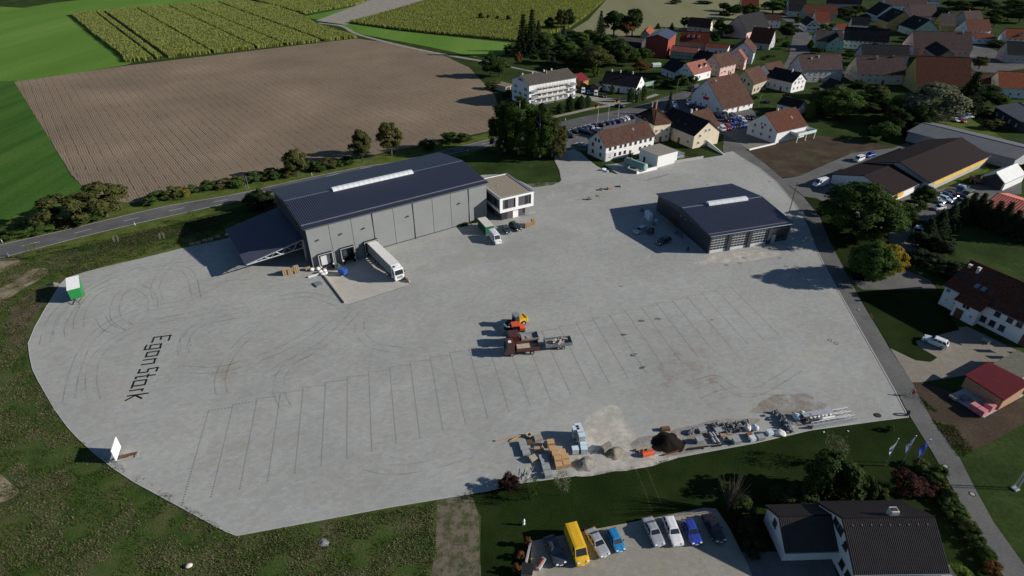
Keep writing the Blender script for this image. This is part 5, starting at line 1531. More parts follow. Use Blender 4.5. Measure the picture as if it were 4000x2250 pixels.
def trunk_mesh(name, kind, seed):
    rng = random.Random(seed)
    mb = MB()
    top = {'lime': 6.5, 'round': 6.5, 'willow': 5.5, 'birch': 9.2, 'conifer': 9.6, 'column': 5.0, 'bush': 3.0, 'airy': 8.0, 'bare': 4.5}[kind]
    r0 = {'lime': 0.3, 'round': 0.3, 'willow': 0.42, 'birch': 0.24, 'conifer': 0.24, 'column': 0.3, 'bush': 0.2, 'airy': 0.12, 'bare': 0.22}[kind]
    path = [(0, 0, -0.2)]
    x = y = 0.0
    for k in range(1, 6):
        x += rng.uniform(-0.12, 0.12); y += rng.uniform(-0.12, 0.12)
        path.append((x, y, top * k / 5))
    mb.tube(path, [r0 * (1.25 if k == 0 else 1 - 0.15 * k) for k in range(6)], 7)
    nl = {'lime': 7, 'round': 7, 'willow': 8, 'birch': 6, 'conifer': 0, 'column': 0, 'bush': 5, 'airy': 6, 'bare': 0}[kind]
    for k in range(nl):
        a = 6.28 * k / nl + rng.uniform(-0.4, 0.4)
        h = top * rng.uniform(0.4, 0.85)
        ln = rng.uniform(1.6, 2.6)
        p0 = Vector((x * h / top, y * h / top, h))
        p1 = p0 + Vector((math.cos(a) * ln * 0.6, math.sin(a) * ln * 0.6, ln * 0.5))
        p2 = p1 + Vector((math.cos(a + 0.3) * ln * 0.5, math.sin(a + 0.3) * ln * 0.5, ln * 0.5))
        mb.tube([p0, p1, p2], [r0 * 0.42, r0 * 0.26, r0 * 0.1], 5)
    if kind == 'bare':
        for k in range(90):
            a = rng.uniform(0, 6.28); t = rng.uniform(0.1, 1.0)
            lean = rng.uniform(0.1, 0.95)
            p0 = Vector((0.25 * math.cos(a), 0.25 * math.sin(a), 0.4 + t * 2.2))
            L = rng.uniform(4.0, 7.0)
            p1 = p0 + Vector((math.cos(a) * lean * 1.7, math.sin(a) * lean * 1.7, L * 0.45))
            p2 = p0 + Vector((math.cos(a + 0.2) * lean * 3.6, math.sin(a + 0.2) * lean * 3.6, L * 0.95))
            mb.tube([p0, p1, p2], [0.07, 0.05, 0.022], 4, False)
    return mb.mesh(name)

PROTO = {}
def proto(kind, var):
    k = (kind, var)
    if k not in PROTO:
        N, ls = {'lime': (30000, 0.2), 'round': (6800, 0.31), 'willow': (6500, 0.3), 'birch': (11000, 0.27), 'conifer': (4200, 0.36), 'column': (2600, 0.42), 'bush': (2600, 0.4), 'airy': (900, 0.26), 'bare': (0, 0.1)}[kind]
        seed = hash_(kind) + 17 * var
        PROTO[k] = (crown_mesh('crown', kind, seed, N, ls) if N else None, trunk_mesh('trunk', kind, seed + 5))
    return PROTO[k]
def hash_(s):
    return sum((i + 1) * ord(c) for i, c in enumerate(s))

TN = {'lime': 'lime_tree', 'round': 'leafy_tree', 'willow': 'willow_tree', 'birch': 'birch_tree', 'conifer': 'fir_tree', 'column': 'columnar_tree', 'bush': 'bush', 'airy': 'young_tree', 'bare': 'bare_shrub'}
TC = {'bush': 'bush', 'bare': 'shrub'}
tree_n = [0]
def tree(kind, spec, label, leaf_='mid', group=None, bark=None):
    """spec = (x, y, height, crown radius)."""
    x, y, h, r = spec
    tree_n[0] += 1
    i = tree_n[0]
    cm, tm = proto(kind, i % {'round': 4, 'birch': 2, 'conifer': 2, 'bush': 3, 'column': 2}.get(kind, 1))
    T = thing(TN[kind], label, TC.get(kind, 'tree'), (x, y, 0), (i * 2.399) % 6.283, group)
    T.scale = (r / 4.0, r / 4.0, h / 10.0)
    link('trunk' if kind not in ('bush',) else 'stem', tm, bark or (M_BARKW if kind == 'birch' else M_BARK), T)
    if cm:
        link('crown' if kind != 'bush' else 'foliage', cm, LF[leaf_], T)
    elif kind == 'bare':
        pass
    return T

# --- along the main road
G1 = 'trees along the main road'
tree('round', (-72.6,188.9,9.9,3.9), 'round tree with yellowing top on the road verge behind the warehouse roof', 'olive', G1)
tree('round', (-53.3,201.9,11.6,4.1), 'tree with bare lower trunk on the verge, left of the pair above the roof', 'olive', G1)
tree('round', (-44.3,209.2,12.0,4.7), 'tree on the verge, right of the pair above the warehouse roof', 'olive', G1)
tree('bush', (-126.6,151.3,10.1,7.7), 'wide brownish-green tree by the road at the left', 'olive', G1)
tree('round', (-119.2,157.8,10.4,7.6), 'brownish round tree by the road, right of the wide one', 'olive', G1)
for k, (sp, c) in enumerate([((-31.9,215.6,4.1,3.4), 'dark'), ((-24.5,222.4,4.6,4.6), 'mid'), ((-18.7,225.2,3.1,3.7), 'mid'), ((-123.0,153.8,3.2,4.8), 'mid'), ((-136.4,147.6,2.5,6.3), 'mid'), ((-140.2,145.9,2.5,4.9), 'mid'), ((-130.8,148.8,2.4,4.2), 'mid')]):
    tree('bush', sp, ['dark bush on the verge above the right end of the roof', 'large bush on the verge above the right end of the roof', 'bush beside the large one, towards the birches', 'small bush under the brownish trees at the left', 'bush on the far roadside near the left edge', 'bush at the left picture edge on the roadside', 'low bush between the left roadside bushes'][k], c, 'bushes on the road verge')
hedge_pts = sorted([(-89.5,180.9), (-85.7,183.9), (-82.7,186.1), (-80.4,187.3), (-78.0,188.9), (-69.6,194.1), (-66.8,194.9), (-63.9,196.6), (-60.6,198.3), (-109.5,169.1), (-105.7,171.5), (-102.0,174.2), (-110.4,166.1), (-97.7,177.4), (-94.2,180.0), (-75.7,189.1), (-57.9,200.0)])
for k, p in enumerate(hedge_pts):
    tree('bush', (p[0], p[1], 2.6 + (k * 7 % 5) * 0.35, 2.6 + (k * 3 % 4) * 0.4), f'low shrub of the strip between field and road, {ORD[k]} from the left', ['mid', 'hedge', 'olive'][k % 3], 'scrub strip between field and road')
tree('bush', (-74.6,163.2,6.7,3.5), 'dense dark bush between the road and the canopy', 'fir')
tree('bush', (-77.1,164.7,5.0,4.9), 'dark bush behind the left end of the warehouse', 'fir')
tree('bush', (-77.9,162.0,3.3,2.1), 'small yellow-green bush beside the dark bush at the canopy', 'olive')
tree('airy', (-122.9,132.8,4.7,1.5), 'thin young tree with yellow-green leaves on the left bank', 'bright')
tree('airy', (-91.7,153.8,3.9,1.4), 'young yellowish tree on the grass bank by the road', 'bright')
tree('airy', (-69.3,194.9,1.8,0.8), 'sapling in the verge beside the yellowing tree', 'bright')
tree('airy', (-100.7,169.9,3.5,1.2), 'yellow sapling at the field edge', 'yellow')

# --- birch group on the lawn
GB = 'tall birches on the lawn by the office'
tree('birch', (2.6,210.8,21.2,7.2), 'tallest birch with long hanging branches, left of the lawn group', 'mid', GB)
tree('birch', (10.1,207.0,18.6,6.0), 'birch in the middle of the lawn group', 'mid', GB)
tree('birch', (14.6,208.2,14.6,5.0), 'birch at the right of the lawn group with bare lower stem', 'olive', GB)
tree('birch', (-2.8,213.4,19.3,5.8), 'birch at the left edge of the lawn group', 'dark', GB)

# --- conifers and shrubs at the apartment block
GA = 'evergreens in front of the apartment block'
for k, (sp, lf) in enumerate([((13.5,264.4,4.2,2.0), 'fir'), ((21.3,262.6,4.4,1.9), 'fir'), ((25.8,265.3,7.1,2.0), 'fir'), ((31.3,270.1,5.8,2.2), 'fir'), ((34.4,273.0,5.1,1.8), 'fir'), ((29.4,270.1,3.5,1.5), 'fir'), ((-2.7,290.4,2.5,2.2), 'dark'), ((4.1,286.2,3.1,1.5), 'fir')]):
    tree('column', sp, f'dark evergreen, {ORD[k]} of the row in front of the apartment block', lf, GA)
GR3 = 'three small trees at the roadside'
for k, sp in enumerate([(55.4,281.0,6.5,1.6), (58.8,281.0,6.7,1.6), (62.2,284.6,7.0,1.8)]):
    tree('column', sp, ['left of the three slim trees in front of the long white house', 'middle one of the three slim trees in front of the long white house', 'right one of the three slim trees in front of the long white house'][k], 'mid', GR3)
tree('column', (48.8,294.8,4.5,1.2), 'slim tree standing close to the wall of the long white house', 'dark')
tree('conifer', (68.9,260.8,9.7,2.5), 'blue-grey spruce beside the cream house with twin chimneys', 'blue')

# --- garden trees above the apartment block
gt = [('conifer', (6.5,385.0,22.3,6.7), 'fir'), ('conifer', (11.9,385.0,24.7,6.7), 'fir'), ('conifer', (16.5,398.4,17.3,5.1), 'fir'), ('conifer', (62.1,448.3,16.3,5.1), 'fir'), ('conifer', (34.4,424.0,10.9,4.3), 'blue'), ('conifer', (23.5,346.5,7.0,2.6), 'blue'),
      ('round', (28.3,475.4,8.6,3.9), 'dark'), ('round', (36.9,475.4,13.4,4.3), 'olive'), ('round', (42.6,480.1,13.2,4.4), 'dark'), ('round', (72.4,452.6,16.1,7.1), 'dark'), ('round', (85.7,452.6,18.0,6.3), 'dark'), ('round', (81.1,448.3,10.7,5.4), 'autumn'),
      ('round', (46.0,346.5,11.9,9.0), 'olive'), ('round', (61.2,357.6,13.6,7.3), 'dark'), ('round', (57.6,398.4,9.7,5.5), 'mid'), ('round', (34.5,388.3,7.0,5.7), 'mid'), ('round', (45.1,420.1,7.5,5.4), 'mid'), ('round', (52.9,431.8,7.6,4.8), 'mid'), ('round', (29.5,416.4,8.1,4.6), 'mid'), ('round', (20.2,388.3,12.7,5.3), 'mid'), ('round', (78.3,369.3,7.3,4.5), 'mid'), ('round', (70.5,338.5,6.2,4.1), 'autumn'), ('round', (35.9,357.6,7.8,5.3), 'dark'), ('round', (70.1,357.6,8.8,3.3), 'mid'),
      ('bush', (44.8,330.9,6.2,2.2), 'bright'), ('bush', (-2.3,395.0,5.2,2.9), 'dark'), ('bush', (26.7,395.0,5.2,4.3), 'mid'), ('bush', (42.1,369.3,6.1,4.8), 'dark'), ('round', (-11.5,330.9,11.2,4.9), 'dark'), ('round', (-6.7,330.9,8.7,4.9), 'dark'), ('bush', (-9.0,305.3,4.0,4.0), 'olive'), ('round', (3.6,357.6,7.2,2.0), 'autumn'), ('round', (12.8,369.3,3.7,2.4), 'mid'), ('column', (-15.5,395.0,0.0,0.4), 'dark')]
gt = gt[:-1]
gt += [('round', (21.0,363.4,7.3,4.7), 'dark'), ('round', (30.0,363.4,7.3,5.0), 'dark'), ('round', (46.1,395.0,6.5,5.1), 'dark'), ('round', (62.9,391.6,7.0,5.1), 'dark'), ('round', (70.0,388.3,6.3,4.3), 'mid'), ('round', (17.6,409.0,7.3,4.5), 'dark'), ('round', (56.5,424.0,6.2,3.9), 'dark'), ('round', (41.6,439.9,5.7,4.0), 'dark'), ('round', (56.2,357.6,7.1,4.7), 'dark'), ('bush', (25.9,341.1,3.5,3.1), 'mid'), ('bush', (63.6,333.4,3.4,3.1), 'dark'), ('bush', (75.6,316.5,3.8,3.6), 'dark'), ('bush', (80.4,307.5,3.2,4.1), 'dark')]
gt = [(k_, (s_[0], s_[1], s_[2] * 1.05, s_[3] * (1.22 if k_ != 'conifer' else 1.05)), l_) for k_, s_, l_ in gt]
WH = {'lime': 'big broad tree', 'conifer': 'fir', 'round': 'leafy tree', 'bush': 'bush'}
CW = {'fir': 'dark', 'blue': 'bluish', 'dark': 'dark green', 'mid': 'green', 'olive': 'brownish green', 'autumn': 'rust-brown', 'bright': 'light green', 'yellow': 'yellow', 'silver': 'silvery', 'hedge': 'green', 'wine': 'dark red'}
def batch(lst, where, group):
    """Labels count equal-looking members from left to right."""
    srt = sorted(lst, key=lambda t: math.atan2(t[1][0], t[1][1]))
    tot, cnt = {}, {}
    for k, s, l in srt:
        tot[(k, l)] = tot.get((k, l), 0) + 1
    for k, s, l in srt:
        cnt[(k, l)] = cnt.get((k, l), 0) + 1
        base = f"{CW[l]} {WH.get(k, 'columnar tree')} {where}"
        if tot[(k, l)] > 1:
            base += f", {ORD[cnt[(k, l)] - 1]} from the left"
        tree(k, s, base, l, group)
batch(gt, 'above the apartment block', 'garden trees above the apartment block')
# small orchard row in the maize
for k, sp in enumerate([(-19.6,524.7,4.5,1.3), (-11.5,521.9,4.1,1.7), (-3.0,516.3,5.0,1.9), (-25.2,522.6,5.9,2.4)]):
    tree('round', sp, f'small dark tree at the maize field, {ORD[k]} of the row', 'dark', 'small trees at the maize field')

# --- village trees
vt = [('round', (131.7,486.9,7.8,3.7), 'dark'), ('round', (141.0,484.2,5.4,4.0), 'dark'), ('conifer', (110.6,484.2,3.7,3.0), 'fir'), ('conifer', (119.8,478.9,4.8,2.7), 'fir'), ('round', (152.0,449.2,8.0,4.7), 'mid'), ('round', (150.4,463.6,9.3,4.3), 'dark'), ('round', (177.4,537.2,4.9,4.5), 'dark'), ('round', (189.6,553.8,7.2,6.4), 'dark'), ('round', (207.3,571.4,6.9,7.2), 'mid'), ('round', (189.0,578.7,6.6,4.8), 'dark'), ('round', (157.4,626.7,3.1,5.7), 'dark'), ('round', (183.9,626.7,2.5,6.4), 'dark'), ('bush', (188.4,622.4,2.5,3.8), 'dark'), ('round', (136.3,422.6,5.8,2.6), 'dark'),
      ('round', (85.1,306.3,6.3,3.5), 'mid'), ('round', (92.9,313.6,4.5,2.8), 'mid'), ('round', (112.7,335.9,4.0,3.4), 'mid'), ('bush', (82.1,318.6,2.4,3.0), 'dark'), ('bush', (77.5,308.7,2.3,2.6), 'dark'),
      ('round', (227.5,564.2,9.5,10.2), 'mid'), ('round', (243.3,586.3,7.3,6.9), 'mid'), ('round', (191.0,440.0,9.7,5.9), 'dark'), ('round', (177.1,406.4,4.2,2.6), 'dark'), ('round', (194.8,527.6,12.0,6.7), 'mid'), ('round', (191.9,553.8,7.6,6.9), 'dark'), ('round', (279.4,543.7,6.9,8.4), 'dark'), ('round', (293.2,550.4,7.7,7.4), 'dark'), ('bush', (194.7,400.7,1.9,2.2), 'dark'), ('round', (189.3,398.8,6.5,2.0), 'dark'), ('round', (211.4,387.7,2.8,4.4), 'mid'), ('bush', (227.2,404.5,2.4,3.7), 'mid'), ('bush', (157.2,380.7,1.6,2.5), 'mid'), ('bush', (160.7,382.4,1.0,1.7), 'bright'), ('bush', (228.8,512.4,3.7,3.9), 'dark')]
vt += [('round', (191.8,391.3,3.3,3.0), 'dark'), ('round', (230.8,398.8,4.6,3.7), 'dark'), ('round', (243.4,486.9,2.7,2.7), 'dark'), ('round', (266.8,463.6,4.4,3.2), 'mid'), ('bush', (181.4,431.2,2.2,2.8), 'mid'), ('round', (161.4,463.6,5.4,3.9), 'dark'), ('bush', (151.1,373.8,1.6,2.0), 'dark'), ('round', (257.5,578.7,5.5,4.4), 'dark'), ('round', (204.5,377.2,3.2,3.0), 'dark'), ('round', (285.8,521.4,4.9,4.1), 'dark'), ('round', (235.9,484.2,3.1,2.7), 'mid'), ('bush', (110.4,290.4,1.6,1.9), 'dark'), ('bush', (115.3,286.2,1.6,1.9), 'dark')]
vt = [(k_, (s_[0], s_[1], s_[2] * 1.05, s_[3] * 1.12), l_) for k_, s_, l_ in vt]
batch(vt, 'among the village houses', 'trees among the village houses')
vt2 = [('round', (405.2,586.3,6.9,7.7), 'dark'), ('round', (421.0,594.0,6.0,7.9), 'dark'), ('round', (426.8,586.3,8.5,8.6), 'dark'), ('round', (396.2,527.6,7.2,7.2), 'dark'), ('round', (406.5,527.6,7.5,7.9), 'dark'), ('round', (404.8,512.4,10.2,7.7), 'dark'), ('round', (459.3,594.0,7.2,9.6), 'dark'), ('round', (372.9,495.1,7.5,4.9), 'mid'), ('round', (319.9,414.4,3.6,5.7), 'mid'), ('round', (263.9,348.5,6.8,3.9), 'olive'), ('round', (252.3,391.3,6.5,4.6), 'mid'), ('round', (269.0,431.2,3.1,4.0), 'dark'), ('round', (286.9,406.4,3.2,3.5), 'olive'), ('bush', (288.0,473.7,4.5,2.2), 'mid'), ('round', (472.7,601.8,6.0,7.5), 'mid'), ('round', (401.6,597.9,5.9,5.0), 'dark')]
vt2 = [(k_, (s_[0], s_[1], s_[2] * 1.05, s_[3] * 1.2), l_) for k_, s_, l_ in vt2]
batch(vt2, 'near the top right corner', 'trees near the top right corner')
# --- orchard between the village and the cattle barn
vt3 = [('lime', (140.6,259.0,11.9,10.4), 'mid'), ('column', (129.1,256.3,6.9,2.0), 'olive'), ('round', (168.4,277.9,8.3,4.9), 'olive'), ('round', (161.6,275.9,5.2,4.5), 'mid'), ('bush', (173.1,304.0,4.5,4.2), 'dark'), ('round', (166.8,270.1,6.2,3.8), 'mid'), ('round', (165.1,250.8,10.0,5.2), 'mid'), ('willow', (173.8,247.4,15.3,11.3), 'silver'), ('conifer', (200.0,263.1,16.6,8.0), 'fir'), ('round', (215.8,274.5,8.4,6.7), 'dark'), ('round', (220.6,270.6,5.8,3.5), 'mid'), ('round', (144.4,226.0,6.7,4.9), 'mid'), ('round', (158.0,237.1,7.2,5.5), 'dark'), ('round', (165.0,238.6,10.1,5.0), 'dark'), ('bush', (193.7,264.9,4.7,2.3), 'yellow'), ('round', (156.0,241.0,8.2,4.4), 'dark'), ('round', (203.6,262.2,4.2,3.7), 'dark'), ('bush', (158.0,297.1,2.9,5.1), 'mid'), ('bush', (198.3,241.0,3.6,4.1), 'olive'), ('round', (151.8,245.8,3.8,3.5), 'dark'), ('bush', (134.5,292.6,1.3,1.6), 'dark'), ('bush', (207.2,257.7,2.6,3.0), 'dark')]
vt3 += [('round', (148.3,265.3,5.1,4.0), 'dark'), ('round', (135.2,263.5,4.9,3.6), 'dark'), ('round', (159.0,264.4,3.8,3.7), 'dark'), ('round', (168.0,266.3,4.7,4.4), 'dark'), ('round', (174.9,270.1,5.7,4.2), 'mid'), ('round', (167.1,246.6,5.5,4.5), 'mid'), ('round', (197.4,264.9,5.4,3.7), 'dark'), ('bush', (146.1,233.3,2.6,3.4), 'dark'), ('bush', (158.8,233.3,2.6,3.7), 'dark'), ('round', (225.4,282.6,4.7,4.0), 'dark'), ('bush', (156.6,304.0,2.2,3.1), 'dark')]
vt3 = [(k_, (s_[0], s_[1], s_[2] * 1.05, s_[3] * 1.12), l_) for k_, s_, l_ in vt3]
batch(vt3, 'above the cattle barn', 'orchard trees above the cattle barn')

# --- trees by the lane
tree('lime', (95.3,146.4,14.6,11.6), 'big dense lime tree between the lane and the barn', 'mid')
tree('lime', (86.2,122.3,10.6,5.6), 'green half of the tree pair at the lane, below the lime', 'mid')
tree('lime', (91.8,124.8,8.3,4.2), 'tree turning bright yellow below the lime', 'yellow')
tree('bush', (93.1,159.7,5.0,2.9), 'dark bush at the left foot of the lime tree', 'dark')
tree('bush', (114.2,156.8,4.6,4.1), 'dark shrub below the front barn', 'dark')
tree('bush', (121.2,162.8,4.2,3.1), 'grey-green shrub beside the front barn', 'mid')
tree('round', (124.2,165.1,6.4,3.6), 'small round tree at the corner of the front barn', 'dark')
tree('bush', (115.3,153.2,1.8,3.3), 'low shrub in front of the gravel heap', 'dark')
tree('bush', (98.9,144.4,2.5,2.7), 'bush beside the white trailer under the lime', 'dark')
# hedge of firs on the right
hp = [(113.7,144.6), (118.8,147.9), (123.5,150.9), (128.5,154.4), (132.4,156.5), (133.3,154.4), (134.4,152.6), (135.6,150.6), (136.7,148.4), (137.9,146.2), (139.0,144.1), (140.3,142.3)]
for k, p in enumerate(hp):
    tree('conifer', (p[0], p[1], 7.4 + (k % 3) * 0.7 - (1.6 if k < 3 else 0), 3.9), f'fir in the dark hedge by the ribbed red roof, {ORD[k]} from the lane', 'fir', 'fir hedge by the ribbed red roof')
for k, p in enumerate([(110.1,140.9), (111.2,137.8), (113.4,136.5), (105.8,129.6), (106.4,124.8), (108.4,122.8), (103.4,131.3)]):
    tree('bush', (p[0], p[1], 3.6 + 0.5 * (k % 3), 3.4), f'dark hedge bush beside the farm track, {ORD[k]} from the top', 'fir', 'hedge along the farm track')
tree('round', (171.4,187.5,4.9,3.1), 'tree at the right edge behind the tarpaulin tent', 'dark')

# --- bottom right garden
tree('bush', (48.3,59.7,8.9,4.5), 'large dark shrub with pale feathery top in the lawn above the corner house', 'dark')
tree('airy', (51.5,65.9,5.7,2.1), 'silvery tuft of shoots above the large dark shrub', 'silver')
tree('bush', (54.2,59.5,4.2,1.7), 'dark shrub right of the large feathery one', 'dark')
tree('bush', (56.7,59.5,2.3,1.8), 'ornamental grass clump by the corner house', 'olive')
tree('bush', (60.4,60.2,4.4,2.5), 'dark reddish bush below the flags', 'wine')
tree('bush', (64.0,60.2,1.7,2.1), 'red-leaved low shrub at the lane hedge', 'wine')
tree('bush', (62.1,59.8,1.0,0.8), 'small yellow flowering shrub below the flags', 'yellow')
tree('bush', (34.8,57.5,2.4,1.4), 'bush at the left gable of the garage wing', 'mid')
tree('bush', (44.5,58.6,3.1,2.3), 'dark shrub behind the garage wing', 'dark')
tree('bush', (41.2,58.4,2.5,2.3), 'dark shrub at the shadowed hedge behind the garage wing', 'dark')
hl = [(65.86,63.93), (66.56,62.49), (66.58,60.62), (66.60,58.82), (66.48,56.85), (66.32,55.17), (66.16,53.53), (66.01,51.95), (65.86,50.42), (65.72,48.93), (65.65,64.92), (67.91,63.45), (65.50,57.93), (65.09,55.79)]
for k, p in enumerate(hl):
    tree('bush', (p[0], p[1], 1.5 + 0.2 * (k % 4), 1.35), f'clipped green shrub of the hedge along the lane, {ORD[k]} planted', ['hedge', 'mid', 'olive', 'hedge'][k % 4], 'hedge along the lane at the corner house')
tree('bush', (65.2,47.0,1.8,1.5), 'brownish bush at the end of the lane hedge', 'autumn')
tree('bush', (60.1,45.9,2.4,1.7), 'light green bush beside the corner house stairs', 'bright')
# shrubs at the yard edge
tree('bush', (-0.5,60.9,2.8,1.8), 'dark red bush at the edge of the yard', 'wine')
tree('airy', (2.9,58.6,4.7,1.4), 'thin green shrub right of the dark red bush', 'mid')
tree('airy', (7.6,59.5,5.2,1.5), 'grey-green loose shrub beside the timber stacks', 'silver')
tree('bare', (32.5,56.9,8.4,2.7), 'leafless twiggy shrub above the parked cars', 'twig')
for k, (sp, l) in enumerate([((2.2,51.0,2.0,0.6), 'autumn'), ((1.2,49.1,1.4,0.7), 'autumn'), ((0.7,47.0,1.7,0.8), 'autumn'), ((34.2,57.1,2.2,1.8), 'dark'), ((33.9,52.9,2.5,1.8), 'fir'), ((33.7,50.0,2.5,1.7), 'fir'), ((34.8,55.0,2.6,1.6), 'fir')]):
    tree('bush', sp, ['brown shrub at the upper corner of the low wall', 'brown shrub halfway along the low wall', 'brown shrub at the bottom of the low wall', 'dark bush at the right of the leafless shrub', 'dark hedge bush right of the black car, middle one', 'dark hedge bush right of the parking lot, lowest one', 'dark hedge bush right of the parking lot, top one'][k], l)
tree('bush', (65.3,73.0,1.3,0.7), 'tiny lone shrub on the lawn below the steel stack', 'olive')
tree('bush', (46.4,136.8,1.6,0.4), 'small bright green weed at the garage wall', 'bright')
tree('column', (78.0,223.9,3.4,1.3), 'small dark thuja beside the stairs of the black-roofed barn', 'fir')
tree('bush', (80.7,223.9,2.1,1.1), 'round dark bush beside the thuja', 'fir')
tree('airy', (-52.2,207.4,3.7,0.2), 'thin sapling by the warehouse roof edge', 'mid')

# ---- maize fields
def maize(name, label, pts, step, lanes, seed, h0=2.3):
    """Rows of maize: leaf blades standing in rows, lanes left open."""
    rng = random.Random(seed)
    poly = [Vector(p) for p in pts]
    rot = R(-52.0)
    u, v = Vector((math.cos(rot), math.sin(rot))), Vector((-math.sin(rot), math.cos(rot)))
    us = [p.dot(u) for p in poly]; vs = [p.dot(v) for p in poly]
    def inside(p):
        c = False
        j = len(poly) - 1
        for i in range(len(poly)):
            a, b = poly[i], poly[j]
            if (a.y > p.y) != (b.y > p.y) and p.x < (b.x - a.x) * (p.y - a.y) / (b.y - a.y) + a.x:
                c = not c
            j = i
        return c
    V, F = [], []
    w = min(vs)
    row = 0
    while w < max(vs):
        lane = any(abs(w - (min(vs) + (max(vs) - min(vs)) * f)) < 1.1 for f in lanes)
        if not lane:
            t = min(us) + rng.uniform(0, step)
            while t < max(us):
                p = u * (t + rng.uniform(-0.3, 0.3)) + v * (w + rng.uniform(-0.25, 0.25))
                if inside(p):
                    h = h0 * rng.uniform(0.75, 1.1)
                    a = rng.uniform(0, 6.28)
                    s = rng.uniform(0.3, 0.6)
                    o = len(V)
                    ca, sa = math.cos(a) * s, math.sin(a) * s
                    V += [(p.x - ca, p.y - sa, 0.2), (p.x + ca, p.y + sa, 0.2), (p.x + ca * 0.8, p.y + sa * 0.8, h * 0.85), (p.x, p.y, h), (p.x - ca * 0.8, p.y - sa * 0.8, h * 0.8)]
                    F.append((o, o + 1, o + 2, o + 3, o + 4))
                    o = len(V)
                    V += [(p.x + sa * 0.9, p.y - ca * 0.9, h * 0.72), (p.x + ca * 0.5, p.y + sa * 0.5, h * 0.93), (p.x - sa * 0.9, p.y + ca * 0.9, h * 0.78), (p.x - ca * 0.5, p.y - sa * 0.5, h * 0.9)]
                    F.append((o, o + 1, o + 2, o + 3))
                t += step
        w += 0.95
        row += 1
    me = bpy.data.meshes.new(name)
    me.from_pydata(V, [], F)
    o = link(name, me, LF['corn'])
    tag(o, label, 'maize', None, 'stuff')
    sheet('field_soil', pts, 0.045, M_STUBSOIL)
M_STUBSOIL = ground_mat('maize_soil', [(0.3, (0.1, 0.11, 0.035)), (0.7, (0.15, 0.15, 0.05))], 0.1, 1.0, 0.3)
maize('maize_field', 'ripening maize field left of the ploughed field with visible lanes', [(-378.0,552.8), (-352.5,581.3), (-306.3,612.7), (-269.2,647.4), (-220.3,601.9), (-177.1,543.8), (-150.3,495.3), (-108.4,444.8), (-174.9,400.3), (-227.4,365.3), (-243.3,388.0), (-298.4,454.1)], 0.62, (0.12, 0.16, 0.33, 0.5, 0.62, 0.78), 1)
maize('maize_field', 'maize field at the top edge beyond the gravel strip', [(-278.6,679.2), (-216.6,601.9), (-178.4,557.4), (-146.5,618.3), (-137.7,692.7)], 0.9, (0.3, 0.7), 2)
maize('maize_field', 'large maize field in the upper middle beside the stubble field', [(-129.8,510.6), (-120.8,530.9), (-100.8,591.5), (-70.5,692.7), (107.3,703.2), (60.4,537.3), (42.9,484.4), (8.6,427.1), (0.5,432.8), (-54.2,460.5), (-86.1,479.1)], 0.85, (0.2, 0.45, 0.7), 3)

# ---- rough weeds on the banks around the yard
def weeds(name, label, pts, n, seed, size, mats, holes=()):
    rng = random.Random(seed)
    xs = [p[0] for p in pts]; ys = [p[1] for p in pts]
    def inside(p, poly):
        c = False; j = len(poly) - 1
        for i in range(len(poly)):
            a, b = poly[i], poly[j]
            if (a[1] > p[1]) != (b[1] > p[1]) and p[0] < (b[0] - a[0]) * (p[1] - a[1]) / (b[1] - a[1]) + a[0]:
                c = not c
            j = i
        return c
    from mathutils import noise as _n
    for mi, m_ in enumerate(mats):
        V, F = [], []
        k = 0
        while k < n // len(mats):
            p = (rng.uniform(min(xs), max(xs)), rng.uniform(min(ys), max(ys)))
            if not inside(p, pts) or any(inside(p, h) for h in holes):
                continue
            k += 1
            dn = _n.noise(Vector((p[0] * 0.22, p[1] * 0.22, mi * 7.3)))
            if dn < -0.05 - 0.1 * mi:
                continue
            for b in range(3):
                a = rng.uniform(0, 6.28); s = size * rng.uniform(0.5, 1.3)
                dx, dy = math.cos(a) * s, math.sin(a) * s
                ox, oy = p[0] + rng.uniform(-s, s), p[1] + rng.uniform(-s, s)
                o = len(V)
                V += [(ox - dy * 0.35, oy + dx * 0.35, 0.02), (ox + dy * 0.35, oy - dx * 0.35, 0.02), (ox + dx, oy + dy, s * rng.uniform(0.5, 1.6))]
                F.append((o, o + 1, o + 2))
        me = bpy.data.meshes.new(name)
        me.from_pydata(V, [], F)
        o = link(name, me, LF[m_])
        tag(o, label + (' (dry stalks)' if False else ''), 'weeds', None, 'stuff')
bank = [(-130.7,125.1), (-124.9,131.0), (-116.8,131.0), (-109.6,121.4), (-106.5,107.3), (-100.7,96.9), (-94.8,89.1), (-85.88,81.24), (-77.04,73.29), (-69.69,68.37), (-60.36,63.83), (-39.42,52.29), (-25.74,55.18), (-11.85,58.17), (-10.55,50.53), (-11.32,45.27), (-70.60,45.27)]
weeds('weeds', 'rough green and brown weeds on the bank around the yard', bank, 42000, 5, 0.16, ['weed', 'weed_dry'])
weeds('weeds', 'tall grass and weeds on the bank between road and yard', [(-131.5,133.1), (-126.1,137.3), (-117.0,141.3), (-106.4,147.6), (-93.2,155.1), (-82.5,163.3), (-76.6,153.8), (-86.9,141.3), (-98.6,133.1), (-105.2,127.1), (-109.3,123.3), (-117.4,132.0)], 9000, 6, 0.22, ['weed', 'weed_dry'])
weeds('weeds', 'unmown grass beside the lane and the bare plot', [(76.3,85.3), (75.17,80.08), (74.18,75.20), (73.64,66.94), (77.08,68.50), (77.19,75.20), (75.70,80.75)], 3500, 8, 0.16, ['weed', 'weed_dry'])

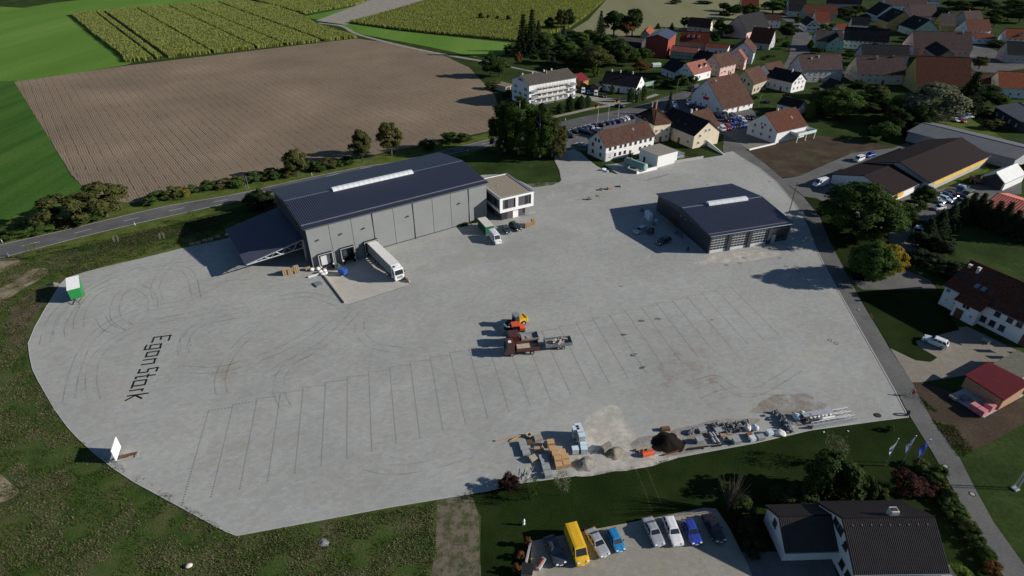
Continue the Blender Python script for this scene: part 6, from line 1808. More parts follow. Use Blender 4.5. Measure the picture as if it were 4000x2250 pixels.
# ================================================================= VEHICLES
M_CGLASS = glass_mat('car_glass', (0.012, 0.014, 0.018), 0.05)
M_TYREB = mat('tyre_black', (0.018, 0.018, 0.018), 0.85, 0.15)
M_RIM = mat('alloy_rim', (0.5, 0.5, 0.52), 0.35, 0.08, 3, 0.5, 0.5)
M_HEADL = mat('headlight_glass', (0.7, 0.72, 0.74), 0.15, 0.05, 3, 0.6)
M_TAILL = mat('tail_light_red', (0.4, 0.015, 0.015), 0.3, 0.05)
M_PLASTIC = mat('black_plastic', (0.025, 0.025, 0.027), 0.6, 0.1)
PAINT = {
 'white': paint('paint_white', (0.72, 0.73, 0.74)), 'silver': paint('paint_silver', (0.42, 0.44, 0.46), 0.3, 0.3), 'black': paint('paint_black', (0.014, 0.014, 0.017), 0.25),
 'navy': paint('paint_navy', (0.02, 0.026, 0.06), 0.25), 'blue': paint('paint_blue', (0.025, 0.05, 0.3), 0.25), 'sky': paint('paint_sky', (0.02, 0.2, 0.42), 0.3), 'steel': paint('paint_steel', (0.22, 0.28, 0.36), 0.3, 0.2),
 'red': paint('paint_red', (0.34, 0.018, 0.025), 0.3), 'yellow': paint('paint_yellow', (0.72, 0.42, 0.015), 0.4), 'grey': paint('paint_grey', (0.16, 0.165, 0.17), 0.3, 0.2), 'brown': paint('paint_brown', (0.095, 0.028, 0.018), 0.4),
 'orange': paint('paint_orange', (0.72, 0.09, 0.02), 0.45), 'green': paint('paint_green', (0.02, 0.24, 0.06), 0.45), 'olive': paint('paint_olive', (0.1, 0.11, 0.06), 0.6), 'dark': paint('paint_dark', (0.035, 0.045, 0.06), 0.3), 'ltblue': paint('paint_ltblue', (0.35, 0.5, 0.58), 0.35),
}
# kind: length, width, height, hood height, belt, cowl x, screen top x, rear top x, rear base x, tail deck height (x from the middle, forward positive)
CAR = {
 'hatch': (4.1, 1.74, 1.47, 0.86, 0.92, 0.78, 0.15, -1.35, -1.92, 0.92),
 'estate': (4.65, 1.78, 1.47, 0.86, 0.92, 0.88, 0.2, -1.85, -2.22, 0.92),
 'sedan': (4.6, 1.78, 1.43, 0.86, 0.92, 0.85, 0.2, -0.95, -1.6, 0.96),
 'suv': (4.6, 1.86, 1.7, 1.0, 1.08, 0.95, 0.35, -1.75, -2.2, 1.08),
 'mini': (3.6, 1.62, 1.44, 0.84, 0.92, 0.95, 0.35, -1.35, -1.72, 0.92),
 'bus': (4.9, 1.9, 1.95, 1.12, 1.16, 1.75, 1.2, -2.2, -2.42, 1.16),
 'van': (5.6, 2.0, 2.5, 1.2, 1.3, 2.1, 1.45, -2.66, -2.78, 1.3),
}
def car_parts(kind):
    L, W, H, hood, belt, cx, sx, rx, rb, deck = CAR[kind]
    w = W / 2
    body = MB()
    # lower body lofted along x
    st = [(L / 2, 0.86, 0.52, 0.30), (L / 2 - 0.12, 0.94, hood - 0.2, 0.24), (L / 2 - 0.45, 1.0, hood - 0.07, 0.2), (cx + 0.1, 1.0, hood + 0.04, 0.2), (cx - 0.3, 1.0, belt, 0.2), (0, 1.0, belt + 0.02, 0.2), (rb + 0.3, 1.0, max(belt, deck) + 0.01, 0.2), (-L / 2 + 0.3, 0.99, deck - 0.02, 0.22), (-L / 2 + 0.08, 0.95, deck - 0.12, 0.26), (-L / 2, 0.88, deck - 0.34, 0.34)]
    ring = []
    V, F = [], []
    for x, k, top, bot in st:
        hw = w * k
        sec = [(-hw * 0.96, bot), (-hw, bot + 0.18), (-hw, top - 0.16), (-hw * 0.93, top - 0.04), (-hw * 0.6, top), (hw * 0.6, top), (hw * 0.93, top - 0.04), (hw, top - 0.16), (hw, bot + 0.18), (hw * 0.96, bot)]
        ring.append([len(V) + i for i in range(10)])
        V += [(x, y, z) for y, z in sec]
    for a, b in zip(ring[:-1], ring[1:]):
        for i in range(10):
            j = (i + 1) % 10
            F.append((a[i], a[j], b[j], b[i]))
    F.append(tuple(reversed(ring[0]))); F.append(tuple(ring[-1]))
    body.add(V, F)
    # cabin
    bw, tw = w * 0.93, w * (0.72 if kind not in ('van', 'bus') else 0.84)
    zb = belt - 0.06
    P = lambda x, y, z: Vector((x, y, z))
    zt = H
    front_b, rear_b = cx, rb
    cab = [P(front_b, -bw, zb), P(front_b, bw, zb), P(rear_b, bw, zb), P(rear_b, -bw, zb),
           P(sx, -tw, zt - 0.05), P(sx, tw, zt - 0.05), P(rx, tw, zt - 0.06), P(rx, -tw, zt - 0.06),
           P(sx - 0.12, -tw * 0.6, zt), P(sx - 0.12, tw * 0.6, zt), P(rx + 0.15, tw * 0.6, zt - 0.01), P(rx + 0.15, -tw * 0.6, zt - 0.01)]
    body.add(cab, [(0, 1, 5, 4), (2, 3, 7, 6), (1, 2, 6, 5), (3, 0, 4, 7), (4, 5, 9, 8), (5, 6, 10, 9), (6, 7, 11, 10), (7, 4, 8, 11), (8, 9, 10, 11)])
    out = [('body', body.mesh('body'), 'PAINT')]
    def plate(a, b, c, d, inset=(0.07, 0.12), off=0.014):
        """Window plate on quad a,b (bottom) d,c (top), pushed outward."""
        n = (b - a).cross(d - a).normalized()
        cen = (a + b + c + d) / 4
        if n.dot(cen - Vector((0, 0, zb + 0.2))) < 0: n = -n
        def q(s, t): return (a * (1 - s) + b * s) * (1 - t) + (d * (1 - s) + c * s) * t
        i, j = inset
        pts = [q(i, j), q(1 - i, j), q(1 - i, 1 - j * 0.9), q(i, 1 - j * 0.9)]
        m = MB()
        m.prism([p + n * off for p in pts], -n * 0.02)
        return m
    out.append(('windscreen', plate(cab[0], cab[1], cab[5], cab[4]).mesh('windscreen'), M_CGLASS))
    if kind != 'van':
        out.append(('rear_window', plate(cab[3], cab[2], cab[6], cab[7], (0.1, 0.15)).mesh('rear_window'), M_CGLASS))
    for s, (a, b, c, d) in ((1, (cab[2], cab[1], cab[5], cab[6])), (-1, (cab[3], cab[0], cab[4], cab[7]))):
        if kind == 'van':
            f0 = [(0.76, 0.97)]
        elif kind in ('estate', 'bus', 'suv'):
            f0 = [(0.03, 0.27), (0.30, 0.6), (0.63, 0.95)]
        else:
            f0 = [(0.06, 0.47), (0.51, 0.94)]
        for u0, u1 in f0:
            mixb = lambda t: a * (1 - t) + b * t
            mixt = lambda t: d * (1 - t) + c * t
            out.append(('side_window', plate(mixb(u0), mixb(u1), mixt(u1), mixt(u0), (0.02, 0.16)).mesh('side_window'), M_CGLASS))
    r = 0.31 if kind not in ('suv', 'van') else 0.36
    wb0, wb1 = L / 2 - 0.82, -L / 2 + 0.85
    for x in (wb0, wb1):
        for s in (-1, 1):
            y = s * (w - 0.09)
            out.append(('wheel', MB().tube([(x, y - 0.11, r), (x, y + 0.11, r)], r, 14).mesh('wheel'), M_TYREB, ('rim', MB().tube([(x, y + s * 0.105, r), (x, y + s * 0.118, r)], r * 0.62, 10).mesh('rim'), M_RIM)))
    for s in (-1, 1):
        out.append(('headlight', MB().box((L / 2 - 0.1, s * w * 0.66, hood - 0.2), (0.2, w * 0.4, 0.15), 0, 0.9, 0.5).mesh('headlight'), M_HEADL))
        out.append(('tail_light', MB().box((-L / 2 + 0.04, s * w * 0.78, deck - 0.2), (0.1, w * 0.26, 0.22)).mesh('tail_light'), M_TAILL))
        out.append(('mirror', MB().box((cx - 0.35, s * (w + 0.08), belt + 0.06), (0.14, 0.2, 0.13)).mesh('mirror'), M_PLASTIC))
    out.append(('number_plate', MB().box((L / 2 + 0.005, 0, 0.42), (0.03, 0.5, 0.11)).mesh('number_plate'), M_WHITE))
    return out
CARP = {}
CN = {'hatch': 'hatchback', 'estate': 'estate_car', 'sedan': 'saloon_car', 'suv': 'off_roader', 'mini': 'small_car', 'bus': 'minibus', 'van': 'panel_van'}
def car(kind, colour, c, toward, label, group=None, detail=2, z=0.07, scale=None):
    """A car standing at c whose nose points to `toward`."""
    if kind not in CARP:
        CARP[kind] = car_parts(kind)
    T = thing(CN[kind], label, 'van' if kind in ('van', 'bus') else 'car', (c[0], c[1], z), ang(c, toward), group)
    if scale:
        T.scale = (scale, scale, scale)
    for p in CARP[kind]:
        if detail < 2 and p[0] in ('mirror', 'number_plate'):
            continue
        o = link(p[0], p[1], PAINT[colour] if p[2] == 'PAINT' else p[2], T)
        if len(p) > 3 and detail == 2:
            link(p[3][0], p[3][1], p[3][2], o)
    return T

# --- parking lot at the bottom (nose towards the camera)
GP = 'cars on the tan parking lot'
car('sedan', 'dark', (5.96,49.86), (6.68,47.94), 'old dark saloon, leftmost on the tan parking lot', GP)
yv = car('van', 'yellow', (9.05,50.41), (9.67,47.99), 'tall bright yellow van on the tan parking lot', GP)
car('sedan', 'silver', (12.07,51.09), (12.79,49.40), 'silver-grey coupe with sunroof next to the yellow van', GP)
car('mini', 'sky', (14.71,51.47), (15.16,49.96), 'small sky-blue van-like hatchback on the tan parking lot', GP)
car('sedan', 'silver', (20.35,52.84), (20.72,51.28), 'silver saloon, left of the right-hand group of four', GP)
car('estate', 'white', (23.18,52.94), (23.40,51.28), 'white estate car between the silver saloon and the blue car', GP)
car('hatch', 'blue', (25.87,52.84), (26.15,50.90), 'royal blue hatchback in the right-hand group', GP)
car('sedan', 'black', (29.20,53.44), (29.56,51.67), 'black saloon, rightmost on the tan parking lot', GP)
# --- at the white row house
car('suv', 'white', (87.7,97.2), (86.3,98.7), 'white off-roader in front of the long white house on the right')
# --- yard
car('van', 'white', (-4.6,142.7), (-3.2,139.2), 'white panel van parked in front of the green container')
car('hatch', 'dark', (-1.5,148.1), (-0.7,145.7), 'dark grey hatchback beside the white panel van by the office', 'cars by the office')
car('suv', 'black', (0.9,149.9), (2.1,147.9), 'black car nearest the office entrance', 'cars by the office')
car('estate', 'silver', (35.8,147.9), (33.7,145.9), 'silver estate car in the shadow of the garage', 'cars left of the garage')
car('suv', 'black', (40.9,141.3), (38.7,139.7), 'black estate with pale side windows in the garage shadow', 'cars left of the garage')
# --- row beside the main road
RR = [(1120,1362,'black','estate'), (1245,1335,'black','hatch'), (1335,1308,'navy','estate'), (1425,1285,'navy','hatch'), (1505,1265,'steel','estate'), (1575,1240,'black','hatch'), (1690,1228,'black','estate'), (1795,1203,'navy','hatch'), (1875,1188,'blue','hatch'), (1975,1168,'black','estate'), (2045,1145,'silver','hatch'), (2110,1125,'white','hatch'), (2205,1098,'navy','estate')]
RRP = [(21.7,233.5), (24.9,235.6), (27.3,237.7), (29.6,239.5), (31.8,241.1), (33.7,243.1), (36.7,244.0), (39.6,246.1), (41.7,247.3), (44.5,249.0), (46.6,250.9), (48.5,252.7), (51.3,255.0)]
dirc = Vector((24.2,232.2)) - Vector((21.1,234.8))
CWORD = {'black': 'black', 'navy': 'dark blue', 'steel': 'blue-grey', 'blue': 'blue', 'silver': 'silver', 'white': 'white', 'red': 'red', 'grey': 'grey', 'ltblue': 'light blue', 'dark': 'dark'}
for k, (r_, p) in enumerate(zip(RR, RRP)):
    car(r_[3], r_[2], p, (p[0] - dirc.x, p[1] - dirc.y), f'{CWORD[r_[2]]} car, {ORD[k]} from the birches in the row along the main road', 'cars parked along the main road', 1)
for k, (p, col, kd, lb) in enumerate([((22.8,230.0), 'black', 'estate', 'black estate standing in front of the roadside row, nearest the birches'), ((30.1,234.3), 'black', 'suv', 'black off-roader in front of the roadside row'), ((34.6,237.4), 'white', 'estate', 'white and teal car in front of the roadside row'), ((26.1,219.3), 'silver', 'sedan', 'silver car parked alone at the gable of the white workshop')]):
    car(kd, col, p, (p[0] - dirc.x * (1 if k != 1 else -1), p[1] - dirc.y * (1 if k != 1 else -1)), lb, None, 1)
# --- car park by the red-sign house
d2 = Vector((86.3,236.0)) - Vector((86.1,241.9))
CPK = [((85.8,238.0), 'white', 'bus', 'white minibus at the front left of the dealer car park'), ((88.6,239.9), 'red', 'bus', 'red van beside the white minibus'), ((91.0,242.1), 'blue', 'suv', 'dark blue car right of the red van'), ((93.3,242.7), 'black', 'hatch', 'black car in the front row of the dealer car park'), ((95.4,243.9), 'blue', 'hatch', 'bright blue car in the front row of the dealer car park'), ((97.4,245.1), 'steel', 'estate', 'blue-grey car at the right end of the front row'),
       ((92.0,250.7), 'black', 'suv', 'black car with pale roof, left end of the second row'), ((94.4,249.2), 'blue', 'estate', 'blue car with white front in the second row'), ((97.7,253.3), 'white', 'hatch', 'white car in the middle of the second row'), ((98.4,250.5), 'white', 'estate', 'second white car of the second row, further right'), ((101.4,254.4), 'black', 'hatch', 'black car right of the white ones'), ((103.6,254.1), 'black', 'estate', 'black car at the right end by the terrace house'),
       ((93.2,258.8), 'navy', 'suv', 'dark blue pickup beside the corner of the red-sign house'), ((96.5,259.4), 'steel', 'estate', 'blue-grey estate beside the dark blue pickup'), ((89.9,258.2), 'black', 'estate', 'black car close to the brown annex'), ((91.0,255.7), 'navy', 'hatch', 'navy car close to the brown annex, right of the black one'),
       ((75.0,276.1), 'white', 'hatch', 'white car by the blue spruce, upper one'), ((74.4,270.4), 'silver', 'hatch', 'silver car by the blue spruce, lower one'), ((82.9,280.6), 'white', 'sedan', 'white car at the left corner of the red-sign house'), ((81.2,274.4), 'grey', 'estate', 'grey car below the red sign, leftmost of the shaded row'), ((82.8,271.9), 'navy', 'hatch', 'navy car below the red sign, second of the shaded row'), ((84.3,269.5), 'black', 'estate', 'black car below the red sign, third of the shaded row'), ((85.8,267.1), 'dark', 'hatch', 'dark car below the red sign, last of the shaded row'),
       ((92.4,307.1), 'silver', 'hatch', 'silver car on the street behind the red-sign house'), ((89.6,301.2), 'black', 'sedan', 'black car on the street behind the red-sign house'), ((119.0,279.6), 'black', 'hatch', 'black car with white door below the beige gable house')]
for k, (p, col, kd, lb) in enumerate(CPK):
    s = 1 if k < 12 else (-1 if k % 2 else 1)
    car(kd, col, p, (p[0] + d2.x * s, p[1] + d2.y * s), lb, 'cars in the dealer car park', 1)
# --- drive of the apartment block and the long white house
car('bus', 'white', (35.1,298.1), (34.4,291.3), 'white van with dark windscreen in the drive', None, 1)
car('hatch', 'blue', (37.6,295.5), (37.0,289.9), 'small blue car in the drive', None, 1)
car('bus', 'white', (40.7,293.0), (40.0,287.0), 'white van close to the long white house', None, 1)
car('sedan', 'black', (44.5,289.9), (44.7,285.6), 'black car in the shadow of the long white house', None, 1)
car('sedan', 'black', (49.2,272.4), (51.5,270.9), 'dark car on the grass strip at the main road', None, 1)
# --- farm on the right
car('van', 'white', (100.6,180.9), (96.9,179.1), 'white panel van in front of the barn gable', None, 1)
car('suv', 'blue', (130.5,207.8), (125.7,205.0), 'blue pickup beside the cattle barn', None, 1)
car('bus', 'white', (124.5,203.6), (122.2,202.0), 'white van roof behind the front barn', None, 1)
GF = 'cars parked on the farm yard'
for p, q, col, kd, lb in [((128.4,162.8), (126.4,162.1), 'white', 'hatch', 'white hatchback standing alone on the farm yard'), ((131.1,168.3), (132.1,166.7), 'silver', 'estate', 'silver estate, front left of the farm yard cars'), ((134.1,168.9), (134.9,167.3), 'ltblue', 'estate', 'pale blue car beside the silver estate'), ((136.4,171.5), (137.2,170.0), 'navy', 'estate', 'dark blue car behind the pale blue one'), ((138.8,173.3), (139.4,171.8), 'black', 'sedan', 'black car at the back of the farm yard cars'), ((134.2,172.0), (135.0,170.6), 'dark', 'hatch', 'dark car at the shrub behind the silver estate'), ((137.3,167.3), (135.0,166.0), 'black', 'hatch', 'black car at the right of the farm yard cars')]:
    car(kd, col, p, q, lb, GF, 1)
GW_ = 'cars under the silvery willow'
for p, q, col, kd, lb in [((189.0,250.8), (189.1,249.3), 'white', 'hatch', 'white car, leftmost under the willow'), ((190.9,250.0), (191.2,248.5), 'red', 'hatch', 'red car under the willow'), ((194.2,254.3), (194.2,252.3), 'steel', 'hatch', 'blue-grey car behind the red one'), ((196.2,255.5), (196.0,253.1), 'ltblue', 'hatch', 'light blue car beside the blue-grey one'), ((198.7,256.9), (198.8,254.9), 'white', 'estate', 'white car, rightmost under the willow')]:
    car(kd, col, p, q, lb, GW_, 1)
car('sedan', 'silver', (181.8,334.2), (181.9,331.5), 'pale car between the lilac house and the farmhouse', None, 1)
car('hatch', 'red', (249.2,332.2), (248.7,329.5), 'red car at the edge of the village square', None, 1)

# ---------------------------------------------------------------- lorries and machines
def wheel_set(T, xs, y, r, w=0.3, single=True):
    for x in xs:
        for s in (-1, 1):
            o = MB().tube([(x, s * y - w / 2, r), (x, s * y + w / 2, r)], r, 16).build('wheel', M_TYREB, T)
            MB().tube([(x, s * (y + w / 2) - 0.002 * s, r), (x, s * (y + w / 2 + 0.015), r)], r * 0.55, 12).build('rim', M_RIM, o)

def cab_over(T, x1, w, h, paint_, ln=2.2, zb=0.55, deflector=False, sunroof=True):
    """Forward-control lorry cab whose nose is at x1."""
    x0 = x1 - ln
    b = MB()
    prof = [(x1 - 0.05, zb), (x1, zb + 0.6), (x1 - 0.02, zb + (h - zb) * 0.48), (x1 - 0.3, h - 0.25), (x1 - 0.55, h), (x0 + 0.1, h), (x0, h - 0.2), (x0, zb)]
    b.prism([(p[0], -w / 2, p[1]) for p in prof], (0, w, 0))
    c = b.build('cab', paint_, T)
    a, d = Vector((x1 - 0.02, 0, zb + (h - zb) * 0.5)), Vector((x1 - 0.28, 0, h - 0.32))
    n = (d - a).cross(Vector((0, 1, 0))).normalized()
    if n.x < 0: n = -n
    m = MB().prism([a + Vector((0, -w * 0.44, 0)) + n * 0.02, a + Vector((0, w * 0.44, 0)) + n * 0.02, d + Vector((0, w * 0.42, 0)) + n * 0.02, d + Vector((0, -w * 0.42, 0)) + n * 0.02], -n * 0.03)
    m.build('windscreen', M_CGLASS, T)
    for s in (-1, 1):
        MB().prism([(x1 - 0.35, s * (w / 2 + 0.012), zb + (h - zb) * 0.5), (x1 - 1.3, s * (w / 2 + 0.012), zb + (h - zb) * 0.5), (x1 - 1.3, s * (w / 2 + 0.012), h - 0.4), (x1 - 0.6, s * (w / 2 + 0.012), h - 0.4)], (0, -s * 0.02, 0)).build('side_window', M_CGLASS, T)
        MB().box((x1 - 0.25, s * (w / 2 + 0.18), zb + (h - zb) * 0.66), (0.14, 0.26, 0.5)).build('mirror', M_PLASTIC, T)
        MB().box((x1 + 0.0, s * w * 0.38, zb + 0.25), (0.1, 0.38, 0.2)).build('headlight', M_HEADL, T)
    g = MB()
    for k in range(4):
        g.span(x1 - 0.02, x1 + 0.03, -w * 0.3, w * 0.3, zb + 0.55 + 0.16 * k, zb + 0.63 + 0.16 * k)
    g.build('grille', M_PLASTIC, T)
    if sunroof:
        MB().box((x1 - ln * 0.55, 0, h + 0.03), (0.6, 0.7, 0.08)).build('roof_hatch', M_GUTTER if paint_ != PAINT['brown'] else M_WHITE, T)
    return c

# articulated lorry backed into the dock
dk = hall_pt(16.1, -0.9)
tr_dir = Vector((-27.8,120.5)) - Vector((-37.5,138.4))
nose = hall_pt(19.3, -17.6)
lr = thing('articulated_lorry', 'white articulated lorry with grey box trailer backed into the loading dock', 'lorry', (*hall_pt(16.1, -0.75), -0.55), ang(hall_pt(16.1, -0.75), hall_pt(16.35, -17)))
MB().span(0, 13.6, -1.27, 1.27, 1.15, 3.9).build('trailer_box', mat('curtain_grey', (0.28, 0.28, 0.275), 0.6, 0.08), lr)
rfm = MB()
for k in range(24):
    rfm.span(0.05 + k * 0.565, 0.53 + k * 0.565, -1.24, 1.24, 3.9, 3.945)
rfm.build('trailer_roof', mat('trailer_roof_white', (0.66, 0.65, 0.62), 0.6, 0.08), lr)
MB().span(0.2, 13.4, -0.5, 0.5, 0.8, 1.15).build('chassis', M_PLASTIC, lr)
wheel_set(lr, (2.6, 3.9, 5.2), 1.05, 0.5, 0.36)
wheel_set(lr, (11.9, 15.3), 1.05, 0.5, 0.36)
cab_over(lr, 16.3, 2.45, 3.55, PAINT['white'], 2.3, 0.6)
MB().prism([(14.0, -1.2, 3.5), (15.6, -1.1, 3.5), (14.0, -1.2, 4.05)], (0, 2.3, 0)).build('wind_deflector', PAINT['white'], lr)
MB().box((15.1, 0, 4.0), (0.7, 0.9, 0.18)).build('air_conditioner', M_WHITE, lr)

# green and white container trailer at the left
gA, gB = (-99.1,113.0), (-102.0,119.6)
ct = thing('box_trailer', 'green box trailer with ribbed sides and white roof at the left corner of the yard', 'trailer', (*(-101.3,115.5), 0.09), ang((-102.4,118.3), (-98.0,111.8)))
tl_, tw_, th_ = 6.4, 2.5, 3.45
MB().span(-tl_ / 2, tl_ / 2, -tw_ / 2, tw_ / 2, 0.95, th_).build('box', PAINT['green'], ct)
for s in (-1, 1):
    m = MB()
    for k in range(16):
        x = -tl_ / 2 + 0.1 + k * (tl_ - 0.2) / 16
        m.span(x, x + 0.2, s * tw_ / 2, s * (tw_ / 2 + 0.05), 1.05, th_ - 0.1)
    m.build('side_ribs', PAINT['green'], ct)
m = MB()
for k in range(8):
    y = -tw_ / 2 + 0.1 + k * (tw_ - 0.2) / 8
    m.span(tl_ / 2, tl_ / 2 + 0.05, y, y + 0.17, 1.0, th_ - 0.1)
m.build('front_ribs', PAINT['green'], ct)
m = MB().span(-tl_ / 2 - 0.03, tl_ / 2 + 0.03, -tw_ / 2 - 0.03, tw_ / 2 + 0.03, th_, th_ + 0.06)
for k in range(10):
    m.span(-tl_ / 2 + 0.1 + k * 0.63, -tl_ / 2 + 0.45 + k * 0.63, -tw_ / 2, tw_ / 2, th_ + 0.06, th_ + 0.1)
m.build('roof', M_WHITE, ct)
wheel_set(ct, (-0.6, 0.6), 1.1, 0.45, 0.28)
MB().tube([(tl_ / 2, -0.7, 0.8), (tl_ / 2 + 1.7, 0, 0.7)], 0.07, 5).tube([(tl_ / 2, 0.7, 0.8), (tl_ / 2 + 1.7, 0, 0.7)], 0.07, 5).tube([(tl_ / 2 + 1.3, 0, 0.7), (tl_ / 2 + 1.3, 0, 0.0)], 0.05, 5).build('drawbar', M_PLASTIC, ct)

# container by the office
cc = thing('container', 'green shipping container with pale roof next to the office', 'container', (*(-7.4,149.0), 0.09), ang((-8.4,151.0), (-6.5,146.8)))
MB().span(-3.0, 3.0, -1.22, 1.22, 0.1, 2.5).build('body', paint('container_green', (0.02, 0.13, 0.07), 0.5), cc)
for s in (-1, 1):
    m = MB()
    for k in range(20):
        x = -2.9 + k * 0.29
        m.span(x, x + 0.15, s * 1.22, s * 1.26, 0.2, 2.4)
    m.build('side_ribs', MATS['container_green'], cc)
MB().span(-3.02, 3.02, -1.24, 1.24, 2.5, 2.58).build('roof', mat('container_roof', (0.55, 0.54, 0.48), 0.7, 0.15), cc)

# tipper with trailer
td = ang((5.4,93.2), (-0.3,92.3))
tp = thing('tipper_lorry', 'dark brown tipper lorry with dusty load bed in the middle of the yard', 'lorry', (*(5.4,95.0), 0.09), td)
cab_over(tp, 7.0, 2.4, 2.95, PAINT['brown'], 1.9, 0.6)
MB().span(0.2, 6.2, -0.45, 0.45, 0.65, 1.0).build('chassis', M_PLASTIC, tp)
def open_body(T, x0, x1, w, z0, z1, side, floor, name='load_bed'):
    m = MB()
    m.span(x0, x1, -w / 2, w / 2, z0, z0 + 0.12)
    o = m.build('bed_floor', floor, T)
    for nm, a in (('side_board', (x0, x1, -w / 2 - 0.06, -w / 2 + 0.02)), ('side_board', (x0, x1, w / 2 - 0.02, w / 2 + 0.06)), ('head_board', (x1 - 0.08, x1, -w / 2 + 0.021, w / 2 - 0.021)), ('tail_board', (x0, x0 + 0.08, -w / 2 + 0.021, w / 2 - 0.021))):
        MB().span(*a, z0 - 0.05 if nm == 'side_board' else z0 + 0.121, z1 + (0.35 if nm == 'head_board' else 0.0)).build(nm, side, T)
M_DUSTBED = mat('dusty_bed', (0.42, 0.37, 0.28), 0.9, 0.2, 1.5)
open_body(tp, 0.0, 4.7, 2.35, 1.1, 1.9, PAINT['brown'], M_DUSTBED)
wheel_set(tp, (1.5, 5.6), 1.0, 0.48, 0.32)
tr2 = thing('tipper_trailer', 'grey and brown flat trailer loaded with broken boards behind the tipper lorry', 'trailer', (*(12.2,96.7), 0.09), td)
open_body(tr2, 0.0, 5.6, 2.3, 0.95, 1.65, mat('trailer_grey', (0.2, 0.22, 0.24), 0.6, 0.1), mat('trailer_floor', (0.3, 0.28, 0.25), 0.85, 0.2))
wheel_set(tr2, (1.9, 2.9), 0.95, 0.4, 0.28)
MB().tube([(5.6, 0, 0.8), (7.0, 0, 0.75)], 0.08, 5).build('drawbar', M_PLASTIC, tr2)
rng = random.Random(11)
for k in range(9):
    bd = MB().box((0, 0, 0), (rng.uniform(0.9, 1.9), rng.uniform(0.3, 0.5), 0.12), 0, 1, rng.uniform(-.12, .12), rng.uniform(-.12, .12))
    lx, ly = rng.uniform(1.0, 4.4), rng.uniform(-0.7, 0.7)
    wpos = Vector((lx, ly, 0)); wpos.rotate(Matrix.Rotation(td, 3, 'Z').to_euler())
    o = bd.build('broken_slab', mat('broken_slab', (0.42, 0.37, 0.3), 0.9, 0.2), None, (tr2.location.x + wpos.x, tr2.location.y + wpos.y, 1.36 + 0.1 * k * 0.6), rng.uniform(0, 3))
    tag(o, 'broken concrete slab in the pile on the flat trailer', 'slab', 'broken slabs on the flat trailer')
# short lorry with grey bed (behind the tipper)
ug = thing('flatbed_lorry', 'short brown lorry with grey dropside bed behind the tipper', 'lorry', (*(5.4,98.2), 0.09), td + 0.02)
cab_over(ug, 6.6, 2.2, 2.7, PAINT['brown'], 2.5, 0.7, False, False)
open_body(ug, 0.0, 3.7, 2.2, 1.15, 1.75, mat('flatbed_grey', (0.27, 0.3, 0.33), 0.5, 0.1), mat('flatbed_floor', (0.25, 0.25, 0.25), 0.8, 0.2))
MB().span(0.3, 5.8, -0.4, 0.4, 0.7, 1.1).build('chassis', M_PLASTIC, ug)
wheel_set(ug, (1.2, 5.2), 0.95, 0.5, 0.34)
for k in range(3):
    o = MB().box((0, 0, 0), (0.12, 1.6, 0.1)).build('plank', mat('plank_wood', (0.5, 0.38, 0.22), 0.8, 0.15), None, (*lerp((3.1,97.3), (3.5,97.3), k / 2), 1.45), td)
    tag(o, ['left', 'middle', 'right'][k] + ' wooden plank lying across the grey lorry bed', 'plank', 'planks on the lorry bed')
# orange site dumper / mini excavator
ex = thing('mini_dumper', 'small bright orange dumper between the loader and the brown lorries', 'dumper', (*(1.3,100.8), 0.09), td)
MB().span(-1.3, 1.0, -0.75, 0.75, 0.75, 1.25).build('frame', M_PLASTIC, ex)
MB().prism([(-1.5, -0.8, 1.2), (-0.2, -0.8, 1.2), (-0.3, -0.8, 1.9), (-1.4, -0.8, 1.8)], (0, 1.6, 0)).build('engine_cover', PAINT['orange'], ex)
cbm = MB().prism([(-0.1, -0.75, 1.1), (1.3, -0.75, 1.1), (1.2, -0.75, 2.35), (0.0, -0.75, 2.45)], (0, 1.5, 0)).build('cab', M_CGLASS, ex)
MB().box((0.6, 0, 2.5), (1.7, 1.7, 0.16)).build('cab_roof', PAINT['orange'], ex)
MB().prism([(1.4, -0.85, 0.9), (3.0, -0.85, 1.5), (2.8, -0.85, 0.6), (1.7, -0.85, 0.5)], (0, 1.7, 0)).build('skip', M_PLASTIC, ex)
wheel_set(ex, (-1.0, 1.5), 0.8, 0.5, 0.34)
# wheel loader
wl_ = thing('wheel_loader', 'wheel loader with yellow rear, grey cab and lowered bucket beside the orange dumper', 'loader', (*(0.8,103.7), 0.09), ang((1.6,104.2), (-1.6,102.4)))
MB().span(-2.3, -0.5, -0.85, 0.85, 0.9, 1.75).build('engine_cover', PAINT['yellow'], wl_)
MB().prism([(-2.7, -0.9, 0.8), (-2.2, -0.9, 0.8), (-2.2, -0.9, 1.9), (-2.5, -0.9, 1.9)], (0, 1.8, 0)).build('counterweight', PAINT['yellow'], wl_)
MB().prism([(-0.6, -0.7, 1.2), (0.6, -0.7, 1.2), (0.45, -0.7, 2.8), (-0.5, -0.7, 2.8)], (0, 1.4, 0)).build('cab', M_CGLASS, wl_)
MB().box((-0.05, 0, 2.88), (1.3, 1.5, 0.14)).build('cab_roof', mat('loader_grey', (0.2, 0.23, 0.25), 0.5, 0.1), wl_)
MB().span(0.4, 1.7, -0.45, 0.45, 0.6, 1.2).build('front_frame', mat('loader_dark', (0.05, 0.055, 0.06), 0.6, 0.1), wl_)
for s in (-1, 1):
    MB().tube([(0.8, s * 0.5, 1.4), (1.9, s * 0.5, 1.2), (2.7, s * 0.5, 0.5)], 0.12, 5).build('lift_arm', MATS['loader_dark'], wl_)
MB().prism([(2.5, -1.15, 0.05), (3.6, -1.15, 0.05), (3.55, -1.15, 0.12), (2.8, -1.15, 0.3), (2.65, -1.15, 1.0), (2.5, -1.15, 1.0)], (0, 2.3, 0)).build('bucket', mat('worn_steel', (0.36, 0.35, 0.32), 0.5, 0.15), wl_)
wheel_set(wl_, (-1.4, 1.2), 0.85, 0.62, 0.42)

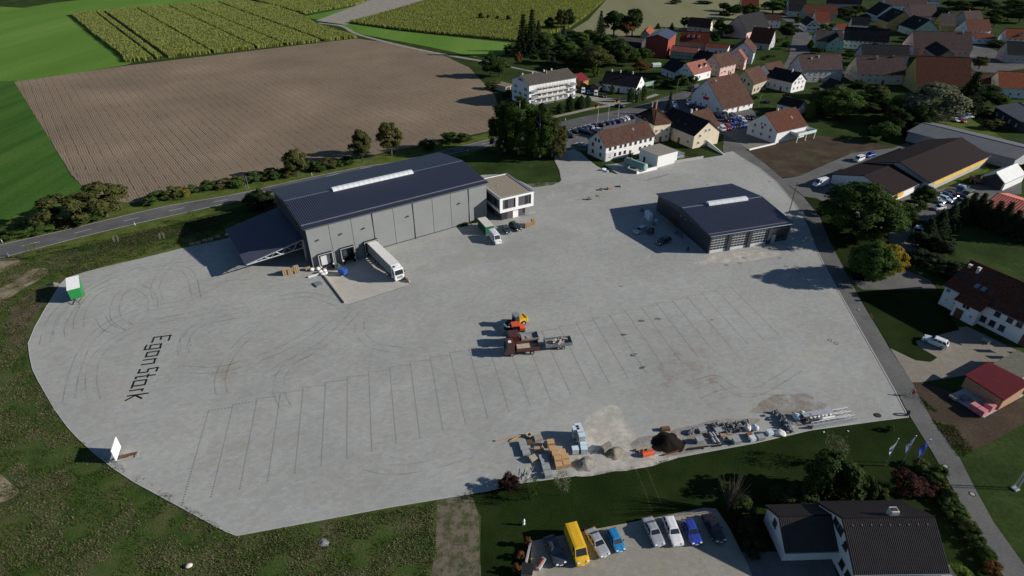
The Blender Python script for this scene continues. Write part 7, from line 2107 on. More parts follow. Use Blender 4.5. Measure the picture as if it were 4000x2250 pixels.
# farm lorries, trailer, caravan roof
def small_lorry(label, c, toward, col, body_col, name='farm_lorry'):
    T = thing(name, label, 'lorry', (*c, 0.05), ang(c, toward))
    cab_over(T, 2.6, 2.1, 2.7, PAINT[col], 1.9, 0.6)
    open_body(T, -3.0, 0.6, 2.1, 1.0, 1.7, PAINT[body_col], M_DUSTBED)
    wheel_set(T, (-2.0, 1.8), 0.9, 0.48, 0.3)
    return T
small_lorry('grey farm lorry with pale cab roof behind the farm yard cars', (143.3,175.7), (141.0,173.8), 'ltblue', 'grey')
car('bus', 'olive', (143.2,172.5), (140.2,170.6), 'olive green cross-country vehicle with canvas roof', None, 1)
small_lorry('lorry with white cab roof half hidden by the hedge', (113.1,146.5), (110.7,144.6), 'white', 'grey')
tk = thing('tank_trailer', 'low trailer with a rusty drum in front of the tarpaulin tent', 'trailer', (*(152.7,183.4), 0.05), ang((152.4,185.4), (153.6,182.1)))
MB().tube([(-1.8, 0, 1.2), (1.8, 0, 1.2)], 0.75, 12).build('drum', mat('rusty_drum', (0.17, 0.1, 0.08), 0.7, 0.25), tk)
MB().span(-2.0, 2.0, -0.6, 0.6, 0.4, 0.6).build('frame', M_PLASTIC, tk)
wheel_set(tk, (-0.8, 0.8), 0.75, 0.4, 0.25)
cv = thing('flat_trailer', 'white flat trailer with open frame under the lime tree', 'trailer', (*(108.2,149.0), 0.05), ang((106.1,148.4), (110.7,150.4)))
open_body(cv, -2.2, 2.2, 2.0, 0.7, 1.4, mat('trailer_white', (0.6, 0.58, 0.52), 0.7, 0.15), M_DUSTBED)
wheel_set(cv, (-0.5, 0.5), 0.85, 0.35, 0.22)

# ================================================================= STORED MATERIAL AND SMALL THINGS
M_WOODP = mat('pallet_wood', (0.4, 0.29, 0.17), 0.85, 0.2, 3)
M_WOODG = mat('grey_wood', (0.33, 0.29, 0.24), 0.85, 0.2, 3)
M_BLOCK = mat('clay_block', (0.52, 0.33, 0.17), 0.85, 0.12, 4)
M_SLABG = mat('grey_slabs', (0.3, 0.32, 0.32), 0.85, 0.12, 2)
M_WRAP = mat('pale_blue_wrap', (0.56, 0.66, 0.72), 0.4, 0.2, 3)
M_BAG = mat('white_bag', (0.62, 0.6, 0.56), 0.7, 0.12, 3)
M_STONE = mat('grey_stone', (0.2, 0.21, 0.22), 0.9, 0.35, 2)
M_SAND = mat('grey_sand', (0.22, 0.21, 0.185), 0.95, 0.25, 5, bump=0.5)
M_SOIL = mat('black_soil', (0.014, 0.0105, 0.008), 0.95, 0.35, 3, bump=0.6)
M_PIPE = mat('concrete_pipe', (0.36, 0.36, 0.35), 0.8, 0.1)
GZ = 0.1

PM = {}
def pallet_mesh():
    if 'p' not in PM:
        m = MB()
        for k in range(5):
            m.box((0, -0.35 + k * 0.175, 0.132), (1.2, 0.12, 0.024))
        for x in (-0.5, 0, 0.5):
            m.box((x, 0, 0.06), (0.12, 0.78, 0.118))
        PM['p'] = m.mesh('pallet')
    return PM['p']

def load(name, label, cat, c, rot, parts, group=None):
    """Pallet with goods: parts = list of (part name, mesh builder, material)."""
    T = thing(name, label, cat, (c[0], c[1], GZ), rot, group)
    link('pallet', pallet_mesh(), M_WOODG, T)
    for nm, m, mt in parts:
        m.build(nm, mt, T)
    return T

def block_layers(w, d, h, nx, nz, z0=0.15, gap=0.02):
    """Goods in rows: separate courses with joints."""
    out = []
    for j in range(nz):
        m = MB()
        for i in range(nx):
            x = -w / 2 + (i + 0.5) * w / nx
            m.box((x, 0, z0 + (j + 0.5) * h / nz), (w / nx - gap, d, h / nz - gap))
        out.append(('course', m, None))
    return out

r3 = ang((5.86,69.85), (7.12,70.00))
# clay block pallets: two columns
cb = [((6.48,69.42), 1.0), ((6.74,67.86), 1.15), ((7.12,66.79), 1.15), ((7.40,65.85), 1.15), ((7.59,64.91), 0.7), ((8.27,67.61), 0.6), ((8.63,66.22), 1.1), ((8.82,65.22), 0.75)]
cl_ = ['farthest pallet of the left clay block row', 'second pallet from the back in the left clay block row', 'third pallet from the back in the left clay block row', 'fourth pallet from the back in the left clay block row', 'lowest pallet at the near end of the left clay block row', 'faded pallet at the back of the right clay block row', 'tall pallet in the middle of the right clay block row', 'low pallet at the near end of the right clay block row']
for (c, h), lb in zip(cb, cl_):
    load('block_pallet', lb, 'pallet', c, r3, [(n_, m, M_BLOCK) for n_, m, _ in block_layers(1.2, 1.05, h, 5, max(2, int(h / 0.3)))], 'pallets of clay blocks')
# pale blue wrapped block stacks, two tiers
bl_ = [((11.24,71.98), 2), ((11.46,70.96), 2), ((11.65,69.82), 2), ((11.87,69.11), 1), ((11.89,68.06), 1), ((10.46,67.96), 1), ((10.79,71.39), 2)]
bll = ['two-tier pallet at the back of the pale blue stack', 'second two-tier pallet of the pale blue stack', 'third two-tier pallet of the pale blue stack, in front', 'single pale blue pallet in front of the two-tier ones', 'pale blue pallet at the near end of the stack', 'lone pale blue pallet left of the stack end', 'shaded two-tier pallet at the back left of the pale blue stack']
for (c, t), lb in zip(bl_, bll):
    P_ = []
    for k in range(t):
        z = k * 1.15
        P_ += [('block', MB().box((-0.42 + i * 0.21, 0, z + 0.65), (0.15, 1.0, 0.95)), M_WRAP) for i in range(5)]
        if k:
            P_.append(('board', MB().box((0, 0, z + 0.08), (1.2, 1.0, 0.12)), M_WOODG))
        P_.append(('top_sheet', MB().box((0, 0, z + 1.14), (1.1, 0.94, 0.02)), M_WRAP))
    load('wrapped_pallet', lb, 'pallet', c, r3, P_, 'pale blue wrapped block pallets')
# grey slab stacks
gs_ = [((5.08,66.63), 0.45, 'back one of the flat grey slab stacks'), ((5.31,65.58), 0.5, 'second of the flat grey slab stacks'), ((5.49,64.39), 0.6, 'third of the flat grey slab stacks'), ((5.74,63.12), 0.7, 'nearest and largest of the flat grey slab stacks'), ((1.79,69.71), 0.5, 'grey slab pallet below the long beams'), ((2.01,68.71), 0.4, 'pale slab pallet below the grey one'), ((2.35,67.64), 0.45, 'pale slab pallet with white wrap beside the leaning crate'),
       ((32.77,72.63), 0.55, 'square grey slab pallet at the left of the stone row'), ((35.57,72.66), 0.4, 'flat grey slab pallet under the stone row'), ((31.67,70.30), 0.7, 'large greenish slab pallet left of the pipes'), ((42.23,70.97), 0.6, 'dark grey slab pallet at the lawn edge, right of the bags'), ((37.87,70.16), 0.65, 'blue-grey kerbstone pallet beside the tyre')]
for c, h, lb in gs_:
    load('slab_pallet', lb, 'pallet', c, r3 + 0.05, [('slab', MB().box((0, 0, 0.15 + (k + 0.5) * h / 4), (1.25, 1.0, h / 4 - 0.015), 0.01 * k), M_SLABG) for k in range(4)], 'pallets of grey slabs')
# stone pallets in rows
def stones(T, n, r, rng, spread=(0.55, 0.45), z0=0.18, m=M_STONE):
    for k in range(n):
        s = r * rng.uniform(0.7, 1.3)
        o = MB().blob((0, 0, 0), (s, s * rng.uniform(0.6, 1), s * rng.uniform(0.5, 0.8)), rng.randint(0, 999), 0.5, 6, 4, None)
        o.build('stone', m, T, (rng.uniform(-1, 1) * spread[0], rng.uniform(-1, 1) * spread[1], z0 + rng.uniform(0, 0.45) * (1 if n > 5 else 0.4)), rng.uniform(0, 6))
rng = random.Random(21)
for c, lb in [((35.33,73.78), 'first stone pallet of the back row'), ((36.53,73.64), 'second stone pallet of the back row'), ((38.03,73.78), 'third stone pallet of the back row'), ((39.61,74.18), 'fourth stone pallet of the back row'), ((41.00,74.52), 'last stone pallet of the back row, beside the white bags'), ((37.13,72.38), 'rough stone pallet in the middle row'), ((38.73,72.73), 'dark stone pallet in the middle row'), ((30.83,72.34), 'small stone pile at the left of the slab pallets')]:
    T = thing('stone_pallet', lb, 'stones', (*c, GZ), r3, 'pallets of rough stone')
    link('pallet', pallet_mesh(), M_WOODG, T)
    stones(T, 12, 0.26, rng)
# rubble row
ra, rb_ = (47.35,77.38), (48.04,72.29)
T = thing('rubble_row', 'long row of grey rubble stones beside the steel stack', 'rubble', (*lerp(ra, rb_, 0.5), GZ), ang(ra, rb_))
L_ = dist(ra, rb_)
for k in range(70):
    s = rng.uniform(0.2, 0.42)
    MB().blob((0, 0, 0), (s, s * 0.8, s * 0.7), k, 0.5, 6, 4, None).build('stone', M_STONE, T, (rng.uniform(-0.5, 0.5) * L_, rng.gauss(0, 0.32), 0.15 + abs(rng.gauss(0, 0.3))), rng.uniform(0, 6))
# heaps
def heap(name, label, c, rx, ry, h, m, seed, cat='heap', rough=0.12):
    rg = random.Random(seed)
    ph = [rg.uniform(0, 6.28) for _ in range(5)]
    V, F = [], []
    nr, na = 9, 30
    for j in range(nr + 1):
        t = j / nr
        for i in range(na):
            a = 2 * math.pi * i / na
            k = 1 + rough * math.sin(2 * a + ph[0]) + rough * 0.7 * math.sin(3 * a + ph[1]) + rough * 0.5 * math.sin(7 * a + ph[2])
            z = h * (0.5 + 0.5 * math.cos(math.pi * t)) * (1 + 0.25 * rough * 4 * math.sin(4 * a + ph[3]) * t) + rg.uniform(-0.05, 0.05) * h * (0 < j < nr)
            V.append((rx * k * t * math.cos(a), ry * k * t * math.sin(a), z if j < nr else -0.02))
    for j in range(nr):
        for i in range(na):
            a, b = j * na + i, j * na + (i + 1) % na
            F.append((a, a + na, b + na, b))
    o = MB().add(V, F).build(name, m, None, (*c, GZ), r3, True)
    return tag(o, label, cat)
heap('sand_heap', 'smooth round grey sand heap at the edge of the yard', (11.74,65.52), 2.0, 1.7, 0.9, M_SAND, 1)
heap('gravel_heap', 'gravel heap with a steel bucket in it on the pale dust', (16.83,67.90), 1.7, 1.4, 0.85, mat('brown_gravel', (0.2, 0.18, 0.14), 0.95, 0.3, 6, bump=0.5), 2)
heap('soil_heap', 'big heap of black soil beside the orange box', (26.28,70.12), 2.7, 2.7, 1.0, M_SOIL, 3, 'heap', 0.1)
bk = thing('loader_bucket', 'steel loader bucket with a long bar lying on the gravel heap', 'bucket', (*(15.73,68.54), GZ), r3 + 0.5)
MB().prism([(-0.9, -0.5, 0.3), (-0.9, 0.4, 0.3), (-0.9, 0.5, 1.1), (-0.9, 0.4, 1.15), (-0.9, -0.4, 0.95)], (1.8, 0, 0)).build('shell', mat('bucket_steel', (0.2, 0.18, 0.15), 0.6, 0.2), bk)
MB().tube([(-0.8, 0, 0.6), (-2.4, 0.6, 0.15)], 0.09, 5).build('bar', MATS['bucket_steel'], bk)
# timber
def beam_(name, label, a, b, w, h, z, m, cat='timber', group=None):
    o = MB().box((0, 0, 0), (dist(a, b), w, h)).build(name, m, None, (*lerp(a, b, 0.5), GZ + z), ang(a, b))
    return tag(o, label, cat, group)
beam_('timber_beam', 'longest wooden beam on the yard, pointing left', (-2.83,70.48), (1.95,71.75), 0.22, 0.2, 0.1, M_WOODP)
for k, (a, b) in enumerate([((-0.45,70.48), (1.89,71.21)), ((-0.40,70.35), (1.94,70.98)), ((-0.09,70.64), (1.33,71.52))]):
    beam_('wooden_plank', ['upper plank of the bundle beside the longest beam', 'lower plank of the bundle beside the longest beam', 'crooked plank lying across the bundle'][k], a, b, 0.16, 0.12, 0.07 + 0.12 * (k == 2), M_WOODP, 'plank', 'planks beside the longest beam')
beam_('squared_beam', 'pale squared beam above the orange box', (20.61,68.29), (22.96,68.87), 0.25, 0.22, 0.3, M_WOODP)
for k in range(3):
    p = lerp((21.13,68.16), (22.59,68.48), k / 2)
    tag(MB().box((0, 0, 0.13), (0.5, 0.12, 0.26)).build('support_block', M_WOODG, None, (*p, GZ), r3 + 1.3), f'{ORD[k]} support block from the left under the pale squared beam', 'block', 'supports of the squared beam')
ob = thing('orange_tank', 'bright orange steel box beside the black soil heap', 'tank', (*(22.40,67.52), GZ), ang((21.58,67.33), (23.35,67.84)))
MB().prism([(-1.0, -0.4, 0.05), (-1.0, 0.4, 0.05), (-1.0, 0.42, 0.55), (-1.0, 0.2, 0.75), (-1.0, -0.2, 0.75), (-1.0, -0.42, 0.55)], (2.0, 0, 0)).build('shell', PAINT['orange'], ob)
MB().span(-1.06, -1.0, -0.42, 0.42, 0.0, 0.6).span(1.0, 1.06, -0.42, 0.42, 0.0, 0.6).build('end_plate', MATS['bucket_steel'], ob)
beam_('edging_board', 'rusty board along the near edge of the soil heap', (24.91,67.27), (27.75,68.23), 0.1, 0.3, 0.15, mat('rusty_board', (0.13, 0.06, 0.035), 0.8, 0.2), 'board')
tag(MB().box((0, 0, 0.28), (1.6, 0.7, 0.56)).box((0, 0, 0.6), (1.3, 0.25, 0.08)).build('wooden_crate', mat('brown_crate', (0.17, 0.09, 0.045), 0.85, 0.2), None, (*(26.51,73.04), GZ), r3), 'brown wooden crate behind the soil heap', 'crate')
# crates and pallets at the left of the store
def crate(label, c, rot, w, d, h, m=M_WOODP, tilt=0.0):
    T = thing('wooden_crate', label, 'crate', (*c, GZ), rot)
    T.rotation_euler = (tilt, 0, rot)
    for k in range(6):
        MB().box((-w / 2 + (k + 0.5) * w / 6, 0, h), (w / 6 - 0.02, d, 0.04)).build('slat', m, T)
    for s in (-1, 1):
        MB().box((0, s * (d / 2 - 0.03), h / 2), (w, 0.05, h - 0.05)).build('side', m, T)
    MB().box((0, 0, h / 2 - 0.03), (w - 0.1, d - 0.14, h - 0.08)).build('filling', M_WOODG, T)
    return T
crate('slatted wooden crate right of the stone ring', (4.41,70.85), r3 + 0.1, 1.35, 1.2, 0.6, M_WOODG)
crate('dark slatted crate below the stone ring', (2.97,69.96), r3, 0.9, 0.8, 0.5, mat('dark_wood', (0.14, 0.09, 0.05), 0.85, 0.2))
crate('leaning crate with splayed boards beside the pale slabs', (3.37,66.47), r3 + 0.5, 1.2, 1.0, 0.7, M_WOODG, 0.25)
crate('plywood crate behind the flat grey slab stacks', (4.47,68.41), r3 - 0.1, 1.6, 0.6, 0.7, M_WOODP)
rg_ = thing('stone_ring', 'sand-coloured concrete ring on a pallet beside the beams', 'ring', (*(2.91,71.52), GZ), r3)
link('pallet', pallet_mesh(), M_WOODG, rg_)
m = MB(); n = 16; V = []; F = []
for i in range(n):
    a = 6.283 * i / n
    for rr, z in ((0.52, 0.16), (0.52, 0.55), (0.34, 0.55), (0.34, 0.16)):
        V.append((rr * math.cos(a), rr * math.sin(a), z))
for i in range(n):
    for k in range(4):
        F.append((4 * i + k, 4 * ((i + 1) % n) + k, 4 * ((i + 1) % n) + (k + 1) % 4, 4 * i + (k + 1) % 4))
RINGM = m.add(V, F).mesh('ring')
link('ring', RINGM, mat('sandy_concrete', (0.45, 0.36, 0.25), 0.85, 0.1), rg_)
af = thing('trestle', 'small A-shaped wooden trestle behind the flat grey slabs', 'trestle', (*(5.11,68.15), GZ), r3)
for s in (-1, 1):
    MB().tube([(s * 0.35, 0, 0), (0, 0.05, 0.85)], 0.05, 4).tube([(s * 0.35, 0.6, 0), (0, 0.55, 0.85)], 0.05, 4).build('leg', M_WOODP, af)
MB().tube([(0, -0.1, 0.85), (0, 0.8, 0.85)], 0.05, 4).build('top_bar', M_WOODP, af)
sf = thing('steel_trestles', 'tangled galvanised steel trestles behind the dark red bush', 'trestles', (*(2.81,63.35), GZ), r3 + 0.7)
for k in range(9):
    a = rng.uniform(-1, 1); b = rng.uniform(-0.6, 0.6)
    MB().tube([(a - 0.7, b, 0.1 + 0.04 * k), (a + 0.7, b + rng.uniform(-0.8, 0.8), 0.2 + 0.05 * k)], 0.03, 4).build('tube', M_PIPE, sf)
# pipes, tyre, bars
for k, (a, b) in enumerate([((33.85,72.13), (34.17,71.11)), ((34.38,72.20), (34.67,71.25)), ((34.93,72.34), (35.19,71.45)), ((33.96,70.91), (34.19,69.78)), ((34.58,71.11), (34.87,69.84))]):
    T = thing('concrete_pipe', ['left pipe of the back three', 'middle pipe of the back three', 'right pipe of the back three', 'left pipe of the front two', 'right pipe of the front two'][k] + ' in the stack of concrete pipes', 'pipe', (*lerp(a, b, 0.5), GZ), ang(a, b), 'concrete pipes')
    ln = dist(a, b)
    MB().tube([(-ln / 2, 0, 0.24), (ln / 2, 0, 0.24)], 0.24, 12, False).build('pipe', M_PIPE, T)
    MB().tube([(-ln / 2 + 0.01, 0, 0.24), (-ln / 2 + 0.03, 0, 0.24)], 0.19, 12).tube([(ln / 2 - 0.03, 0, 0.24), (ln / 2 - 0.01, 0, 0.24)], 0.19, 12).build('bore_shade', M_BLACK, T)  # black discs paint the shade of the hollow at both pipe ends
beam_('rusty_pipe', 'thin rusty pipe left of the concrete pipes', (33.14,72.35), (33.35,71.26), 0.16, 0.16, 0.1, mat('rusty_pipe', (0.12, 0.07, 0.05), 0.7, 0.2), 'pipe')
tyre_m = MB(); V = []; F = []
for i in range(18):
    a = 6.283 * i / 18
    for rr, z in ((0.55, 0.05), (0.58, 0.14), (0.55, 0.24), (0.38, 0.26), (0.33, 0.14), (0.38, 0.02)):
        V.append((rr * math.cos(a), rr * math.sin(a), z))
for i in range(18):
    for k in range(6):
        F.append((6 * i + k, 6 * ((i + 1) % 18) + k, 6 * ((i + 1) % 18) + (k + 1) % 6, 6 * i + (k + 1) % 6))
TYM = tyre_m.add(V, F).mesh('tyre')
tag(link('tyre', TYM, mat('dusty_tyre', (0.3, 0.27, 0.22), 0.9, 0.2), None, (*(36.36,70.92), GZ)), 'dusty tyre lying beside the kerbstone pallet', 'tyre')
t2 = tag(link('tyre', TYM, M_TYREB, None, (*(70.46,76.82), GZ + 0.45), 0.4, (0.9, 0.9, 1.2)), 'black tyre standing at the yard corner by the lane', 'tyre')
t2.rotation_euler = (1.35, 0, 0.6)
for k in range(4):
    a, b = lerp((35.97,70.32), (36.66,70.59), k / 3), lerp((36.69,69.40), (37.18,69.66), k / 3)
    beam_('steel_bar', f'dark steel bar below the tyre, {ORD[k]} from the left', a, b, 0.08, 0.08, 0.06, MATS['bucket_steel'], 'bar', 'steel bars below the tyre')
for k in range(3):
    a, b = lerp((29.14,68.46), (29.53,68.81), k / 2), lerp((35.09,69.40), (35.59,69.72), k / 2)
    beam_('black_rail', f'long black rail along the lawn edge, {ORD[k]} of three', a, b, 0.12, 0.14, 0.08, M_PLASTIC, 'rail', 'black rails along the lawn edge')
beam_('kerb_piece', 'single pale kerbstone in front of the black rails', (32.01,68.77), (33.28,69.03), 0.2, 0.16, 0.08, M_SLABG, 'kerbstone')
# bags and wrapped goods
def bag(label, c, r, h, m, seed, group=None, cat='bag'):
    o = MB().blob((0, 0, h / 2), (r, r * 0.95, h / 2 * 1.05), seed, 0.22, 12, 8, 0.0).build('big_bag', m, None, (*c, GZ), seed * 0.7, True)
    return tag(o, label, cat, group)
bag('white big bag, left of the pair beside the stone row', (40.74,73.04), 0.62, 1.0, M_BAG, 1)
bag('blue and white tarpaulin bundle, right of the pair beside the stone row', (41.99,73.11), 0.62, 1.0, M_WRAP, 2)
bag('flat white sack at the lawn edge below the rubble row', (46.14,72.08), 0.85, 0.55, M_BAG, 3)
bag('blue tarpaulin bag between rubble row and steel stack', (50.34,75.94), 0.8, 0.95, M_WRAP, 4)
bag('small white bag behind the blue tarpaulin one', (51.79,76.90), 0.5, 0.6, M_BAG, 5)
for c, lb in [((40.70,70.66), 'blue and white wrapped pallet at the lawn edge'), ((44.17,72.01), 'pale green wrapped pallet right of the dark slabs')]:
    load('wrapped_pallet', lb, 'pallet', c, r3 + 0.15, [('block', MB().box((-0.4 + i * 0.2, 0, 0.5), (0.18, 0.95, 0.6)), M_WRAP) for i in range(5)], 'wrapped pallets at the lawn edge')
load('brick_pallet', 'low pallet of red bricks in front of the white bag', 'pallet', (40.60,71.66), r3, [(n_, m, mat('red_brick', (0.25, 0.09, 0.05), 0.85, 0.2)) for n_, m, _ in block_layers(1.0, 0.8, 0.35, 5, 2)])
load('clay_scraps', 'pallet of pinkish pipe pieces above the dusty tyre', 'pallet', (36.07,71.52), r3, [(n_, m, mat('pink_clay', (0.4, 0.25, 0.19), 0.85, 0.2)) for n_, m, _ in block_layers(1.0, 0.7, 0.3, 6, 2)])
# steel stack
sr = ang((52.04,73.22), (60.65,75.07))
ss = thing('steel_stack', 'long stack of galvanised steel beams and lattice girders at the lawn edge', 'steel stack', (*(52.03,73.20), GZ), sr)
LS = dist((52.03,73.20), (60.65,75.07))
for k in range(3):
    MB().span(0, LS, 0.0, 0.22, 0.06 + 0.3 * k, 0.33 + 0.3 * k).build('front_beam', M_STEEL, ss)
for j in range(3):
    y = 0.75 + j * 0.95
    MB().tube([(0.1, y, 0.9), (LS - 0.1, y, 0.9)], 0.06, 4).build('chord', M_STEEL, ss)
    MB().tube([(0.1, y, 0.12), (LS - 0.1, y, 0.12)], 0.06, 4).build('chord', M_STEEL, ss)
    m = MB()
    nb = 16
    for k in range(nb):
        m.tube([(0.1 + k * (LS - 0.2) / nb, y, 0.12 if k % 2 else 0.9), (0.1 + (k + 1) * (LS - 0.2) / nb, y, 0.9 if k % 2 else 0.12)], 0.035, 4, False)
    m.build('lattice', M_STEEL, ss)
MB().span(2.6, 5.0, 0.9, 1.3, 0.98, 1.05).build('white_board', M_WHITE, ss)
MB().span(-0.4, 5.4, 2.0, 3.0, 1.0, 1.12).build('flat_sheet', mat('grey_sheet', (0.34, 0.35, 0.38), 0.5, 0.1), ss)
MB().span(0.2, 4.4, 3.3, 3.5, 0.2, 0.45).build('white_beam', M_WHITE, ss)
for k in range(6):
    MB().blob((0, 0, 0), (0.34, 0.2, 0.15), k, 0.4, 8, 5, None).build('white_sack', M_BAG, ss, (0.6 + k * 0.75, 1.65, 1.05))
cg = thing('mesh_crate', 'wire mesh crate at the left end of the steel stack', 'crate', (*(51.83,75.07), GZ), sr)
for x in (-0.8, 0.8):
    for y in (-0.6, 0.6):
        MB().tube([(x, y, 0), (x, y, 1.2)], 0.05, 4).build('post', M_TRIM, cg)
m = MB()
for z in (0.1, 0.45, 0.8, 1.15):
    m.tube([(-0.8, -0.6, z), (0.8, -0.6, z), (0.8, 0.6, z), (-0.8, 0.6, z), (-0.8, -0.6, z)], 0.03, 4)
m.build('rail', M_TRIM, cg)
MB().span(-0.78, 0.78, -0.58, 0.58, 0.02, 0.08).build('floor', M_PLASTIC, cg)
tag(MB().tube([(0, 0, 0), (0, 0, 0.1)], 0.55, 14).build('lid', mat('dark_lid', (0.05, 0.04, 0.035), 0.9, 0.2), None, (*(65.21,76.56), GZ)), 'dark round lid lying right of the steel stack', 'lid')

# ---- at the warehouse
def pallet_stack(label, c, n, rot, group=None):
    T = thing('pallet_stack', label, 'pallets', (*c, GZ), rot, group)
    for k in range(n):
        link('pallet', pallet_mesh(), M_WOODP, T, (0.02 * math.sin(k * 2.1), 0.02 * math.cos(k * 1.7), k * 0.146), 0.02 * math.sin(k))
GPS = 'empty pallet stacks'
hr_ = math.atan2(_hd.y, _hd.x)
for p, n_, lb in [((-55.9,124.7), 11, 'left pallet stack of the three beneath the canopy truss'), ((-54.8,125.2), 11, 'middle pallet stack of the three beneath the canopy truss'), ((-53.4,125.8), 13, 'right and tallest pallet stack beneath the canopy truss'), ((-51.0,127.0), 5, 'low pallet stack at the corner of the warehouse'), ((4.1,150.5), 10, 'left pallet stack by the office'), ((4.9,151.1), 10, 'middle pallet stack by the office'), ((6.1,152.4), 13, 'right and tallest pallet stack by the office')]:
    pallet_stack(lb, p, n_, hr_ if p[1] < 140 else orot, GPS)
for k, p in enumerate([(-85.9,140.1), (-84.6,140.8), (-83.3,142.0), (-82.0,142.7), (-80.7,144.2)]):
    pallet_stack(f'pallet pile on the grass edge behind the canopy, {ORD[k]} from the left', p, 4, R(20), GPS)
beam_('white_pipe_bundle', 'pale pipe bundle at the grass edge behind the canopy', (-79.1,145.7), (-76.7,147.8), 0.5, 0.4, 0.2, M_WRAP, 'pipes')
beam_('grey_beam_bundle', 'grey timber bundle beside the pale pipes behind the canopy', (-76.6,147.5), (-74.8,148.9), 0.8, 0.5, 0.25, M_WOODG, 'timber')
for k, p in enumerate([(-49.9,126.7), (-48.5,127.0), (-47.5,125.5), (-46.7,126.4), (-46.7,124.7), (-46.1,125.1)]):
    bag(f'white sack in the heap by the first dock, {ORD[k]} from the left', p, 0.62, 0.75 if k < 3 else 0.6, M_BAG, 20 + k, 'white sacks by the first dock')
beam_('white_beam', 'pale beam lying in front of the white sacks', (-49.9,123.4), (-47.6,124.8), 0.4, 0.35, 0.18, M_BAG, 'beam')
mg = thing('mesh_stack', 'stack of galvanised mesh panels left of the loading ramp', 'mesh panels', (*(-46.5,120.3), GZ), ang((-47.5,121.6), (-45.5,119.2)))
for k in range(7):
    MB().span(-1.1, 1.1, -0.85 + k * 0.26, -0.72 + k * 0.26, 0.05, 0.3).build('panel', M_STEEL, mg)
bc = thing('blue_container', 'blue waste container on the ramp between the first two docks', 'container', (*(-42.4,127.0), -0.9), hr_ - 1.2)
MB().prism([(-1.1, -0.6, 0.15), (1.1, -0.6, 0.15), (1.25, -0.6, 1.3), (-1.25, -0.6, 1.3)], (0, 1.2, 0)).build('body', paint('bin_blue', (0.02, 0.09, 0.4), 0.45), bc)
MB().box((0, 0, 1.36), (2.5, 1.3, 0.1)).build('lid', MATS['bin_blue'], bc)
gd = tag(MB().tube([(0, -0.7, 0.55), (0, 0.7, 0.55)], 0.55, 12).build('green_drum', paint('drum_green', (0.09, 0.13, 0.05), 0.6), None, (*(-44.1,129.6), -0.9), hr_), 'olive green drum on the ramp behind the blue container', 'drum')
for k, p in enumerate([(-14.6,151.3), (-14.0,152.0), (-13.3,152.2), (-10.9,153.5), (-10.1,154.0)]):
    tree('bush', (p[0], p[1], 0.9, 0.9), f'weed tuft at the foot of the warehouse wall, {ORD[k]} from the left', 'dark', 'weeds at the warehouse wall')

# ---- sign board near the left corner
sb = thing('sign_board', 'white advertising board on a low frame with a brown panel at the near left edge', 'sign board', (*(-64.20,65.67), GZ), ang((-64.20,65.67), (-65.27,69.03)))
MB().box((1.6, 0, 1.75), (3.2, 0.12, 2.3)).build('panel', M_WHITE, sb)
for x in (0.3, 2.9):
    MB().tube([(x, 0, 0), (x, 0, 0.7)], 0.05, 5).build('leg', M_STEEL, sb)
MB().tube([(0.2, -0.1, 0.3), (0.2, -3.0, 0.3), (1.5, -3.0, 0.3), (1.5, -0.1, 0.3)], 0.05, 5).build('frame', M_STEEL, sb)
MB().box((0.95, -1.5, 0.5), (1.1, 2.6, 0.06), 0, 1, 0.35).build('brown_panel', mat('brown_board', (0.16, 0.07, 0.05), 0.7, 0.2), sb)
tag(MB().blob((0, 0, 0.2), (0.5, 0.38, 0.24), 9, 0.12, 12, 8, 0.0).build('manhole_cone', mat('pale_concrete', (0.55, 0.52, 0.45), 0.85, 0.1), None, (*(-44.34,47.81), 0.03), 0.3, True), 'pale round concrete piece lying in the weeds', 'concrete piece')
heap('debris_heap', 'small grey debris heap in the weeds near the bottom edge', (-26.83,51.37), 0.7, 0.7, 0.18, M_STONE, 9)
heap('junk_heap', 'little heap of junk behind the green box trailer', (-109.9,120.1), 1.2, 1.0, 0.7, mat('junk', (0.17, 0.15, 0.14), 0.8, 0.5, 4), 12)

# ---- small goods along the paving front near the office
for k, (p, nm, lb) in enumerate([((24.0,169.9), 'plate_compactor', 'dark compactor on the paving, leftmost of the small goods'), ((27.2,172.6), 'low_pallet', 'flat pallet right of the compactor'), ((28.8,177.1), 'stone_pallet', 'low pallet with stones on the unfinished paving'), ((31.4,177.8), 'wooden_box', 'wooden box beside the low stone pallet'), ((35.2,180.0), 'paver_cart', 'small cart with pavers, rightmost of the small goods')]):
    T = thing(nm, lb, 'site goods', (*p, GZ), 0.4 + k)
    if nm in ('low_pallet', 'stone_pallet', 'paver_cart'):
        link('pallet', pallet_mesh(), M_WOODP, T)
    if nm == 'plate_compactor':
        MB().box((0, 0, 0.12), (1.3, 0.9, 0.2), 0, 0.9).build('plate', M_PLASTIC, T)
        MB().box((0, 0, 0.5), (0.7, 0.6, 0.5)).build('motor', MATS['bucket_steel'], T)
        MB().tube([(-0.5, -0.3, 0.4), (-1.1, -0.3, 1.0), (-1.1, 0.3, 1.0), (-0.5, 0.3, 0.4)], 0.04, 5).build('handle', M_STEEL, T)
    elif nm == 'stone_pallet':
        stones(T, 6, 0.22, rng)
    elif nm == 'wooden_box':
        for z in (0.1, 0.35, 0.6):
            MB().box((0, 0, z), (1.3, 1.0, 0.2)).build('board_ring', M_WOODP, T)
    elif nm == 'paver_cart':
        for k2 in range(3):
            MB().box((-0.4 + 0.4 * k2, 0, 0.35), (0.36, 0.8, 0.4)).build('paver_pack', M_SLABG, T)
tag(MB().blob((0, 0, 0.3), (1.1, 0.7, 0.4), 4, 0.3, 12, 7, 0.0).build('bag_pile', M_WRAP, None, (*(31.6,194.4), GZ), 0.3, True), 'pile of pale blue plastic bags on the grass tip by the white workshop', 'bags')
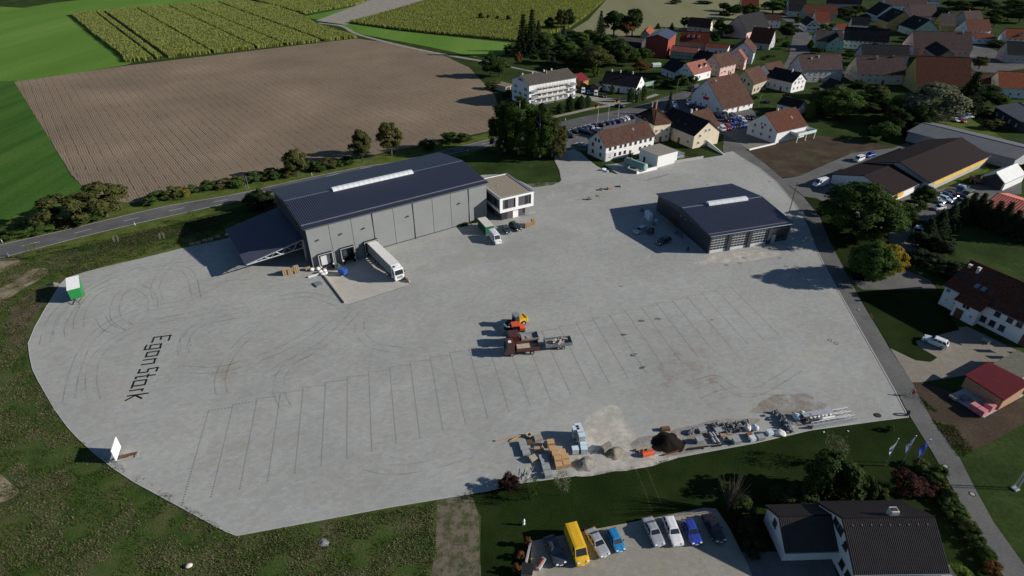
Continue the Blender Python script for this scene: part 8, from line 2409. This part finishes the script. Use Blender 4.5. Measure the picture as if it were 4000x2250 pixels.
bag('pale plastic bag at the right of the bag pile', (32.6,192.9), 0.6, 0.5, M_WRAP, 8)
# green tank
tk_a, tk_b = (40.3,197.8), (45.1,192.1)
gt_ = thing('storage_tank', 'long pale green steel tank in front of the white workshop', 'tank', (*lerp(tk_a, tk_b, 0.5), GZ), ang(tk_a, tk_b))
LT_ = dist(tk_a, tk_b) + 1.0
M_TANK = mat('tank_green', (0.25, 0.36, 0.32), 0.5, 0.12, 1)
MB().tube([(-LT_ / 2 - 0.35, 0, 2.0), (-LT_ / 2 - 0.25, 0, 2.0), (-LT_ / 2, 0, 2.0), (LT_ / 2, 0, 2.0), (LT_ / 2 + 0.25, 0, 2.0), (LT_ / 2 + 0.35, 0, 2.0)], [0.7, 1.05, 1.3, 1.3, 1.05, 0.7], 20).build('shell', M_TANK, gt_)
for x in (-LT_ / 3, LT_ / 3):
    MB().box((x, 0, 0.45), (0.5, 2.0, 0.9)).build('saddle', M_PIPE, gt_)
MB().tube([(-LT_ / 4, 0, 3.2), (-LT_ / 4, 0, 3.6)], 0.3, 10).build('manhole', M_TANK, gt_)
wt = thing('feed_trough', 'dark trailer frame below the green tank', 'trailer', (*(43.1,197.3), GZ), ang(tk_a, tk_b))
MB().span(-2.2, 2.2, -0.7, 0.7, 0.5, 0.7).build('frame', M_PLASTIC, wt)
wheel_set(wt, (-1.0, 1.0), 0.75, 0.4, 0.25)
fw = thing('low_wall', 'low white concrete wall at the yard in front of the green tank', 'wall', (*(42.5,190.7), 0), ang((42.5,190.7), (50.4,195.2)))
MB().span(0, dist((42.5,190.7), (50.4,195.2)), 0, 0.3, 0, 1.2).build('wall', M_WHITE, fw)
MB().span(0, dist((42.5,190.7), (50.4,195.2)), -0.04, 0.34, 1.2, 1.28).build('coping', M_SLABG, fw)
gw = thing('garden_wall', 'low grey garden wall between the pool garden and the yard', 'wall', (*(57.9,201.3), 0), ang((57.9,201.3), (69.3,205.9)))
gwl = dist((57.9,201.3), (69.3,205.9))
MB().span(0, gwl, 0, 0.3, 0, 0.9).build('wall', mat('garden_concrete', (0.4, 0.39, 0.36), 0.85, 0.1), gw)
MB().span(0, gwl, -0.03, 0.33, 0.9, 0.97).build('coping', M_SLABG, gw)
pl = thing('swimming_pool', 'small bright blue pool beside the white flat annex', 'pool', (*(59.9,208.5), 0.04), ang((58.4,207.0), (61.2,208.8)))
MB().span(-2.4, 2.4, -1.6, 1.6, 0, 0.25).build('rim', M_SLABG, pl)
MB().span(-2.1, 2.1, -1.3, 1.3, 0.25, 0.27).build('water', mat('pool_water', (0.03, 0.3, 0.55), 0.1, 0.08, 1, 0.6), pl)
sheet('pool_terrace', [(56.9,218.9), (61.2,215.8), (64.1,211.7), (62.6,206.5), (58.3,204.8), (59.2,211.7)], 0.05, M_PAVE_OLD)
ramp_w = thing('ramp_wall', 'white retaining wall rising beside the stairs of the black-roofed barn', 'wall', (*(74.4,220.1), 0), ang((74.4,220.1), (77.8,209.3)))
rwl = dist((74.4,220.1), (77.8,209.3))
MB().prism([(0, 0, 0), (rwl, 0, 0), (rwl, 0, 0.3), (0, 0, 2.0)], (0, 0.3, 0)).build('wall', M_WHITE, ramp_w)
# fence posts around the pool garden
fe = thing('garden_fence', 'dark garden fence around the little lawn by the pool', 'fence', (*(64.0,210.5), 0), ang((64.0,210.5), (69.2,207.0)))
fl2 = dist((64.0,210.5), (69.2,207.0))
for k in range(9):
    MB().box((fl2 * k / 8, 0, 0.5), (0.1, 0.1, 1.0)).build('post', M_BLACK, fe)
for z in (0.35, 0.8):
    MB().box((fl2 / 2, 0, z), (fl2, 0.05, 0.08)).build('rail', M_BLACK, fe)
# plot boundary wall of the terrace house
tw = thing('boundary_wall', 'thin white boundary wall between terrace house and bare plot', 'wall', (*(88.9,214.6), 0), ang((88.9,214.6), (101.4,221.6)))
MB().span(0, dist((88.9,214.6), (101.4,221.6)), -0.12, 0.12, 0, 0.6).build('wall', M_WHITE, tw)

# ---- beside the garage
wc = [((39.5,156.7), 'left one of the two white portable toilets beside the garage'), ((39.9,155.2), 'right one of the two white portable toilets beside the garage')]
for p, lb in wc:
    T = thing('portable_toilet', lb, 'toilet', (*p, GZ), grot, 'white portable toilets')
    MB().box((0, 0, 1.1), (1.15, 1.15, 2.2)).build('cabin', mat('toilet_white', (0.62, 0.66, 0.7), 0.5, 0.05), T)
    MB().box((0, 0, 2.26), (1.2, 1.2, 0.12), 0, 0.8).build('roof', M_WHITE, T)
    MB().box((0, -0.58, 1.0), (0.75, 0.03, 1.8)).build('door', M_WRAP, T)
bn = thing('wheeled_bin', 'grey-blue wheeled bin beside the garage wall', 'bin', (*(45.6,146.8), GZ), grot)
MB().box((0, 0, 0.75), (1.0, 0.9, 1.3), 0, 1.1).build('body', mat('bin_grey_blue', (0.1, 0.14, 0.22), 0.5, 0.1), bn)
MB().box((0, 0, 1.45), (1.15, 1.05, 0.12)).build('lid', M_GUTTER, bn)
st = thing('wooden_shelter', 'low brown wooden shelter leaning on the dark garage wall', 'shelter', (*(45.8,151.8), GZ), grot)
MB().box((0, 0, 1.9), (2.6, 3.6, 0.1), 0, 1, -0.12).build('roof', mat('shelter_brown', (0.12, 0.06, 0.03), 0.8, 0.2), st)
for x, y in ((-1.2, -1.6), (-1.2, 1.6), (1.2, -1.6), (1.2, 1.6)):
    MB().box((x, y, 0.95), (0.1, 0.1, 1.9)).build('post', M_WOODP, st)
jt = thing('junk_trailer', 'small trailer loaded with junk between the two parked cars', 'trailer', (*(38.6,147.0), GZ), grot + 0.9)
open_body(jt, -1.2, 1.2, 1.4, 0.5, 0.85, M_PLASTIC, MATS['junk'])
for k in range(6):
    MB().blob((0, 0, 0), (0.35, 0.3, 0.22), k, 0.5, 7, 5, None).build('junk_piece', MATS['junk'], jt, (rng.uniform(-0.9, 0.9), rng.uniform(-0.4, 0.4), 0.85))
wheel_set(jt, (0.0,), 0.8, 0.32, 0.2)
for p, lb in [((41.7,154.5), 'pale box lying on the paving beside the garage'), ((40.5,152.2), 'dark box beside the garage, near the toilets'), ((46.5,144.7), 'brown planter at the garage wall'), ((38.8,161.3), 'grey machine part left of the toilets')]:
    o = MB().box((0, 0, 0.3), (0.9, 0.7, 0.6), 0, 0.85).box((0, 0, 0.66), (0.6, 0.5, 0.12)).build('storage_box', M_WRAP if 'pale' in lb else MATS['junk'], None, (*p, GZ), grot)
    tag(o, lb, 'box')
lp = thing('lamp_post', 'tall dark lamp post at the lane beside the garage', 'lamp post', (*(82.0,159.5), 0.09), 0)
MB().tube([(0, 0, 0), (0, 0, 5), (0, 0, 10.2)], [0.14, 0.11, 0.07], 8).build('pole', M_TRIM, lp)
MB().box((0, 0, 0.1), (0.5, 0.5, 0.2)).build('base', M_PIPE, lp)
MB().box((0, 0, 10.25), (0.5, 0.25, 0.14)).build('lamp_head', M_STEEL, lp)

# ---- manhole covers
mc = [(59.9,133.1), (58.1,130.5), (54.4,129.5), (69.3,133.3), (73.3,137.8), (64.1,181.5), (85.3,184.1), (87.8,172.5), (66.5,98.4), (67.3,97.3), (78.2,109.6), (71.7,129.0), (71.2,126.4), (70.21,65.12), (71.01,59.71), (69.2,128.8)]
ml = ['left cover of the two in front of the garage doors', 'near cover of the two in front of the garage doors', 'cover furthest left before the garage corner', 'cover in the sun right of the garage doors', 'cover in the shade at the right garage corner', 'cover behind the garage roof on the paving', 'cover at the lane edge far behind the garage', 'cover in the lane junction by the lamp post', 'upper one of the twin covers at the right of the yard', 'lower one of the twin covers at the right of the yard', 'cover in the lane beside the dark lawn', 'upper cover in the tree shadow', 'lower cover in the tree shadow', 'upper cover in the lane at the hedge', 'lower cover in the lane at the hedge', 'small cover at the left rim of the tree shadow']
for p, lb in zip(mc, ml):
    T = thing('manhole_cover', lb, 'manhole cover', (*p, 0.0935), 0, 'manhole covers')
    MB().tube([(0, 0, 0), (0, 0, 0.008)], 0.45, 18).build('ring', M_BLACK, T)
    MB().tube([(0, 0, 0.004), (0, 0, 0.014)], 0.33, 18).build('lid', mat('cover_concrete', (0.33, 0.31, 0.29), 0.85, 0.1), T)

# ---- road posts, flags, lamps
dpl = [((-138.1,141.7), 'white roadside post near the left edge, far side'), ((-130.8,134.0), 'white roadside post near the left edge, yard side'), ((-67.9,189.8), 'white roadside post behind the warehouse roof'), ((-16.5,213.7), 'white roadside post right of the warehouse roof'), ((-107.7,152.1), 'white roadside post above the green trailer'), ((22.9,252.0), 'white roadside post by the birches'), ((-126.3,151.3), 'white roadside post at the brownish trees')]
for p, lb in dpl:
    T = thing('delineator', lb, 'road post', (*p, 0.05), 0.4, 'white roadside posts')
    MB().box((0, 0, 0.5), (0.14, 0.12, 1.0)).build('post', M_WHITE, T)
    MB().box((0, 0, 0.82), (0.15, 0.13, 0.18)).build('black_band', M_BLACK, T)
wf = thing('pole_pair', 'pair of thin poles in the verge left of the warehouse', 'poles', (*(-85.8,179.1), 0), 0)
for dx in (-0.4, 0.4):
    MB().tube([(dx, 0, 0), (dx * 0.8, 0, 4.2)], 0.05, 5).build('pole', M_STEEL, wf)
for k, p in enumerate([(-107.5,142.3), (-95.9,144.0)]):
    T = thing('tree_stake', ['left', 'right'][k] + ' wooden stake frame on the grass bank by the road', 'stakes', (*p, 0), 0.3, 'stake frames on the bank')
    for dx in (-0.5, 0.5):
        for dy in (-0.4, 0.4):
            MB().tube([(dx, dy, 0), (dx, dy, 1.6)], 0.03, 5).build('stake', M_WOODG, T)
    MB().box((0, 0.4, 1.5), (1.05, 0.04, 0.06)).build('rail', M_WOODG, T)

def flag_mesh(w, h, nx=10, amp=0.18, droop=0.0):
    V, F = [], []
    for i in range(nx + 1):
        t = i / nx
        for j in (0, 1):
            V.append((t * w, amp * math.sin(t * 5.5) * t, j * h - droop * t * t * h))
    for i in range(nx):
        F.append((2 * i, 2 * i + 2, 2 * i + 3, 2 * i + 1))
    return V, F
def tricolour(T, z, w, h, cols, rot):
    for k, m_ in enumerate(cols):
        V, F = flag_mesh(w, h / 3, 8, 0.22, 0.0)
        c, s = math.cos(rot), math.sin(rot)
        V = [(x * c - y * s, x * s + y * c, zz + z - (k + 1) * h / 3 - 0.25 * x / w) for x, y, zz in V]
        MB().add(V, F).build('stripe', m_, T)
M_FB, M_FR, M_FG = mat('flag_black', (0.015, 0.015, 0.015), 0.7, 0.1), mat('flag_red', (0.45, 0.015, 0.015), 0.7, 0.1), mat('flag_gold', (0.75, 0.42, 0.02), 0.7, 0.1)
for p, h, fl, lb in [((36.3,249.5), 7.6, True, 'left flagpole with a black, red and gold flag beside the main road'), ((41.2,252.8), 7.4, False, 'bare flagpole between the two flags beside the main road'), ((46.3,257.6), 7.6, True, 'right flagpole with a black, red and gold flag beside the main road')]:
    T = thing('flagpole', lb, 'flagpole', (*p, 0.05), 0, 'flagpoles at the main road')
    MB().tube([(0, 0, 0), (0, 0, h)], [0.07, 0.04], 6).build('pole', M_WHITE, T)
    if fl:
        tricolour(T, h - 0.1, 2.0, 1.2, (M_FB, M_FR, M_FG), math.pi + 0.25)
# advertising flags at the lane
M_FBLUE = mat('flag_blue', (0.03, 0.06, 0.36), 0.6, 0.12)
def ad_flag(lb, p, h, m, rot, prints):
    T = thing('banner_flag', lb, 'flag', (*p, 0.02), 0, 'banner flags at the lane')
    MB().tube([(0, 0, 0), (0, 0, h)], [0.06, 0.035], 6).build('pole', M_STEEL, T)
    MB().tube([(0, 0, h), (0, 0, h + 0.08)], 0.08, 8).build('cap', M_WHITE, T)
    V, F = [], []
    nz, nx = 10, 6
    c, s = math.cos(rot), math.sin(rot)
    def pt(u, v, off=0.0):
        z = h - 0.1 - v * 3.0 - 0.25 * u
        x = (u * 1.15) * (1 - 0.15 * v)
        y = 0.22 * math.sin(v * 5 + u * 2.5) * u + off
        return (x * c - y * s, x * s + y * c, z)
    for j in range(nz + 1):
        for i in range(nx + 1):
            V.append(pt(i / nx, j / nz))
    for j in range(nz):
        for i in range(nx):
            a = j * (nx + 1) + i
            F.append((a, a + 1, a + nx + 2, a + nx + 1))
    f = MB().add(V, F).build('cloth', m, T)
    for (u0, u1, v0, v1, mm) in prints:
        for off in (-0.015, 0.015):
            MB().add([pt(u0, v0, off), pt(u1, v0, off), pt(u1, v1, off), pt(u0, v1, off)], [(0, 1, 2, 3)]).build('print', mm, f)
M_FW = mat('flag_print_white', (0.7, 0.72, 0.78), 0.6, 0.05)
M_FRED = mat('flag_print_red', (0.5, 0.03, 0.08), 0.6, 0.05)
ad_flag('silvery banner flag, leftmost of three at the lane', (60.53,65.29), 6.2, mat('flag_silver', (0.28, 0.33, 0.42), 0.6, 0.2, 2), math.pi + 0.6, [(0.2, 0.8, 0.12, 0.2, M_FW), (0.1, 0.9, 0.7, 0.85, M_FW)])
ad_flag('grey-blue banner flag, middle of three at the lane', (63.57,65.79), 6.3, mat('flag_greyblue', (0.1, 0.12, 0.24), 0.6, 0.2, 2), math.pi + 0.4, [(0.2, 0.85, 0.35, 0.42, M_FW), (0.2, 0.7, 0.5, 0.55, M_FW)])
ad_flag('royal blue banner flag with red and white print, nearest the lane', (65.26,64.92), 6.4, M_FBLUE, math.pi + 0.3, [(0.25, 0.8, 0.06, 0.13, M_FW), (0.15, 0.85, 0.2, 0.3, M_FRED), (0.2, 0.8, 0.36, 0.44, M_FW)])
# lattice mast at the right edge
lm = thing('lattice_mast', 'slim steel lattice mast at the right picture edge', 'mast', (*(78.33,60.74), 0), 0.3)
for x, y in ((-0.25, -0.25), (0.25, -0.25), (0.25, 0.25), (-0.25, 0.25)):
    MB().tube([(x, y, 0), (x * 0.7, y * 0.7, 9)], 0.04, 4).build('leg', M_STEEL, lm)
m = MB()
for k in range(18):
    z = k * 0.5
    m.tube([(-0.25, -0.25, z), (0.25, -0.25, z + 0.5)], 0.022, 4).tube([(0.25, -0.25, z), (0.25, 0.25, z + 0.5)], 0.022, 4).tube([(0.25, 0.25, z), (-0.25, 0.25, z + 0.5)], 0.022, 4)
m.build('bracing', M_STEEL, lm)
MB().box((0, 0, 0.1), (0.9, 0.9, 0.25)).build('foot', M_PIPE, lm)
# street lamps
for p, h, lb in [((58.4,276.9), 7.0, 'street lamp beside the three slim trees'), ((81.7,299.3), 6.0, 'street lamp at the white fence panel'), ((112.3,271.5), 5.5, 'street lamp on the lawn right of the red-sign house'), ((264.6,350.0), 6.5, 'street lamp on the village square'), ((69.7,299.3), 5.0, 'street lamp by the green hoarding')]:
    T = thing('street_lamp', lb, 'lamp', (*p, 0.05), 0.3, 'street lamps')
    MB().tube([(0, 0, 0), (0, 0, h), (0.5, 0, h + 0.15)], [0.07, 0.05, 0.04], 6).build('pole', M_STEEL, T)
    MB().box((0.75, 0, h + 0.15), (0.55, 0.2, 0.1)).build('lamp_head', M_STEEL, T)
gh = thing('green_hoarding', 'pale green hoarding behind the long white house', 'hoarding', (*(67.5,308.7), 0), ang((67.5,308.7), (72.4,312.4)))
for k in range(4):
    MB().span(k * 1.7, k * 1.7 + 1.62, 0, 0.08, 0.1, 2.2).build('panel', mat('hoarding_green', (0.22, 0.32, 0.27), 0.6, 0.1), gh)
tg = thing('garden_trailer', 'white and green caravan-like trailer on the lawn behind the house gardens', 'trailer', (*(82.4,353.4), 0), 0.3)
MB().span(-2.6, 2.6, -1.1, 1.1, 0.5, 2.3).build('body', mat('caravan_white', (0.6, 0.66, 0.64), 0.5, 0.08), tg)
MB().span(-2.62, 2.62, -1.12, 1.12, 0.9, 1.3).build('band', paint('caravan_green', (0.05, 0.25, 0.2), 0.5), tg)
wheel_set(tg, (0.0,), 1.05, 0.35, 0.22)

# ---- bottom lot details
lw = thing('lot_wall', 'thin pale concrete wall at the left edge of the parking lot', 'wall', (*(2.69,51.28), 0), ang((2.69,51.28), (1.90,47.99)))
lwl = dist((2.69,51.28), (1.90,47.99))
MB().span(0, lwl, -0.1, 0.1, 0, 0.75).build('wall', mat('lot_concrete', (0.4, 0.37, 0.3), 0.85, 0.1), lw)
MB().span(0, lwl, -0.13, 0.13, 0.75, 0.81).build('coping', M_SLABG, lw)
pt_ = thing('planter', 'concrete planter with red flowers at the left of the parking lot', 'planter', (*(3.98,47.99), 0.05), ang((3.59,47.49), (4.48,48.75)))
MB().box((0, 0, 0.3), (1.7, 0.55, 0.6), 0, 1.05).build('trough', M_PIPE, pt_)
for k in range(6):
    MB().blob((0, 0, 0), (0.18, 0.16, 0.14), k, 0.4, 7, 5, None).build('flower', mat('red_flowers', (0.32, 0.07, 0.05), 0.8, 0.3), pt_, (-0.6 + 0.24 * k, 0, 0.66))
sk = thing('skip_box', 'dark box with pink front at the bottom left of the parking lot', 'box', (*(2.07,46.78), 0.05), -0.15)
MB().box((0, 0, 0.55), (1.5, 1.5, 1.1)).build('body', W_['pink'], sk)
MB().box((0, 0, 1.14), (1.6, 1.6, 0.1)).build('lid', M_PLASTIC, sk)
stt = thing('garden_statue', 'small white garden statue on the lawn above the parking lot', 'statue', (*(1.73,54.34), 0.02), 0)
MB().box((0, 0, 0.15), (0.4, 0.4, 0.3)).build('plinth', M_PIPE, stt)
MB().tube([(0, 0, 0.3), (0, 0, 0.6), (0.02, 0, 0.95), (0, 0, 1.05)], [0.2, 0.16, 0.2, 0.07], 10).blob((0.02, 0, 1.2), (0.12, 0.11, 0.15), 3, 0.05, 8, 6, None).build('figure', M_WHITE, stt)
for k, p in enumerate([(25.87,66.70), (23.75,65.96), (58.10,72.81), (53.83,72.60)]):
    tag(MB().box((0, 0, 0.05), (0.28, 0.18, 0.1), 0.5, 0.8).build('paper_scrap', M_WHITE, None, (*p, 0.03), k), ['white scrap on the lawn below the soil heap, right one', 'white scrap on the lawn below the soil heap, left one', 'white scrap on the lawn below the steel stack', 'small white scrap at the yard edge below the steel stack'][k], 'scrap')
ml_ = thing('drive_marks', 'two pale wheel tracks across the dark lawn', 'tracks', (0, 0, 0), 0)
mt_ = stain_mat('worn_grass', (0.075, 0.085, 0.035), 0.6, 0.8, 0.3, 0.6)
for a in ([(19.84,65.04), (20.58,60.62), (20.93,56.64)], [(21.79,64.92), (22.29,60.62), (22.76,57.50)]):
    m = MB(); strip(m, smooth_line(a, 8), 0, 0.13, 0.026)
    m.build('track', mt_, ml_)
# brick pallets at the open shed
for k, (p, lb) in enumerate([((83.03,77.85), 'left of the pink brick pallets at the open shed'), ((83.52,76.76), 'front pink brick pallet at the open shed'), ((85.84,78.01), 'right pink brick pallet at the open shed'), ((81.41,80.89), 'brown block pallet at the left corner of the shed slab'), ((83.13,80.67), 'grey block pallet in the shade of the shed'), ((84.85,80.08), 'pale sheet pallet under the shed eave')]):
    mt = mat('pink_bricks', (0.55, 0.2, 0.22), 0.7, 0.12) if k < 3 else [M_WOODG, M_STONE, M_SLABG][k - 3]
    load('brick_pallet', lb, 'pallet', p, ang((83.33,79.15), (84.33,76.96)), [(n_, m, mt) for n_, m, _ in block_layers(1.3, 1.2, 1.2 if k < 3 else 0.5, 5, 4 if k < 3 else 2)], 'pallets at the open shed')
bch = thing('garden_bench', 'small pale bench in front of the long white house', 'bench', (*(98.4,97.6), 0.04), ang((98.1,98.2), (98.8,97.0)))
MB().box((0, 0, 0.42), (1.6, 0.45, 0.06)).build('seat', M_SLABG, bch)
for x in (-0.6, 0.6):
    MB().box((x, 0, 0.2), (0.12, 0.4, 0.4)).build('leg', M_PIPE, bch)
MB().box((0, 0.22, 0.7), (1.6, 0.06, 0.4)).build('backrest', M_SLABG, bch)
for k, p in enumerate([(79.4,107.2), (79.3,106.5), (79.2,105.9)]):
    T = thing('marker_post', ['upper', 'middle', 'lower'][k] + ' red and white marker post at the lane', 'post', (*p, 0.05), 0, 'red marker posts')
    MB().tube([(0, 0, 0), (0, 0, 0.9)], 0.06, 6).build('post', mat('marker_red', (0.4, 0.05, 0.05), 0.6, 0.1), T)
    MB().tube([(0, 0, 0.5), (0, 0, 0.65)], 0.065, 6).build('white_band', M_WHITE, T)
mk = thing('site_post', 'slim site post with white cap on the paving near the workshop', 'post', (*(44.6,185.5), GZ), 0)
MB().tube([(0, 0, 0), (0, 0, 1.3)], 0.08, 6).build('post', M_WHITE, mk)
MB().tube([(0, 0, 1.3), (0, 0, 1.5)], 0.1, 6).build('cap', mat('marker_red', (0.4, 0.05, 0.05)), mk)
bt = beam_('steel_rail', 'long thin rail lying on the paving near the workshop', (44.7,185.3), (53.3,190.4), 0.15, 0.1, 0.05, M_TRIM, 'rail')

# ================================================================= PEOPLE
def skin_figure(joints, edges, radii, root=0, sub=2):
    """One continuous body grown over a joint skeleton."""
    me = bpy.data.meshes.new('body')
    me.from_pydata(joints, edges, [])
    o = bpy.data.objects.new('body', me)
    COL.objects.link(o)
    md = o.modifiers.new('skin', 'SKIN')
    sv = me.skin_vertices[0].data if me.skin_vertices else None
    if sv is None:
        bm = bmesh.new(); bm.from_mesh(me); bm.verts.layers.skin.verify(); bm.to_mesh(me); bm.free()
        sv = me.skin_vertices[0].data
    for i, r in enumerate(radii):
        sv[i].radius = (r, r) if not isinstance(r, tuple) else r
    sv[root].use_root = True
    o.modifiers.new('sub', 'SUBSURF').levels = sub
    o.modifiers['sub'].render_levels = sub
    dg = bpy.context.evaluated_depsgraph_get()
    ev = bpy.data.meshes.new_from_object(o.evaluated_get(dg))
    bpy.data.objects.remove(o)
    for p in ev.polygons:
        p.use_smooth = True
    return ev
def clothed(ev, T, zones):
    """Body keeps one mesh; skin, trousers and shirt are material zones by height and reach."""
    for m_ in zones['mats']:
        ev.materials.append(m_)
    for p in ev.polygons:
        p.material_index = zones['pick'](p.center)
    o = bpy.data.objects.new('body', ev)
    o.parent = T
    COL.objects.link(o)
    return o
M_SKIN = mat('skin', (0.5, 0.32, 0.24), 0.6, 0.05)
M_REDSHIRT = mat('red_jersey', (0.4, 0.02, 0.03), 0.8, 0.08)
M_DARKPANTS = mat('dark_trousers', (0.025, 0.025, 0.03), 0.85, 0.1)
M_HAIR = mat('hair_brown', (0.06, 0.035, 0.02), 0.8, 0.2)
def hand(joints, edges, radii, wrist, i_w, d, side):
    """Palm and five short curled fingers at the wrist."""
    d = Vector(d).normalized(); s = Vector(side).normalized(); dn = d.cross(s)
    palm = Vector(wrist) + d * 0.07
    ip = len(joints); joints.append(tuple(palm)); edges.append((i_w, ip)); radii.append((0.035, 0.02))
    for k, (o_, ln) in enumerate(((-0.03, 0.055), (-0.01, 0.065), (0.012, 0.062), (0.03, 0.05))):
        b = palm + s * o_ + d * 0.03; t = b + d * ln * 0.7 + dn * ln * 0.5
        i = len(joints); joints += [tuple(b), tuple(t)]; edges += [(ip, i), (i, i + 1)]; radii += [0.009, 0.008]
    b = palm - s * 0.04 - d * 0.02; i = len(joints)
    joints.append(tuple(b + d * 0.03 - s * 0.02)); edges.append((ip, i)); radii.append(0.01)
# cyclist on the lane
cyd = ang((73.15,81.50), (75.92,83.13))
cy_c = (74.16,81.56)
cy_rot = ang((74.28,78.85), (74.80,82.71))
T = thing('bicycle', 'dark bicycle ridden along the lane at the yard corner', 'bicycle', (*cy_c, 0.065), cy_rot)
for x in (-0.52, 0.52):
    V, F = [], []
    for i in range(24):
        a = 6.283 * i / 24
        for rr, yy in ((0.35, 0), (0.33, 0.018), (0.31, 0), (0.33, -0.018)):
            V.append((x + rr * math.cos(a), yy, 0.35 + rr * math.sin(a)))
    for i in range(24):
        for k in range(4):
            F.append((4 * i + k, 4 * ((i + 1) % 24) + k, 4 * ((i + 1) % 24) + (k + 1) % 4, 4 * i + (k + 1) % 4))
    wo = MB().add(V, F).build('wheel', M_TYREB, T)
    sp = MB()
    for i in range(8):
        a = 6.283 * i / 8
        sp.tube([(x, 0, 0.35), (x + 0.31 * math.cos(a), 0, 0.35 + 0.31 * math.sin(a))], 0.004, 3, False)
    sp.build('spokes', M_STEEL, wo)
MB().tube([(-0.52, 0, 0.35), (-0.1, 0, 0.32), (0.38, 0, 0.85), (-0.18, 0, 0.88), (-0.1, 0, 0.32)], 0.018, 5).tube([(-0.52, 0, 0.35), (-0.18, 0, 0.85)], 0.014, 5).tube([(0.52, 0, 0.35), (0.36, 0, 0.95)], 0.017, 5).build('frame', paint('bike_black', (0.02, 0.02, 0.025)), T)
MB().tube([(0.36, 0, 0.95), (0.36, 0, 1.02)], 0.015, 5).tube([(0.42, -0.28, 1.05), (0.36, -0.1, 1.03), (0.36, 0.1, 1.03), (0.42, 0.28, 1.05)], 0.015, 5).build('handlebar', M_PLASTIC, T)
MB().box((-0.2, 0, 0.96), (0.26, 0.14, 0.05), 0, 0.8).build('saddle', M_PLASTIC, T)
J = [(-0.2, 0, 1.03), (-0.08, 0, 1.22), (0.08, 0, 1.42), (0.13, 0, 1.5), (0.19, 0, 1.58), (0.2, 0, 1.72),
     (0.07, 0.19, 1.4), (0.2, 0.24, 1.2), (0.38, 0.26, 1.09), (0.07, -0.19, 1.4), (0.2, -0.24, 1.2), (0.38, -0.26, 1.09),
     (-0.18, 0.1, 1.0), (0.15, 0.11, 0.8), (-0.05, 0.12, 0.42), (0.08, 0.12, 0.36), (-0.18, -0.1, 1.0), (0.2, -0.11, 1.0), (0.02, -0.12, 0.62), (0.15, -0.12, 0.56)]
Eg = [(0, 1), (1, 2), (2, 3), (3, 4), (4, 5), (2, 6), (6, 7), (7, 8), (2, 9), (9, 10), (10, 11), (0, 12), (12, 13), (13, 14), (14, 15), (0, 16), (16, 17), (17, 18), (18, 19)]
Rd = [0.15, 0.15, 0.17, 0.06, 0.09, 0.075, 0.075, 0.05, 0.032, 0.075, 0.05, 0.032, 0.1, 0.075, 0.045, 0.04, 0.1, 0.075, 0.045, 0.04]
hand(J, Eg, Rd, J[8], 8, (0.5, 0.0, -0.5), (0, 1, 0)); hand(J, Eg, Rd, J[11], 11, (0.5, 0.0, -0.5), (0, -1, 0))
P_ = thing('person', 'cyclist in a red jersey and dark trousers riding along the lane', 'person', (*cy_c, 0.065), cy_rot)
ev = skin_figure(J, Eg, Rd)
def pick_c(c):
    if c.z > 1.5: return 0
    if c.x > 0.26 and c.z > 0.9: return 0
    if c.z > 1.08 or (c.z > 1.0 and abs(c.y) > 0.15): return 1
    return 2
clothed(ev, P_, {'mats': [M_SKIN, M_REDSHIRT, M_DARKPANTS], 'pick': pick_c})
MB().blob((0.17, 0, 1.71), (0.12, 0.1, 0.1), 2, 0.05, 10, 7, None).build('hair', M_HAIR, P_, smooth=True)
# pedestrian on the pavement by the main road
P2 = thing('person', 'pedestrian in dark clothes walking on the pavement beside the main road', 'person', (*(73.8,296.5), 0.06), 0.6)
J = [(0, 0, 0.95), (0, 0, 1.18), (0, 0, 1.4), (0, 0, 1.5), (0.03, 0, 1.6), (0.03, 0, 1.73),
     (0, 0.19, 1.4), (0.08, 0.23, 1.13), (0.2, 0.22, 0.92), (0, -0.19, 1.4), (-0.08, -0.23, 1.13), (-0.04, -0.22, 0.88),
     (0, 0.1, 0.9), (0.14, 0.1, 0.5), (0.08, 0.1, 0.08), (0.22, 0.1, 0.04), (0, -0.1, 0.9), (-0.1, -0.1, 0.5), (-0.26, -0.1, 0.1), (-0.14, -0.1, 0.04)]
Eg = [(0, 1), (1, 2), (2, 3), (3, 4), (4, 5), (2, 6), (6, 7), (7, 8), (2, 9), (9, 10), (10, 11), (0, 12), (12, 13), (13, 14), (14, 15), (0, 16), (16, 17), (17, 18), (18, 19)]
Rd = [0.14, 0.14, 0.16, 0.06, 0.09, 0.075, 0.075, 0.05, 0.032, 0.075, 0.05, 0.032, 0.1, 0.075, 0.045, 0.04, 0.1, 0.075, 0.045, 0.04]
hand(J, Eg, Rd, J[8], 8, (0.2, 0, -0.9), (0, 1, 0)); hand(J, Eg, Rd, J[11], 11, (0.1, 0, -0.9), (0, -1, 0))
ev = skin_figure(J, Eg, Rd)
clothed(ev, P2, {'mats': [M_SKIN, mat('dark_jacket', (0.03, 0.035, 0.05), 0.85, 0.1), M_DARKPANTS], 'pick': lambda c: 0 if c.z > 1.5 or (c.z < 0.93 and abs(c.y) > 0.18) else (1 if c.z > 0.9 else 2)})
MB().blob((0.01, 0, 1.72), (0.11, 0.1, 0.1), 2, 0.05, 10, 7, None).build('hair', M_HAIR, P2, smooth=True)
